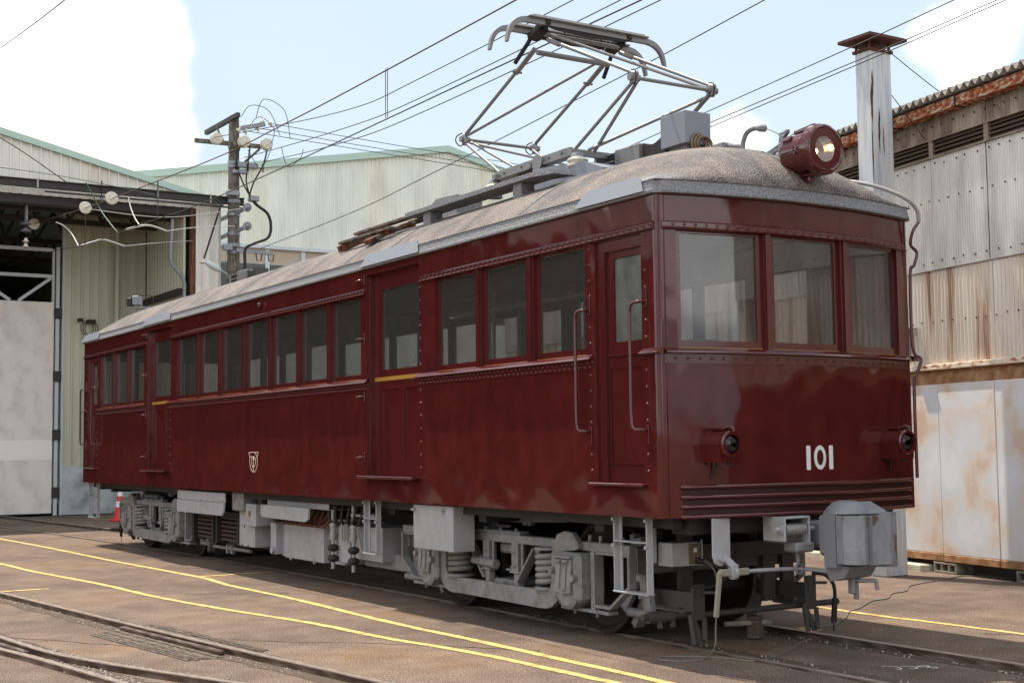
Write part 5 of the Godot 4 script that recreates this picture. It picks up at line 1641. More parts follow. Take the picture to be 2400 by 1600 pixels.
	bb(s, Vector3(-1.32, 3.89, -0.135), Vector3(-1.005, 4.155, 0.135), 0.004)
	var eb := part(s, "roof_box", M.visor_grey, car)
	s = mb()
	bb(s, Vector3(-1.28, 3.76, -0.1), Vector3(-1.05, 3.895, 0.08))
	sub(s, "box_foot", M.grey_tar_band, eb)
	s = mb()
	for k in 3:
		var ring := []
		for j in 18: ring.append(Vector3(-0.985 + 0.012 * k, 3.885 + 0.085 * sin(TAU * j / 18) * (1.0 - 0.15 * k), 0.01 - 0.02 * k + 0.075 * cos(TAU * j / 18)))
		tube(s, ring, 0.011, 6, true)
	sub(s, "cable_coil", M.brown_porcelain, eb)
	# bent cable entry and small clamp forward of the box
	s = mb()
	tube(s, soft([Vector3(-0.46, roof_y(-0.46, 0.02) - 0.02, 0.02), Vector3(-0.45, roof_y(-0.46, 0.02) + 0.05, 0.02), Vector3(-0.41, roof_y(-0.46, 0.02) + 0.11, 0.02), Vector3(-0.33, roof_y(-0.46, 0.02) + 0.13, 0.02), Vector3(-0.25, roof_y(-0.46, 0.02) + 0.115, 0.02)], 5), 0.02, 9)
	dome(s, [Vector2(0.0, -0.02), Vector2(0.028, -0.01), Vector2(0.03, 0.05), Vector2(0.0, 0.07)], Vector3(-0.26, roof_y(-0.46, 0.02) + 0.118, 0.02), Vector3(0.95, -0.2, 0), 12)
	tube(s, soft([Vector3(-0.19, roof_y(-0.46, 0.02) + 0.10, 0.02), Vector3(-0.05, roof_y(-0.46, 0.02) + 0.02, 0.01), Vector3(0.07, 3.62, 0.0)], 5), 0.004, 5)
	part(s, "cable_entry", M.grey_tar_band, car)
	s = mb()
	bb(s, Vector3(-0.78, roof_y(-0.7, 0) - 0.02, -0.06), Vector3(-0.64, roof_y(-0.7, 0) + 0.05, 0.06), 0.01)
	tube(s, [Vector3(-0.64, roof_y(-0.7, 0) + 0.02, 0), Vector3(-0.48, roof_y(-0.48, 0) + 0.02, 0)], 0.02, 8)
	part(s, "roof_clamp", M.grey_tar_band, car)
	headlight()

func headlight():
	var h := Node3D.new()
	put(h, "headlight", car)
	h.position = -car.position
	var c := Vector3(0, 3.58, 0)
	var X := Vector3.RIGHT
	var s := mb()
	lathe(s, [Vector2(0.0, 0.055), Vector2(0.10, 0.055), Vector2(0.148, 0.075), Vector2(0.156, 0.095), Vector2(0.156, 0.30), Vector2(0.165, 0.302)], c, X, 40)
	for k in 3: tube(s, [c + Vector3(0.12 + 0.07 * k, 0.155, 0.03), c + Vector3(0.12 + 0.07 * k, 0.17, 0.0), c + Vector3(0.12 + 0.07 * k, 0.155, -0.03)], 0.008, 6)
	prism(s, [Vector2(0.13, 0.155), Vector2(0.34, 0.165), Vector2(0.37, 0.178), Vector2(0.33, 0.192), Vector2(0.13, 0.172)], Transform3D(Basis.IDENTITY, c - Vector3(0, 0, 0.05)), 0.1)
	box(s, c + Vector3(0.14, 0.10, 0.125), Vector3(0.075, 0.05, 0.03), Basis(X, -0.8), 0.006)
	beam(s, c + Vector3(0.11, 0.0, 0.163), c + Vector3(0.27, 0.005, 0.163), 0.008, 0.01)
	tube(s, [c + Vector3(0.25, 0.03, 0.165), c + Vector3(0.275, 0.005, 0.172), c + Vector3(0.25, -0.03, 0.165), c + Vector3(0.23, 0.0, 0.165)], 0.006, 6, true)
	bb(s, c + Vector3(0.16, -0.215, -0.03), c + Vector3(0.25, -0.15, 0.03), 0.008)
	bb(s, c + Vector3(0.10, -0.178, -0.06), c + Vector3(0.40, -0.166, 0.06), 0.004)
	part(s, "lamp_housing", M.maroon_trim, h)
	s = mb()
	lathe(s, [Vector2(0.156, 0.30), Vector2(0.178, 0.303), Vector2(0.186, 0.318), Vector2(0.186, 0.372), Vector2(0.176, 0.395), Vector2(0.160, 0.402), Vector2(0.150, 0.392), Vector2(0.094, 0.388), Vector2(0.092, 0.37)], c, X, 48, 10, false)
	part(s, "lamp_ring", M.maroon_trim, h)
	s = mb()
	dome(s, [Vector2(0.0935, 0.384), Vector2(0.088, 0.33), Vector2(0.075, 0.28), Vector2(0.05, 0.24), Vector2(0.02, 0.222), Vector2(0.0, 0.22)], c, X, 32)
	part(s, "lamp_reflector", M.reflector, h)
	s = mb()
	var bulb := c + Vector3(0.285, -0.004, 0.012)
	dome(s, [Vector2(0.0, -0.03), Vector2(0.018, -0.024), Vector2(0.027, 0.0), Vector2(0.018, 0.024), Vector2(0.0, 0.03)], bulb, X, 14)
	part(s, "lamp_bulb", M.lit_bulb, h)
	s = mb()
	cyl(s, c + Vector3(0.376, 0, 0), c + Vector3(0.379, 0, 0), 0.0925, 32)
	part(s, "lamp_lens", M.lamp_lens, h)
	s = mb()
	prism(s, [Vector2(0.0, -0.36), Vector2(0.03, -0.36), Vector2(0.06, -0.05), Vector2(0.06, 0.14), Vector2(0.10, 0.17), Vector2(0.10, 0.19), Vector2(0.02, 0.175), Vector2(0.0, 0.05)], Transform3D(Basis.IDENTITY, c + Vector3(0.0, 0, -0.05)), 0.03)
	prism(s, [Vector2(0.0, -0.36), Vector2(0.03, -0.36), Vector2(0.06, -0.05), Vector2(0.06, 0.14), Vector2(0.10, 0.17), Vector2(0.10, 0.19), Vector2(0.02, 0.175), Vector2(0.0, 0.05)], Transform3D(Basis.IDENTITY, c + Vector3(0.0, 0, 0.06)), 0.03)
	beam(s, c + Vector3(0.03, 0.12, 0.02), Vector3(-0.13, roof_y(-0.13, 0.06) - 0.02, 0.08), 0.022, 0.04)
	beam(s, Vector3(-0.16, roof_y(-0.16, 0.08) + 0.004, 0.08), Vector3(0.08, roof_y(0.04, 0.08) - 0.01, 0.08), 0.05, 0.012)
	part(s, "lamp_stand", M.grey_tar_band, h)
	var l := SpotLight3D.new()
	l.name = "headlight_beam"
	l.position = c + Vector3(0.41, 0, 0)
	l.light_color = Color(1.0, 0.82, 0.55)
	l.light_energy = 0.6
	l.light_size = 0.06
	l.spot_range = 40.0
	l.spot_attenuation = 2.0
	l.spot_angle = 40.0
	l.shadow_enabled = true
	add_child(l)
	l.look_at(l.position + Vector3(1, -0.03, 0), Vector3.UP)

func pantograph():
	var p := Node3D.new()
	put(p, "pantograph", car)
	p.position = -car.position
	var KR := Vector3(-1.30, 4.45, 0.41)
	var KL := Vector3(-4.04, 4.49, 0.41)
	var m: Material = M.pantograph_grey
	var mir := func(v: Vector3) -> Vector3: return Vector3(v.x, v.y, -v.z)
	var rod := func(a: Vector3, b: Vector3, r: float, called := "arm"): part(tube_mb([a, b], r, 10), called, m, p)
	var BL := Vector3(-3.30, 4.0, 0.43)
	var BR := Vector3(-2.06, 4.0, 0.43)
	var T := Vector3(-2.68, 5.13, 0.40)
	for e in [1, -1]:
		var f := func(v: Vector3) -> Vector3: return Vector3(v.x, v.y, v.z * e)
		# lower arms, doubled rods towards the base
		rod.call(f.call(KL + Vector3(0, -0.03, 0)), f.call(BL), 0.015)
		rod.call(f.call(KL + Vector3(0.04, -0.03, -0.05)), f.call(BL + Vector3(0.16, -0.02, -0.2)), 0.013)
		rod.call(f.call(KR + Vector3(-0.02, -0.03, 0)), f.call(BR + Vector3(-0.06, 0.02, 0)), 0.015)
		rod.call(f.call(KR + Vector3(0.0, -0.03, -0.03)), f.call(BR + Vector3(0.08, -0.02, -0.1)), 0.015)
		# upper arms and springs
		rod.call(f.call(KL + Vector3(0, 0.04, 0)), f.call(T + Vector3(-0.1, -0.06, 0)), 0.017)
		rod.call(f.call(KR + Vector3(0, 0.04, 0)), f.call(T + Vector3(0.12, -0.03, 0)), 0.017)
		var s := mb()
		cyl(s, f.call(T + Vector3(-0.10, -0.06, 0.0)), f.call((T + Vector3(-0.1, -0.06, 0)).lerp(KL, 0.25)), 0.024, 10)
		cyl(s, f.call(T + Vector3(0.12, -0.03, 0.0)), f.call((T + Vector3(0.12, -0.03, 0)).lerp(KR, 0.14)), 0.022, 10)
		cyl(s, f.call((T + Vector3(-0.1, -0.06, 0)).lerp(KL, 0.24)) - Vector3(0, 0, 0.05), f.call((T + Vector3(-0.1, -0.06, 0)).lerp(KL, 0.24)) + Vector3(0, 0, 0.05), 0.012, 8)
		part(s, "arm_socket", m, p)
		s = mb()
		for kk in [KL, KR]:
			var c: Vector3 = f.call(kk)
			box(s, c, Vector3(0.075, 0.11, 0.05), Basis(Vector3(0, 0, 1), 0.3 if kk == KL else -0.3), 0.014)
			cyl(s, c - Vector3(0, 0, 0.05), c + Vector3(0, 0, 0.05), 0.03, 12)
		part(s, "knee_joint", m, p)
		for kk in [KL, KR]:
			var c: Vector3 = f.call(kk)
			var o := -0.09 if kk == KL else 0.09
			part(tube_mb(soft([c + Vector3(0, 0.06, 0.03), c + Vector3(o * 0.8, 0.04, 0.05), c + Vector3(o, -0.01, 0.05), c + Vector3(o * 0.5, -0.06, 0.03), c + Vector3(0, -0.05, 0.02)], 4), 0.006, 6), "jumper_cable", M.dark_iron, p)
		s = mb()   # joint at the top with its dark spring box
		box(s, f.call(T + Vector3(0.0, 0.06, 0.03)), Vector3(0.20, 0.075, 0.12), Basis(Vector3.BACK, 0.25), 0.015)
		box(s, f.call(T + Vector3(0.12, 0.10, 0.05)), Vector3(0.2, 0.05, 0.05), Basis.IDENTITY, 0.008)
		part(s, "spring_box", M.dark_iron, p)
		s = mb()
		cyl(s, f.call(T + Vector3(-0.09, 0.01, 0.06)), f.call(T + Vector3(-0.28, -0.16, 0.10)), 0.02, 10)
		part(s, "damper", M.dark_iron, p)
		part(tube_mb(soft([f.call(T + Vector3(0.02, 0.08, -0.08)), f.call(T + Vector3(0.05, 0.0, -0.12)), f.call(T + Vector3(0.08, -0.01, -0.18)), f.call(T + Vector3(0.1, 0.09, -0.2))], 4), 0.006, 6), "jumper_cable", M.dark_iron, p)
		# base beam, insulators
		s = mb()
		bb(s, Vector3(-3.40, 3.965, 0.43 * e - 0.02), Vector3(-2.18, 4.05, 0.43 * e + 0.02), 0.004)
		bb(s, Vector3(-3.40, 3.96, 0.43 * e - 0.05), Vector3(-2.18, 3.968, 0.43 * e + 0.05))
		for x in [-3.25, -2.3, -2.95, -2.5]: cyl(s, Vector3(x, 4.015, 0.43 * e - 0.035), Vector3(x, 4.015, 0.43 * e + 0.035), 0.012, 8)
		part(s, "base_beam", m, p)
		for x in [-3.42, -2.06]:
			s = mb()
			lathe(s, [Vector2(0.07, 0.0), Vector2(0.07, 0.04)], Vector3(x, 3.80, 0.45 * e), Vector3.UP, 20)
			lathe(s, [Vector2(0.06, 0.0), Vector2(0.05, 0.03)], Vector3(x, 3.94, 0.45 * e), Vector3.UP, 20)
			part(s, "insulator_cap", M.visor_grey, p)
			s = mb()
			dome(s, [Vector2(0.055, 0.0), Vector2(0.09, 0.012), Vector2(0.094, 0.022), Vector2(0.085, 0.034), Vector2(0.06, 0.042), Vector2(0.088, 0.055), Vector2(0.094, 0.065), Vector2(0.085, 0.077), Vector2(0.06, 0.088), Vector2(0.055, 0.1)], Vector3(x, 3.84, 0.45 * e), Vector3.UP, 24)
			part(s, "insulator", M.porcelain, p)
	# cross tubes and long diagonals
	rod.call(KL, mir.call(KL), 0.016, "cross_tube")
	rod.call(KR, mir.call(KR), 0.016, "cross_tube")
	rod.call(KL + Vector3(0.05, 0.03, 0), mir.call(T + Vector3(-0.1, -0.04, -0.03)), 0.014, "diagonal")
	rod.call(mir.call(KR + Vector3(-0.04, 0.02, 0)), T + Vector3(0.12, 0.02, -0.03), 0.014, "diagonal")
	rod.call(mir.call(KR + Vector3(-0.05, -0.04, 0)), BR + Vector3(0.1, -0.02, -0.02), 0.014, "diagonal")
	rod.call(KL + Vector3(0.05, -0.04, -0.03), mir.call(BL + Vector3(0.5, 0.0, 0.0)), 0.013, "diagonal")
	rod.call(T + Vector3(0.1, 0.02, 0), mir.call(T + Vector3(0.1, 0.02, 0)), 0.02, "cross_tube")
	rod.call(T + Vector3(-0.06, -0.1, 0.0), mir.call(T + Vector3(-0.06, -0.1, 0)), 0.024, "cross_tube")
	for x in [-3.36, -2.1, -2.75]:
		var s := mb()
		beam(s, Vector3(x, 3.985, -0.5), Vector3(x, 3.985, 0.5), 0.05, 0.05)
		part(s, "base_cross_beam", m, p)
	var s := mb()
	box(s, Vector3(-2.95, 3.93, 0.2), Vector3(0.45, 0.09, 0.2), Basis.IDENTITY, 0.02)
	cyl(s, Vector3(-3.1, 3.92, 0.38), Vector3(-2.75, 3.92, 0.38), 0.04, 12)
	part(s, "spring_case", M.brown_porcelain, p)
	s = mb()
	cyl(s, Vector3(-2.63, 3.99, 0.485), Vector3(-2.63, 3.99, 0.495), 0.075, 20)
	part(s, "latch_disc", m, p)
	# collector bows
	for x in [-2.50, -2.79]:
		var path := []
		for v in [[0.885, 5.00], [0.872, 5.08], [0.845, 5.15], [0.80, 5.20], [0.74, 5.235], [0.67, 5.25]]: path.append(Vector2(v[0], v[1]))
		var fine := PackedVector2Array()
		for k in path.size() - 1:
			for j in 3: fine.append((path[k] as Vector2).cubic_interpolate(path[k + 1], path[maxi(k - 1, 0)], path[mini(k + 2, path.size() - 1)], j / 3.0))
		fine.append(path[-1])
		var outline := []
		for k in fine.size(): outline.append(Vector2(fine[k].x, fine[k].y))
		for k in range(fine.size() - 1, -1, -1): outline.append(Vector2(-fine[k].x, fine[k].y))
		var n := outline.size()
		for k in n:
			var q: Vector2 = outline[n - 1 - k]
			var lip := 0.055 if absf(q.x) < 0.67 else lerpf(0.022, 0.05, clampf((q.y - 5.0) / 0.25, 0, 1))
			var inward := Vector2(-sign(q.x) * clampf((absf(q.x) - 0.6) / 0.28, 0, 1), -1.0 + clampf((absf(q.x) - 0.72) / 0.2, 0, 0.75)).normalized() * lip
			outline.append(q + inward)
		s = mb()
		var poly := []
		for q in outline: poly.append(q)
		if Geometry2D.is_polygon_clockwise(PackedVector2Array(poly)): poly.reverse()
		prism(s, poly, Transform3D(Basis(Vector3(0, 0, -1), Vector3(0, 1, 0), Vector3(1, 0, 0)), Vector3(x - 0.02, 0, 0)), 0.04)
		part(s, "collector_bow", m, p)
		s = mb()
		bb(s, Vector3(x - 0.055, 5.248, -0.66), Vector3(x + 0.055, 5.262, 0.66), 0.004)
		bb(s, Vector3(x - 0.045, 5.262, -0.62), Vector3(x - 0.015, 5.276, 0.62), 0.003)
		bb(s, Vector3(x + 0.015, 5.262, -0.62), Vector3(x + 0.045, 5.276, 0.62), 0.003)
		part(s, "contact_strip", M.light_steel, p)
		s = mb()
		prism(s, [Vector2(-0.5, 5.2), Vector2(-0.3, 5.175), Vector2(0.0, 5.165), Vector2(0.3, 5.175), Vector2(0.5, 5.2)], Transform3D(Basis(Vector3(0, 0, -1), Vector3(0, 1, 0), Vector3(1, 0, 0)), Vector3(x - 0.01, 0, 0)), 0.02)
		part(s, "bow_web", M.dark_iron, p)
	# tapered grey fairing under the front half
	s = mb()
	prism(s, [Vector2(-2.66, 3.74), Vector2(-1.60, 3.68), Vector2(-1.60, 3.76), Vector2(-1.88, 3.86), Vector2(-2.66, 3.93)], side_xf(-0.52), 1.04)
	part(s, "base_fairing", M.visor_grey, p)

# ------------------------------------------------------------------ running gear
func spring(s: SurfaceTool, at: Vector3, r: float, wire_r: float, h: float, turns: float, axis := Vector3.UP, n := 7):
	var f := frame_of(axis)
	var pts := []
	var steps := int(turns * 14)
	for k in steps + 1:
		var t := TAU * turns * k / steps
		pts.append(at + axis * h * k / steps + (f[0] * cos(t) + f[1] * sin(t)) * r)
	tube(s, pts, wire_r, n)

func bogies():
	for cx in [-2.68, -12.32]:
		var b := Node3D.new()
		put(b, "bogie", car)
		b.position = Vector3(cx, 0, 0) - car.position
		var g: Material = M.bogie_grey
		var one := func(s: SurfaceTool, called: String, m: Material):
			s.generate_normals()
			var me := s.commit()
			me.surface_set_material(0, m)
			for e in [0, 1]:   # this side, and half round for the other
				var o := inst(me)
				o.rotation.y = PI * e
				put(o, called, b)
		# frame
		var s := mb()
		bb(s, Vector3(-1.80, 0.665, 0.80), Vector3(1.84, 0.735, 0.895), 0.006)
		bb(s, Vector3(-0.62, 0.735, 0.79), Vector3(0.32, 0.765, 0.90), 0.012)
		for x in [-0.55, -0.3, -0.05, 0.2, 1.28, 1.42, 1.7, -1.3, -1.45]: cyl(s, Vector3(x, 0.735, 0.85), Vector3(x, 0.785, 0.85), 0.017, 6)
		bb(s, Vector3(1.78, 0.52, -0.84), Vector3(1.86, 0.72, 0.84), 0.006)
		bb(s, Vector3(-1.86, 0.52, -0.84), Vector3(-1.78, 0.72, 0.84), 0.006)
		one.call(s, "side_frame", g)
		for e in [1, -1]:
			# pedestal legs, braces and tie bar
			s = mb()
			bb(s, Vector3(e * 1.14 - 0.245, 0.22, 0.80), Vector3(e * 1.14 - 0.195, 0.67, 0.895), 0.005)
			bb(s, Vector3(e * 1.14 + 0.195, 0.22, 0.80), Vector3(e * 1.14 + 0.245, 0.67, 0.895), 0.005)
			beam(s, Vector3(e * 1.38, 0.66, 0.85), Vector3(e * 1.80, 0.66, 0.85), 0.06, 0.03)
			beam(s, Vector3(e * 1.36, 0.25, 0.86), Vector3(e * 1.58, 0.25, 0.86), 0.07, 0.025, Vector3.UP, 0.004)
			beam(s, Vector3(e * 1.57, 0.245, 0.86), Vector3(e * 1.83, 0.43, 0.86), 0.07, 0.025, Vector3.UP, 0.004)
			beam(s, Vector3(e * 1.82, 0.42, 0.86), Vector3(e * 1.82, 0.67, 0.86), 0.07, 0.025, Vector3.RIGHT, 0.004)
			bb(s, Vector3(e * 1.25 - 0.32, 0.195, 0.80), Vector3(e * 1.25 + 0.32, 0.222, 0.90), 0.004)
			for x in [1.08, 1.38]: cyl(s, Vector3(e * x, 0.165, 0.86), Vector3(e * x, 0.25, 0.86), 0.016, 6)
			one.call(s, "pedestal", g)
			# axle box with its sprung lid
			s = mb()
			box(s, Vector3(e * 1.14, 0.46, 0.86), Vector3(0.37, 0.38, 0.27), Basis.IDENTITY, 0.03)
			lathe(s, [Vector2(0.15, 0.0), Vector2(0.15, 0.22), Vector2(0.12, 0.24)], Vector3(e * 1.14, 0.36, 0.76), Vector3(0, 0, 1), 24)
			one.call(s, "axle_box", g)
			s = mb()
			var tilt := Basis(Vector3.RIGHT, -0.07)
			box(s, Vector3(e * 1.14, 0.47, 1.01), Vector3(0.21, 0.27, 0.035), tilt, 0.008)
			box(s, Vector3(e * 1.14, 0.615, 1.005), Vector3(0.22, 0.022, 0.06), tilt, 0.005)
			box(s, Vector3(e * 1.14 - 0.045, 0.47, 1.034), Vector3(0.05, 0.19, 0.014), tilt, 0.004)
			box(s, Vector3(e * 1.14 + 0.035, 0.46, 1.036), Vector3(0.055, 0.2, 0.014), tilt, 0.004)
			prism(s, [Vector2(-0.09, 0.375), Vector2(-0.05, 0.36), Vector2(-0.02, 0.33), Vector2(0.02, 0.335), Vector2(0.05, 0.365), Vector2(0.09, 0.37), Vector2(0.09, 0.4), Vector2(-0.09, 0.4)], Transform3D(Basis.IDENTITY, Vector3(e * 1.14, 0, 1.02)), 0.016)
			for x in [-0.05, 0.05]: box(s, Vector3(e * 1.14 + x, 0.585, 1.036), Vector3(0.075, 0.022, 0.02), tilt, 0.005)
			cyl(s, Vector3(e * 1.14 - 0.15, 0.5, 0.97), Vector3(e * 1.14 - 0.15, 0.5, 1.04), 0.024, 8)
			cyl(s, Vector3(e * 1.14 + 0.135, 0.46, 0.95), Vector3(e * 1.14 + 0.135, 0.46, 1.035), 0.03, 8)
			one.call(s, "axle_box_lid", g)
			# coil spring on its seat
			s = mb()
			spring(s, Vector3(e * 0.72, 0.365, 0.86), 0.098, 0.026, 0.27, 5.4)
			lathe(s, [Vector2(0.125, 0), Vector2(0.125, 0.022)], Vector3(e * 0.72, 0.325, 0.86), Vector3.UP, 20)
			lathe(s, [Vector2(0.125, 0), Vector2(0.125, 0.02)], Vector3(e * 0.72, 0.642, 0.86), Vector3.UP, 20)
			one.call(s, "coil_spring", g)
			s = mb()
			box(s, Vector3(e * 0.72, 0.318, 0.935), Vector3(0.13, 0.05, 0.035), Basis.IDENTITY, 0.01)
			one.call(s, "spring_clip", g)
			# braces and bolster columns
			s = mb()
			beam(s, Vector3(e * 0.53, 0.64, 0.86), Vector3(e * 0.27, 0.345, 0.86), 0.085, 0.018, Vector3(1, 0, 0), 0.003)
			bb(s, Vector3(e * 0.235 - 0.05, 0.42, 0.81), Vector3(e * 0.235 + 0.05, 0.67, 0.895), 0.005)
			bb(s, Vector3(e * 0.235 - 0.035, 0.31, 0.82), Vector3(e * 0.235 + 0.035, 0.42, 0.88), 0.004)
			bb(s, Vector3(e * 0.235 - 0.075, 0.415, 0.80), Vector3(e * 0.235 + 0.075, 0.432, 0.90), 0.004)
			for y in [0.48, 0.6]: dome(s, [Vector2(0.024, 0), Vector2(0.018, 0.014), Vector2(0.0, 0.02)], Vector3(e * 0.235, y, 0.894), Vector3(0, 0, 1), 10)
			cyl(s, Vector3(e * 0.235 + 0.09, 0.43, 0.87), Vector3(e * 0.235 + 0.09, 0.67, 0.87), 0.014, 8)
			one.call(s, "bolster_guide", g)
			# wheel pair
			s = mb()
			lathe(s, [Vector2(0.08, -0.07), Vector2(0.36, -0.05), Vector2(0.385, -0.065), Vector2(0.462, -0.065), Vector2(0.465, -0.04), Vector2(0.44, -0.03), Vector2(0.434, 0.065), Vector2(0.40, 0.07), Vector2(0.375, 0.045), Vector2(0.13, 0.03), Vector2(0.11, 0.08), Vector2(0.08, 0.08)], Vector3(e * 1.14, 0.436, 0.565), Vector3(0, 0, 1), 40)
			cyl(s, Vector3(e * 1.14, 0.436, 0.0), Vector3(e * 1.14, 0.436, 0.80), 0.07, 14)
			one.call(s, "wheel", M.wheel_iron)
		# the swooping equaliser beam
		s = mb()
		var eq := []
		var lower := [Vector2(-0.70, 0.185), Vector2(0.70, 0.175), Vector2(0.80, 0.182), Vector2(0.87, 0.205), Vector2(0.94, 0.255), Vector2(0.97, 0.31)]
		for q in lower: eq.append(q)
		eq.append_array([Vector2(0.985, 0.42), Vector2(0.985, 0.575), Vector2(1.01, 0.63), Vector2(1.06, 0.655), Vector2(1.19, 0.665), Vector2(1.24, 0.68), Vector2(1.245, 0.72), Vector2(1.16, 0.80), Vector2(1.06, 0.81), Vector2(0.955, 0.78), Vector2(0.89, 0.70), Vector2(0.865, 0.6), Vector2(0.862, 0.40), Vector2(0.84, 0.345), Vector2(0.79, 0.318)])
		var full := eq.duplicate()
		full.append_array([Vector2(0.0, 0.322)])
		for k in range(eq.size() - 1, 0, -1): full.append(Vector2(-eq[k].x, eq[k].y + 0.003))
		prism(s, full, side_xf(0.895), 0.045)
		one.call(s, "equaliser_beam", g)
		# bolster, leaf springs and roller between the columns
		s = mb()
		bb(s, Vector3(-0.19, 0.30, -0.84), Vector3(0.19, 0.345, 0.84), 0.01)
		bb(s, Vector3(-0.16, 0.56, -0.8), Vector3(0.16, 0.66, 0.8), 0.02)
		part_in(s, "bolster", g, b)
		s = mb()
		for k in 6: beam(s, Vector3(-0.15 + 0.012 * k, 0.42 + 0.022 * k, 0.6), Vector3(0.13, 0.44 + 0.022 * k, 0.88 - 0.04 * k), 0.06, 0.014)
		cyl(s, Vector3(-0.42, 0.49, 0.90), Vector3(-0.05, 0.475, 0.90), 0.038, 14)
		cyl(s, Vector3(-0.3, 0.489, 0.90), Vector3(-0.28, 0.488, 0.90), 0.042, 14)
		cyl(s, Vector3(-0.2, 0.484, 0.90), Vector3(-0.18, 0.483, 0.90), 0.042, 14)
		one.call(s, "leaf_spring", g)
		# motors and brake gear, half hidden in the dark
		s = mb()
		for e in [1, -1]:
			s = mb()
			cyl(s, Vector3(e * 0.62, 0.46, -0.42), Vector3(e * 0.62, 0.46, 0.42), 0.27, 20)
			box(s, Vector3(e * 0.62, 0.62, 0), Vector3(0.4, 0.2, 0.6), Basis.IDENTITY, 0.03)
			part_in(s, "traction_motor", M.dark_iron, b)
			s = mb()
			bb(s, Vector3(e * 1.14 - 0.5, 0.30, -0.46), Vector3(e * 1.14 + 0.5, 0.86, 0.46), 0.04)
			part_in(s, "gear_case", M.dark_iron, b)
		s = mb()
		tube(s, [Vector3(-1.2, 0.845, 0.70), Vector3(0.10, 0.84, 0.70)], 0.018, 8)
		box(s, Vector3(0.16, 0.84, 0.70), Vector3(0.13, 0.075, 0.06), Basis.IDENTITY, 0.012)
		tube(s, [Vector3(0.2, 0.845, 0.70), Vector3(0.62, 0.86, 0.62)], 0.016, 8)
		cyl(s, Vector3(-1.0, 0.785, 0.72), Vector3(-0.35, 0.785, 0.72), 0.035, 12)
		cyl(s, Vector3(-0.35, 0.785, 0.72), Vector3(-0.1, 0.785, 0.72), 0.014, 8)
		one.call(s, "brake_rod", g)
		for e in [1, -1]:   # brake shoe and hanger outside each wheel
			s = mb()
			var arc := []
			for k in 9:
				var a := -0.75 + 1.5 * k / 8
				arc.append(Vector2(e * (1.14 + 0.47 * cos(a)), 0.436 + 0.47 * sin(a)))
			for k in range(8, -1, -1):
				var a := -0.75 + 1.5 * k / 8
				arc.append(Vector2(e * (1.14 + 0.525 * cos(a)), 0.436 + 0.525 * sin(a)))
			if e < 0: arc.reverse()
			prism(s, arc, side_xf(0.53), 0.09)
			beam(s, Vector3(e * 1.60, 0.80, 0.66), Vector3(e * 1.70, 0.32, 0.66), 0.06, 0.05)
			beam(s, Vector3(e * 1.74, 0.78, 0.72), Vector3(e * 1.86, 0.2, 0.72), 0.05, 0.09)
			cyl(s, Vector3(e * 1.70, 0.42, 0.60), Vector3(e * 1.70, 0.42, 0.78), 0.03, 8)
			cyl(s, Vector3(e * 1.62, 0.22, 0.74), Vector3(e * 2.0, 0.22, 0.74), 0.035, 10)
			beam(s, Vector3(e * 1.66, 0.43, 0.70), Vector3(e * 1.50, 0.24, 0.70), 0.04, 0.09)
			one.call(s, "brake_hanger", g)

func part_in(s: SurfaceTool, called: String, m: Material, parent: Node3D) -> MeshInstance3D:   # a part in its parent's own coordinates
	s.generate_normals()
	var me := s.commit()
	me.surface_set_material(0, m)
	var o := inst(me)
	put(o, called, parent)
	return o

func step_ladder(x0: float, x1: float, z: float, bottom: float) -> SurfaceTool:
	var s := mb()
	for x in [x0, x1]: beam(s, Vector3(x, 0.985, z), Vector3(x, bottom, z), 0.055, 0.012, Vector3.RIGHT, 0.003)
	for x in [x0 + 0.015, x1 - 0.015]: beam(s, Vector3(x, 0.985, z - 0.02), Vector3(x, bottom, z - 0.02), 0.012, 0.05, Vector3(1, 0, 0), 0.002)
	beam(s, Vector3(x0 - 0.005, bottom, z), Vector3(x1 + 0.005, bottom, z), 0.08, 0.012, Vector3.UP, 0.003)
	beam(s, Vector3(x0, 0.80, z), Vector3(x1, 0.80, z), 0.07, 0.01, Vector3.UP, 0.003)
	for x in [x0, x1]:
		for y in [0.77, 0.955]: cyl(s, Vector3(x, y, z + 0.025), Vector3(x, y, z + 0.04), 0.015, 6)
	return s

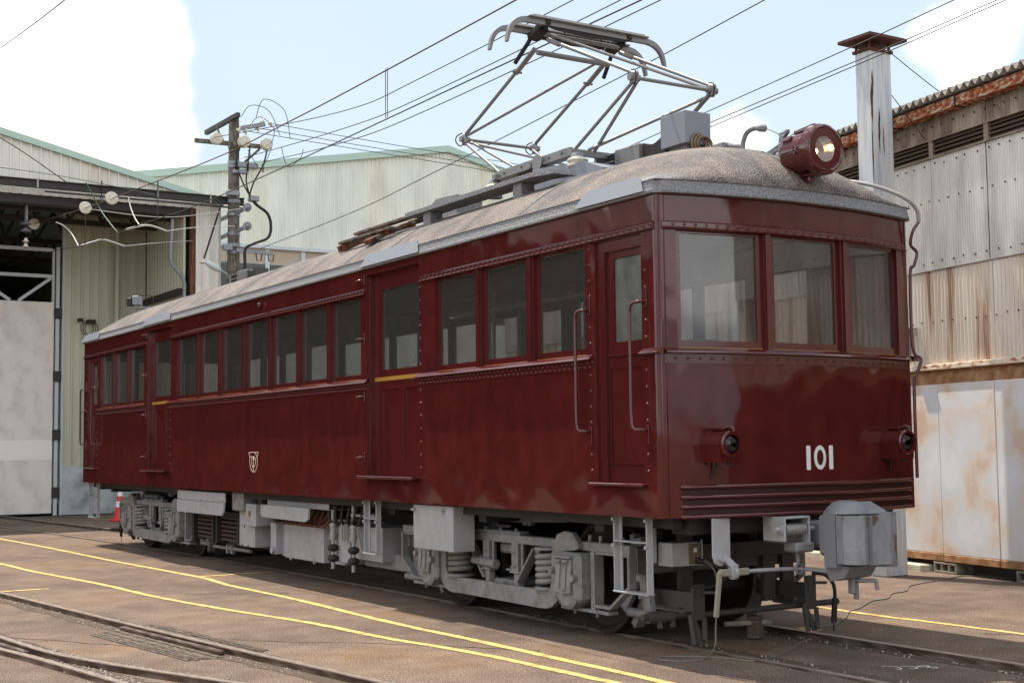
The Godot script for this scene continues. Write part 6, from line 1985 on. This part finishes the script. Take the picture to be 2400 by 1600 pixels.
func under_front():
	var g: Material = M.underframe_grey
	cp(step_ladder(-0.62, -0.24, 1.17, 0.445), "cab_ladder", g)
	# sole bars and headstock in the shade
	var s := mb()
	bb(s, Vector3(-14.9, 0.90, 1.02), Vector3(-0.06, 0.985, 1.10))
	bb(s, Vector3(-7.6, 0.84, 0.30), Vector3(-0.06, 0.99, 0.42))
	bb(s, Vector3(-7.6, 0.84, -0.42), Vector3(-0.06, 0.99, -0.30))
	bb(s, Vector3(-0.2, 0.86, -1.0), Vector3(0.0, 0.985, 1.0))
	for x in [-1.0, -2.7, -4.4, -5.9, -7.2]: bb(s, Vector3(x - 0.06, 0.84, -1.05), Vector3(x + 0.06, 0.98, 1.05))
	bb(s, Vector3(-7.5, 0.985, -1.18), Vector3(-0.04, 1.0, 1.18))
	cp(s, "underframe", M.dark_iron)
	# coupler
	var c := Node3D.new()
	put(c, "coupler", car)
	c.position = -car.position
	both.append(c)
	s = mb()
	bb(s, Vector3(-0.3, 0.75, -0.075), Vector3(0.46, 0.93, 0.075), 0.02)
	prism(s, [Vector2(0.40, -0.12), Vector2(0.50, -0.20), Vector2(0.66, -0.235), Vector2(0.74, -0.215), Vector2(0.76, -0.13), Vector2(0.665, -0.075), Vector2(0.655, 0.03), Vector2(0.60, 0.06), Vector2(0.575, 0.205), Vector2(0.46, 0.20), Vector2(0.40, 0.13)], Transform3D(Basis(Vector3(1, 0, 0), Vector3(0, 0, 1), Vector3(0, -1, 0)), Vector3(0, 1.00, 0)), 0.37)
	prism(s, [Vector2(0.42, 0.64), Vector2(0.66, 0.64), Vector2(0.60, 0.56), Vector2(0.47, 0.53)], Transform3D(Basis.IDENTITY, Vector3(0, 0, -0.1)), 0.26)
	bb(s, Vector3(0.36, 0.70, -0.15), Vector3(0.44, 0.98, 0.16), 0.02)
	part(s, "coupler_head", M.coupler_grey, c)
	s = mb()
	prism(s, [Vector2(0.60, 0.065), Vector2(0.665, 0.035), Vector2(0.735, 0.06), Vector2(0.765, 0.12), Vector2(0.745, 0.185), Vector2(0.66, 0.215), Vector2(0.585, 0.205)], Transform3D(Basis(Vector3(1, 0, 0), Vector3(0, 0, 1), Vector3(0, -1, 0)), Vector3(0, 0.985, 0)), 0.325)
	prism(s, [Vector2(0.60, -0.2), Vector2(0.745, -0.205), Vector2(0.765, -0.13), Vector2(0.75, 0.03), Vector2(0.68, 0.05), Vector2(0.64, 0.0)], Transform3D(Basis(Vector3(1, 0, 0), Vector3(0, 0, 1), Vector3(0, -1, 0)), Vector3(0, 0.982, 0)), 0.33)
	part(s, "coupler_knuckle", M.chipped_grey, c)
	s = mb()
	lathe(s, [Vector2(0.16, 0.0), Vector2(0.145, 0.03), Vector2(0.10, 0.075), Vector2(0.06, 0.085), Vector2(0.0, 0.088)], Vector3(0.54, 0.995, 0.05), Vector3.UP, 10)
	prism(s, [Vector2(0.5, 0.995), Vector2(0.70, 0.995), Vector2(0.66, 1.02), Vector2(0.54, 1.07)], Transform3D(Basis.IDENTITY, Vector3(0, 0, -0.18)), 0.2)
	part(s, "coupler_boss", M.coupler_grey, c)
	s = mb()
	bb(s, Vector3(0.50, 0.44, 0.0), Vector3(0.56, 0.60, 0.03), 0.01)
	bb(s, Vector3(0.50, 0.40, -0.05), Vector3(0.54, 0.52, -0.02), 0.008)
	part(s, "lock_lifter", M.bogie_grey, c)
	# centring bracket with its spring, left of the coupler
	s = mb()
	var bz := [0.40, 0.17]
	bb(s, Vector3(0.22, 0.955, 0.17), Vector3(0.30, 0.972, 0.40), 0.006)
	for z in bz: bb(s, Vector3(0.22, 0.80 if z > 0.3 else 0.74, z - 0.008), Vector3(0.30, 0.972, z + 0.008), 0.004)
	bb(s, Vector3(0.08, 0.80, 0.392), Vector3(0.225, 0.97, 0.408), 0.003)
	cyl(s, Vector3(0.26, 0.882, 0.46), Vector3(0.26, 0.882, 0.10), 0.018, 10)
	cyl(s, Vector3(0.26, 0.882, 0.405), Vector3(0.26, 0.882, 0.42), 0.035, 10)
	cp(s, "centring_bracket", g)
	s = mb()
	spring(s, Vector3(0.26, 0.882, 0.19), 0.034, 0.007, 0.19, 12.0, Vector3(0, 0, 1), 5)
	cp(s, "centring_spring", M.light_steel)
	# hanger and uncoupling lever
	s = mb()
	bb(s, Vector3(0.10, 0.70, 0.74), Vector3(0.115, 0.985, 0.90), 0.005)
	bb(s, Vector3(0.02, 0.972, 0.74), Vector3(0.11, 0.984, 0.90), 0.004)
	cyl(s, Vector3(0.108, 0.70, 0.84), Vector3(0.15, 0.70, 0.84), 0.025, 8)
	cyl(s, Vector3(0.10, 0.70, 0.84), Vector3(0.125, 0.70, 0.84), 0.05, 14)
	beam(s, Vector3(0.135, 0.72, 0.83), Vector3(0.16, 0.64, 0.755), 0.05, 0.03, Vector3.RIGHT, 0.004)
	bb(s, Vector3(0.13, 0.57, 0.725), Vector3(0.18, 0.66, 0.785), 0.006)
	cyl(s, Vector3(0.155, 0.60, 0.74), Vector3(0.155, 0.60, 0.77), 0.045, 14)
	cp(s, "lever_hanger", g)
	s = mb()
	tube(s, soft([Vector3(0.155, 0.605, 0.63), Vector3(0.155, 0.60, 0.3), Vector3(0.20, 0.595, 0.14), Vector3(0.32, 0.575, 0.02), Vector3(0.44, 0.545, -0.03), Vector3(0.52, 0.525, -0.06), Vector3(0.57, 0.525, -0.15), Vector3(0.58, 0.515, -0.17), Vector3(0.58, 0.46, -0.18)], 5), 0.0145, 9)
	cp(s, "uncoupling_lever", g)
	s = mb()
	beam(s, Vector3(0.155, 0.605, 0.87), Vector3(0.155, 0.605, 0.62), 0.034, 0.05, Vector3.UP, 0.008)
	beam(s, Vector3(0.155, 0.60, 0.88), Vector3(0.155, 0.31, 0.92), 0.04, 0.024, Vector3.RIGHT, 0.006)
	beam(s, Vector3(0.155, 0.62, 0.885), Vector3(0.155, 0.595, 0.86), 0.036, 0.05, Vector3.UP, 0.008)
	cp(s, "lever_handle", M.worn_handle)
	s = mb()   # eye bolt that carries the lever under the bracket
	bb(s, Vector3(0.16, 0.72, 0.12), Vector3(0.30, 0.79, 0.30), 0.015)
	tube(s, [Vector3(0.20, 0.74, 0.2), Vector3(0.20, 0.64, 0.19)], 0.018, 8)
	var ring := []
	for k in 14: ring.append(Vector3(0.20 , 0.60 + 0.034 * sin(TAU * k / 14), 0.185 + 0.034 * cos(TAU * k / 14)))
	tube(s, ring, 0.011, 7, true)
	cp(s, "lever_eye", M.bogie_grey)
	# socket box on its strap
	s = mb()
	bb(s, Vector3(-0.46, 0.64, 0.97), Vector3(-0.41, 0.985, 1.03), 0.005)
	bb(s, Vector3(-0.44, 0.62, 0.68), Vector3(-0.28, 0.785, 0.94), 0.004)
	bb(s, Vector3(-0.285, 0.615, 0.665), Vector3(-0.272, 0.80, 0.675))
	var bx := cp(s, "socket_box", g, false)
	s = mb()
	bb(s, Vector3(-0.2795, 0.63, 0.69), Vector3(-0.27, 0.775, 0.79), 0.003)
	sub(s, "socket_plate", M.socket_plate, bx)
	s = mb()
	bb(s, Vector3(-0.271, 0.715, 0.722), Vector3(-0.267, 0.745, 0.752))
	sub(s, "switch", M.white_mullion, bx)
	s = mb()
	cyl(s, Vector3(-0.27, 0.66, 0.73), Vector3(-0.235, 0.645, 0.69), 0.021, 10)
	sub(s, "plug", M.black_rubber, bx)
	# front beam with its bolt holes, pilot brackets, cross rod, hoses
	s = mb()
	bb(s, Vector3(-0.72, 0.615, -0.72), Vector3(-0.68, 0.73, 0.72), 0.004)
	for z in [-0.42, 0.42, -0.62]: bb(s, Vector3(-0.80, 0.25, z - 0.06), Vector3(-0.76, 0.80, z + 0.06))
	cp(s, "front_beam", M.grimy_iron)
	s = mb()
	for q in [[0.20, 0.70], [0.155, 0.705], [0.20, 0.65], [0.155, 0.655], [0.05, 0.69], [0.0, 0.65]]: cyl(s, Vector3(-0.682, q[1], q[0]), Vector3(-0.678, q[1], q[0]), 0.014, 10)
	cp(s, "bolt_holes", M.black_rubber)
	for e in [1, -1]:
		s = mb()
		var z: float = 0.56 * e
		bb(s, Vector3(-0.47, 0.20, z - 0.06), Vector3(-0.455, 0.46, z + 0.06), 0.004)
		beam(s, Vector3(-0.455, 0.21, z - 0.05), Vector3(-0.36, 0.07, z + 0.03), 0.035, 0.012)
		beam(s, Vector3(-0.47, 0.22, z + 0.05), Vector3(-0.38, 0.05, z + 0.04), 0.05, 0.012)
		beam(s, Vector3(-0.46, 0.34, z), Vector3(-1.0, 0.34, z + 0.05), 0.04, 0.12)
		cyl(s, Vector3(-0.40, 0.26, z + 0.13), Vector3(-0.38, 0.05, z + 0.11), 0.02, 8)
		beam(s, Vector3(-0.46, 0.40, z - 0.06), Vector3(-0.40, 0.40, z - 0.12), 0.03, 0.02)
		cp(s, "rail_guard", M.grimy_iron)
		s = mb()
		for y in [0.44, 0.41, 0.38]:
			for dz in [-0.03, 0.03]: cyl(s, Vector3(-0.4555, y, z + dz), Vector3(-0.453, y, z + dz), 0.008, 8)
		cp(s, "guard_holes", M.black_rubber)
	s = mb()
	tube(s, [Vector3(-0.56, 0.245, 1.0), Vector3(-0.56, 0.225, 0.4), Vector3(-0.56, 0.225, -0.95)], 0.024, 9)
	cyl(s, Vector3(-0.56, 0.24, 0.95), Vector3(-0.56, 0.235, 0.72), 0.042, 12)
	for z in [0.74, 0.86]: beam(s, Vector3(-0.56, 0.27, z), Vector3(-0.53, 0.16, z), 0.025, 0.03, Vector3.RIGHT)
	cp(s, "guard_rod", M.grimy_iron)
	s = mb()
	tube(s, soft([Vector3(-0.48, 0.47, -0.60), Vector3(-0.42, 0.46, -0.68), Vector3(-0.38, 0.38, -0.73), Vector3(-0.38, 0.26, -0.74)], 5), 0.014, 8)
	cyl(s, Vector3(-0.38, 0.28, -0.74), Vector3(-0.38, 0.10, -0.72), 0.022, 8)
	tube(s, [Vector3(-0.38, 0.12, -0.72), Vector3(-0.38, 0.03, -0.715)], 0.006, 5)
	cp(s, "brake_hose", M.black_rubber)
	s = mb()
	tube(s, soft([Vector3(-0.3, 0.97, 0.78), Vector3(-0.3, 0.9, 0.74), Vector3(-0.32, 0.78, 0.72)], 5), 0.008, 6)
	tube(s, soft([Vector3(-0.3, 0.5, 0.85), Vector3(-0.25, 0.46, 0.7), Vector3(-0.2, 0.5, 0.55), Vector3(-0.2, 0.58, 0.5)], 5), 0.007, 6)
	cp(s, "loose_cable", M.dark_iron)
	# wooden scotch lying on the rail before the front wheel
	var w := thing("wheel_chock", "small timber chock with a round peg lying by the far rail under the car's nose", "wheel chock", Vector3(-0.62, 0, -0.13))
	s = mb()
	box(s, Vector3(-0.62, 0.085, -0.13), Vector3(0.10, 0.17, 0.09), Basis(Vector3.UP, 0.3), 0.006)
	part(s, "wedge", M.weathered_timber, w)
	s = mb()
	cyl(s, Vector3(-0.72, 0.11, 0.09), Vector3(-0.56, 0.12, -0.24), 0.021, 10)
	part(s, "peg", M.block_concrete, w)

func under_boxes():
	var g: Material = M.underframe_grey
	var s := mb()
	# box under the second passenger door, close to the front bogie
	bb(s, Vector3(-3.67, 0.575, 0.985), Vector3(-2.94, 0.968, 1.205), 0.006)
	var b := part(s, "battery_box", g, car)
	s = mb()
	for x in [-3.63, -3.1]:
		cyl(s, Vector3(x, 0.925, 1.20), Vector3(x, 0.925, 1.235), 0.014, 8)
		beam(s, Vector3(x - 0.03, 0.922, 1.232), Vector3(x + 0.02, 0.918, 1.232), 0.012, 0.012)
	sub(s, "wing_nut", g, b)
	part(step_ladder(-4.71, -4.45, 1.17, 0.465), "door_ladder", g, car)
	part(step_ladder(-14.80, -14.34, 1.17, 0.43), "cab_ladder", g, car)
	# flap over the resistors
	s = mb()
	bb(s, Vector3(-10.34, 0.835, 1.185), Vector3(-8.56, 0.952, 1.205), 0.004)
	prism(s, [Vector2(-10.34, 0.70), Vector2(-10.32, 0.675), Vector2(-8.64, 0.675), Vector2(-8.58, 0.72), Vector2(-8.56, 0.832), Vector2(-10.34, 0.832)], side_xf(1.195), 0.02)
	var f := part(s, "cover_flap", g, car)
	s = mb()
	for x in [-10.3, -9.4, -8.62]: dome(s, [Vector2(0.02, 0), Vector2(0.014, 0.012), Vector2(0.0, 0.016)], Vector3(x, 0.865, 1.205), Vector3(0, 0, 1), 10)
	sub(s, "bolt", M.light_steel, f)
	s = mb()
	bb(s, Vector3(-8.55, 0.74, 0.8), Vector3(-8.2, 0.97, 1.12), 0.02)
	part(s, "junction_box", M.bogie_grey, car)
	# resistor banks
	for x in [-10.35, -9.45]:
		s = mb()
		bb(s, Vector3(x, 0.30, 0.55), Vector3(x + 0.06, 0.68, 1.0))
		bb(s, Vector3(x + 0.76, 0.30, 0.55), Vector3(x + 0.82, 0.68, 1.0))
		bb(s, Vector3(x, 0.64, 0.5), Vector3(x + 0.82, 0.70, 0.98))
		bb(s, Vector3(x + 0.05, 0.30, 0.5), Vector3(x + 0.78, 0.66, 0.7))
		part(s, "resistor_case", M.dark_iron, car)
		for k in 6:
			s = mb()
			cyl(s, Vector3(x + 0.07, 0.345 + 0.055 * k, 0.93), Vector3(x + 0.75, 0.345 + 0.055 * k, 0.93), 0.021, 10)
			part(s, "resistor_tube", M.resistor_brown, car)
	s = mb()
	for q in [[-8.55, 0.77], [-8.5, 0.66]]: tube(s, [Vector3(q[0], q[1], 0.95), Vector3(q[0] + 0.35, q[1] - 0.005, 0.95)], 0.014, 6)
	part(s, "brass_rod", M.brass_yellow, car)
	# tall cabinet and the switch box on it
	s = mb()
	bb(s, Vector3(-8.52, 0.315, 0.72), Vector3(-8.02, 0.815, 1.03), 0.005)
	var cab := part(s, "cabinet", g, car)
	s = mb()
	for x in [-8.42, -8.22]: bb(s, Vector3(x - 0.012, 0.295, 1.02), Vector3(x + 0.012, 0.335, 1.04), 0.003)
	bb(s, Vector3(-8.36, 0.54, 1.028), Vector3(-8.335, 0.575, 1.034))
	sub(s, "latch", M.dark_iron, cab)
	s = mb()
	bb(s, Vector3(-8.16, 0.575, 0.85), Vector3(-7.84, 0.835, 1.09), 0.006)
	var sw := part(s, "switch_box", g, car)
	s = mb()
	bb(s, Vector3(-8.06, 0.69, 1.088), Vector3(-7.99, 0.755, 1.094))
	sub(s, "rating_plate", M.brown_porcelain, sw)
	# compressor case and its apron
	s = mb()
	bb(s, Vector3(-7.55, 0.83, 0.6), Vector3(-5.85, 0.975, 1.06), 0.01)
	part(s, "duct_box", g, car)
	s = mb()
	prism(s, [Vector2(-7.53, 0.735), Vector2(-7.49, 0.705), Vector2(-6.26, 0.695), Vector2(-6.17, 0.73), Vector2(-6.15, 0.845), Vector2(-7.53, 0.845)], side_xf(1.13), 0.02)
	part(s, "apron_plate", g, car)
	s = mb()
	bb(s, Vector3(-7.34, 0.245, 0.55), Vector3(-6.26, 0.66, 0.93), 0.006)
	bb(s, Vector3(-7.50, 0.25, 0.55), Vector3(-7.3, 0.64, 0.90), 0.006)
	var cc := part(s, "contactor_case", g, car)
	s = mb()
	bb(s, Vector3(-7.62, 0.27, 0.78), Vector3(-7.46, 0.63, 0.99), 0.006)
	cyl(s, Vector3(-7.5, 0.32, 0.96), Vector3(-7.5, 0.32, 1.03), 0.04, 16)
	sub(s, "case_end", g, cc)
	for x in [-7.15, -6.5]:
		s = mb()
		bb(s, Vector3(x - 0.012, 0.225, 0.92), Vector3(x + 0.012, 0.285, 0.945), 0.003)
		sub(s, "case_latch", g, cc)
	s = mb()
	var rim := []
	for k in 9: rim.append(Vector3(-6.72 + 0.055 * sin(PI * k / 8), 0.50 + 0.055 * cos(PI * k / 8), 0.931))
	tube(s, rim, 0.004, 5)
	sub(s, "case_emboss", g, cc)
	s = mb()
	for k in 9:
		var x := -7.35 + 0.13 * k
		tube(s, soft([Vector3(x, 0.8, 0.9), Vector3(x + 0.04, 0.66, 0.97), Vector3(x + 0.16, 0.655, 0.96), Vector3(x + 0.22, 0.78, 0.88)], 4), 0.02, 7)
	part(s, "wiring_loom", M.brown_post, car)
	# flat cabinets with pipes, valves and hoses before them
	for q in [[-6.22, -5.9, 0.24, 0.72, 0.84], [-5.9, -5.55, 0.29, 0.70, 0.95], [-5.56, -4.9, 0.34, 0.68, 0.90]]:
		s = mb()
		bb(s, Vector3(q[0], q[2], 0.45), Vector3(q[1] - 0.01, q[3], q[4]), 0.005)
		part(s, "equipment_case", g, car)
	s = mb()
	bb(s, Vector3(-5.56, 0.26, 0.3), Vector3(-4.55, 0.42, 0.78), 0.01)
	part(s, "air_tank_case", M.bogie_grey, car)
	for q in [[-5.86, 0.30], [-5.36, 0.36]]:
		s = mb()
		var x: float = q[0]
		cyl(s, Vector3(x, 0.70, 1.0), Vector3(x, 0.95, 1.0), 0.022, 8)
		cyl(s, Vector3(x, 0.52, 1.0), Vector3(x, 0.70, 1.0), 0.032, 10)
		cyl(s, Vector3(x, 0.22, 1.0), Vector3(x, 0.52, 1.0), 0.022, 8)
		for y in [0.66, 0.56]: cyl(s, Vector3(x, y, 1.0), Vector3(x, y + 0.03, 1.0), 0.042, 8)
		beam(s, Vector3(x, 0.6, 1.0), Vector3(x - 0.07, 0.52, 1.02), 0.012, 0.012)
		var v := part(s, "drain_valve", M.light_steel, car)
		for y in [0.44, 0.33]:
			s = mb()
			dome(s, [Vector2(0.02, -0.04), Vector2(0.05, -0.025), Vector2(0.062, 0.0), Vector2(0.05, 0.025), Vector2(0.02, 0.04)], Vector3(x, y, 1.0), Vector3.UP, 14)
			sub(s, "valve_bulb", M.dark_iron, v)
	s = mb()
	for k in 6:
		var x := -5.95 + 0.16 * k
		tube(s, soft([Vector3(x, 0.97, 0.95), Vector3(x + 0.05, 0.8, 1.03), Vector3(x + 0.1 - 0.03 * k, 0.7, 1.0), Vector3(x + 0.16, 0.66 + 0.02 * k, 0.85)], 4), 0.018, 7)
	part(s, "air_hose", M.dark_iron, car)
	s = mb()
	for k in 2:
		for e in [0, 1]: beam(s, Vector3(-5.64 + 0.09 * k + 0.045 * e, 0.52, 1.0), Vector3(-5.64 + 0.09 * k + 0.045 * e, 0.70, 1.0), 0.012, 0.016)
		beam(s, Vector3(-5.64 + 0.09 * k, 0.525, 1.0), Vector3(-5.595 + 0.09 * k, 0.525, 1.0), 0.012, 0.016)
	beam(s, Vector3(-5.28, 0.68, 1.0), Vector3(-5.16, 0.42, 1.0), 0.012, 0.02)
	beam(s, Vector3(-5.17, 0.44, 1.0), Vector3(-4.8, 0.44, 1.0), 0.02, 0.02)
	for x in [-5.3, -5.0, -4.85]: box(s, Vector3(x, 0.80, 1.02), Vector3(0.07, 0.06, 0.06), Basis.IDENTITY, 0.015)
	tube(s, [Vector3(-5.35, 0.80, 1.02), Vector3(-4.7, 0.80, 1.02)], 0.016, 7)
	part(s, "pipe_fitting", M.light_steel, car)
	for q in [[-10.2, -8.8], [-8.5, -6.4], [-6.2, -4.7]]:
		s = mb()
		cyl(s, Vector3(q[0], 0.62, -0.1), Vector3(q[1], 0.62, -0.1), 0.26, 20)
		part(s, "air_tank", M.dark_iron, car)
	for z in [0.5, -0.75]:
		s = mb()
		bb(s, Vector3(-10.4, 0.42, z - 0.05), Vector3(-4.7, 0.98, z + 0.05))
		part(s, "equipment_frame", M.dark_iron, car)
	s = mb()   # brake pipe running low along the far bogie
	tube(s, [Vector3(-9.9, 0.22, 0.85), Vector3(-8.6, 0.23, 0.85)], 0.022, 8)
	for x in [-9.35, -9.2]: box(s, Vector3(x, 0.22, 0.86), Vector3(0.03, 0.12, 0.06), Basis.IDENTITY, 0.006)
	part(s, "brake_pipe", M.bogie_grey, car)

func floodlight():
	var at := Vector3(-18.0, 4.28, -0.50)
	var t := thing("floodlight", "small grey floodlight with black hood peeping over the far end of the railcar roof", "floodlight", Vector3(-18.0, 0, -0.9))
	var s := mb()
	cyl(s, Vector3(-18.0, -0.02, -0.95), Vector3(-18.0, 4.2, -0.95), 0.04, 10)
	beam(s, Vector3(-18.0, 4.18, -0.95), Vector3(-18.0, 4.18, -0.45), 0.03, 0.03)
	part(s, "post", M.galvanised, t)
	s = mb()
	box(s, at + Vector3(0, 0.02, 0), Vector3(0.12, 0.17, 0.2), Basis(Vector3.UP, 0.9), 0.01)
	part(s, "lamp_head", M.visor_grey, t)
	s = mb()
	box(s, at + Vector3(-0.1, 0.0, 0.10), Vector3(0.1, 0.15, 0.14), Basis(Vector3.UP, 0.9), 0.01)
	tube(s, soft([at + Vector3(0.02, 0.12, 0.0), at + Vector3(0.03, 0.14, -0.15), at + Vector3(0.03, 0.1, -0.28), at + Vector3(0.03, 0.0, -0.3)], 4), 0.012, 6)
	part(s, "hood", M.black_rubber, t)

func _ready():
	rng.seed = 20240713
	make_materials()
	look()
	ground_and_tracks()
	left_shed()
	far_shed()
	warehouse()
	pole()
	railcar()
	floodlight()
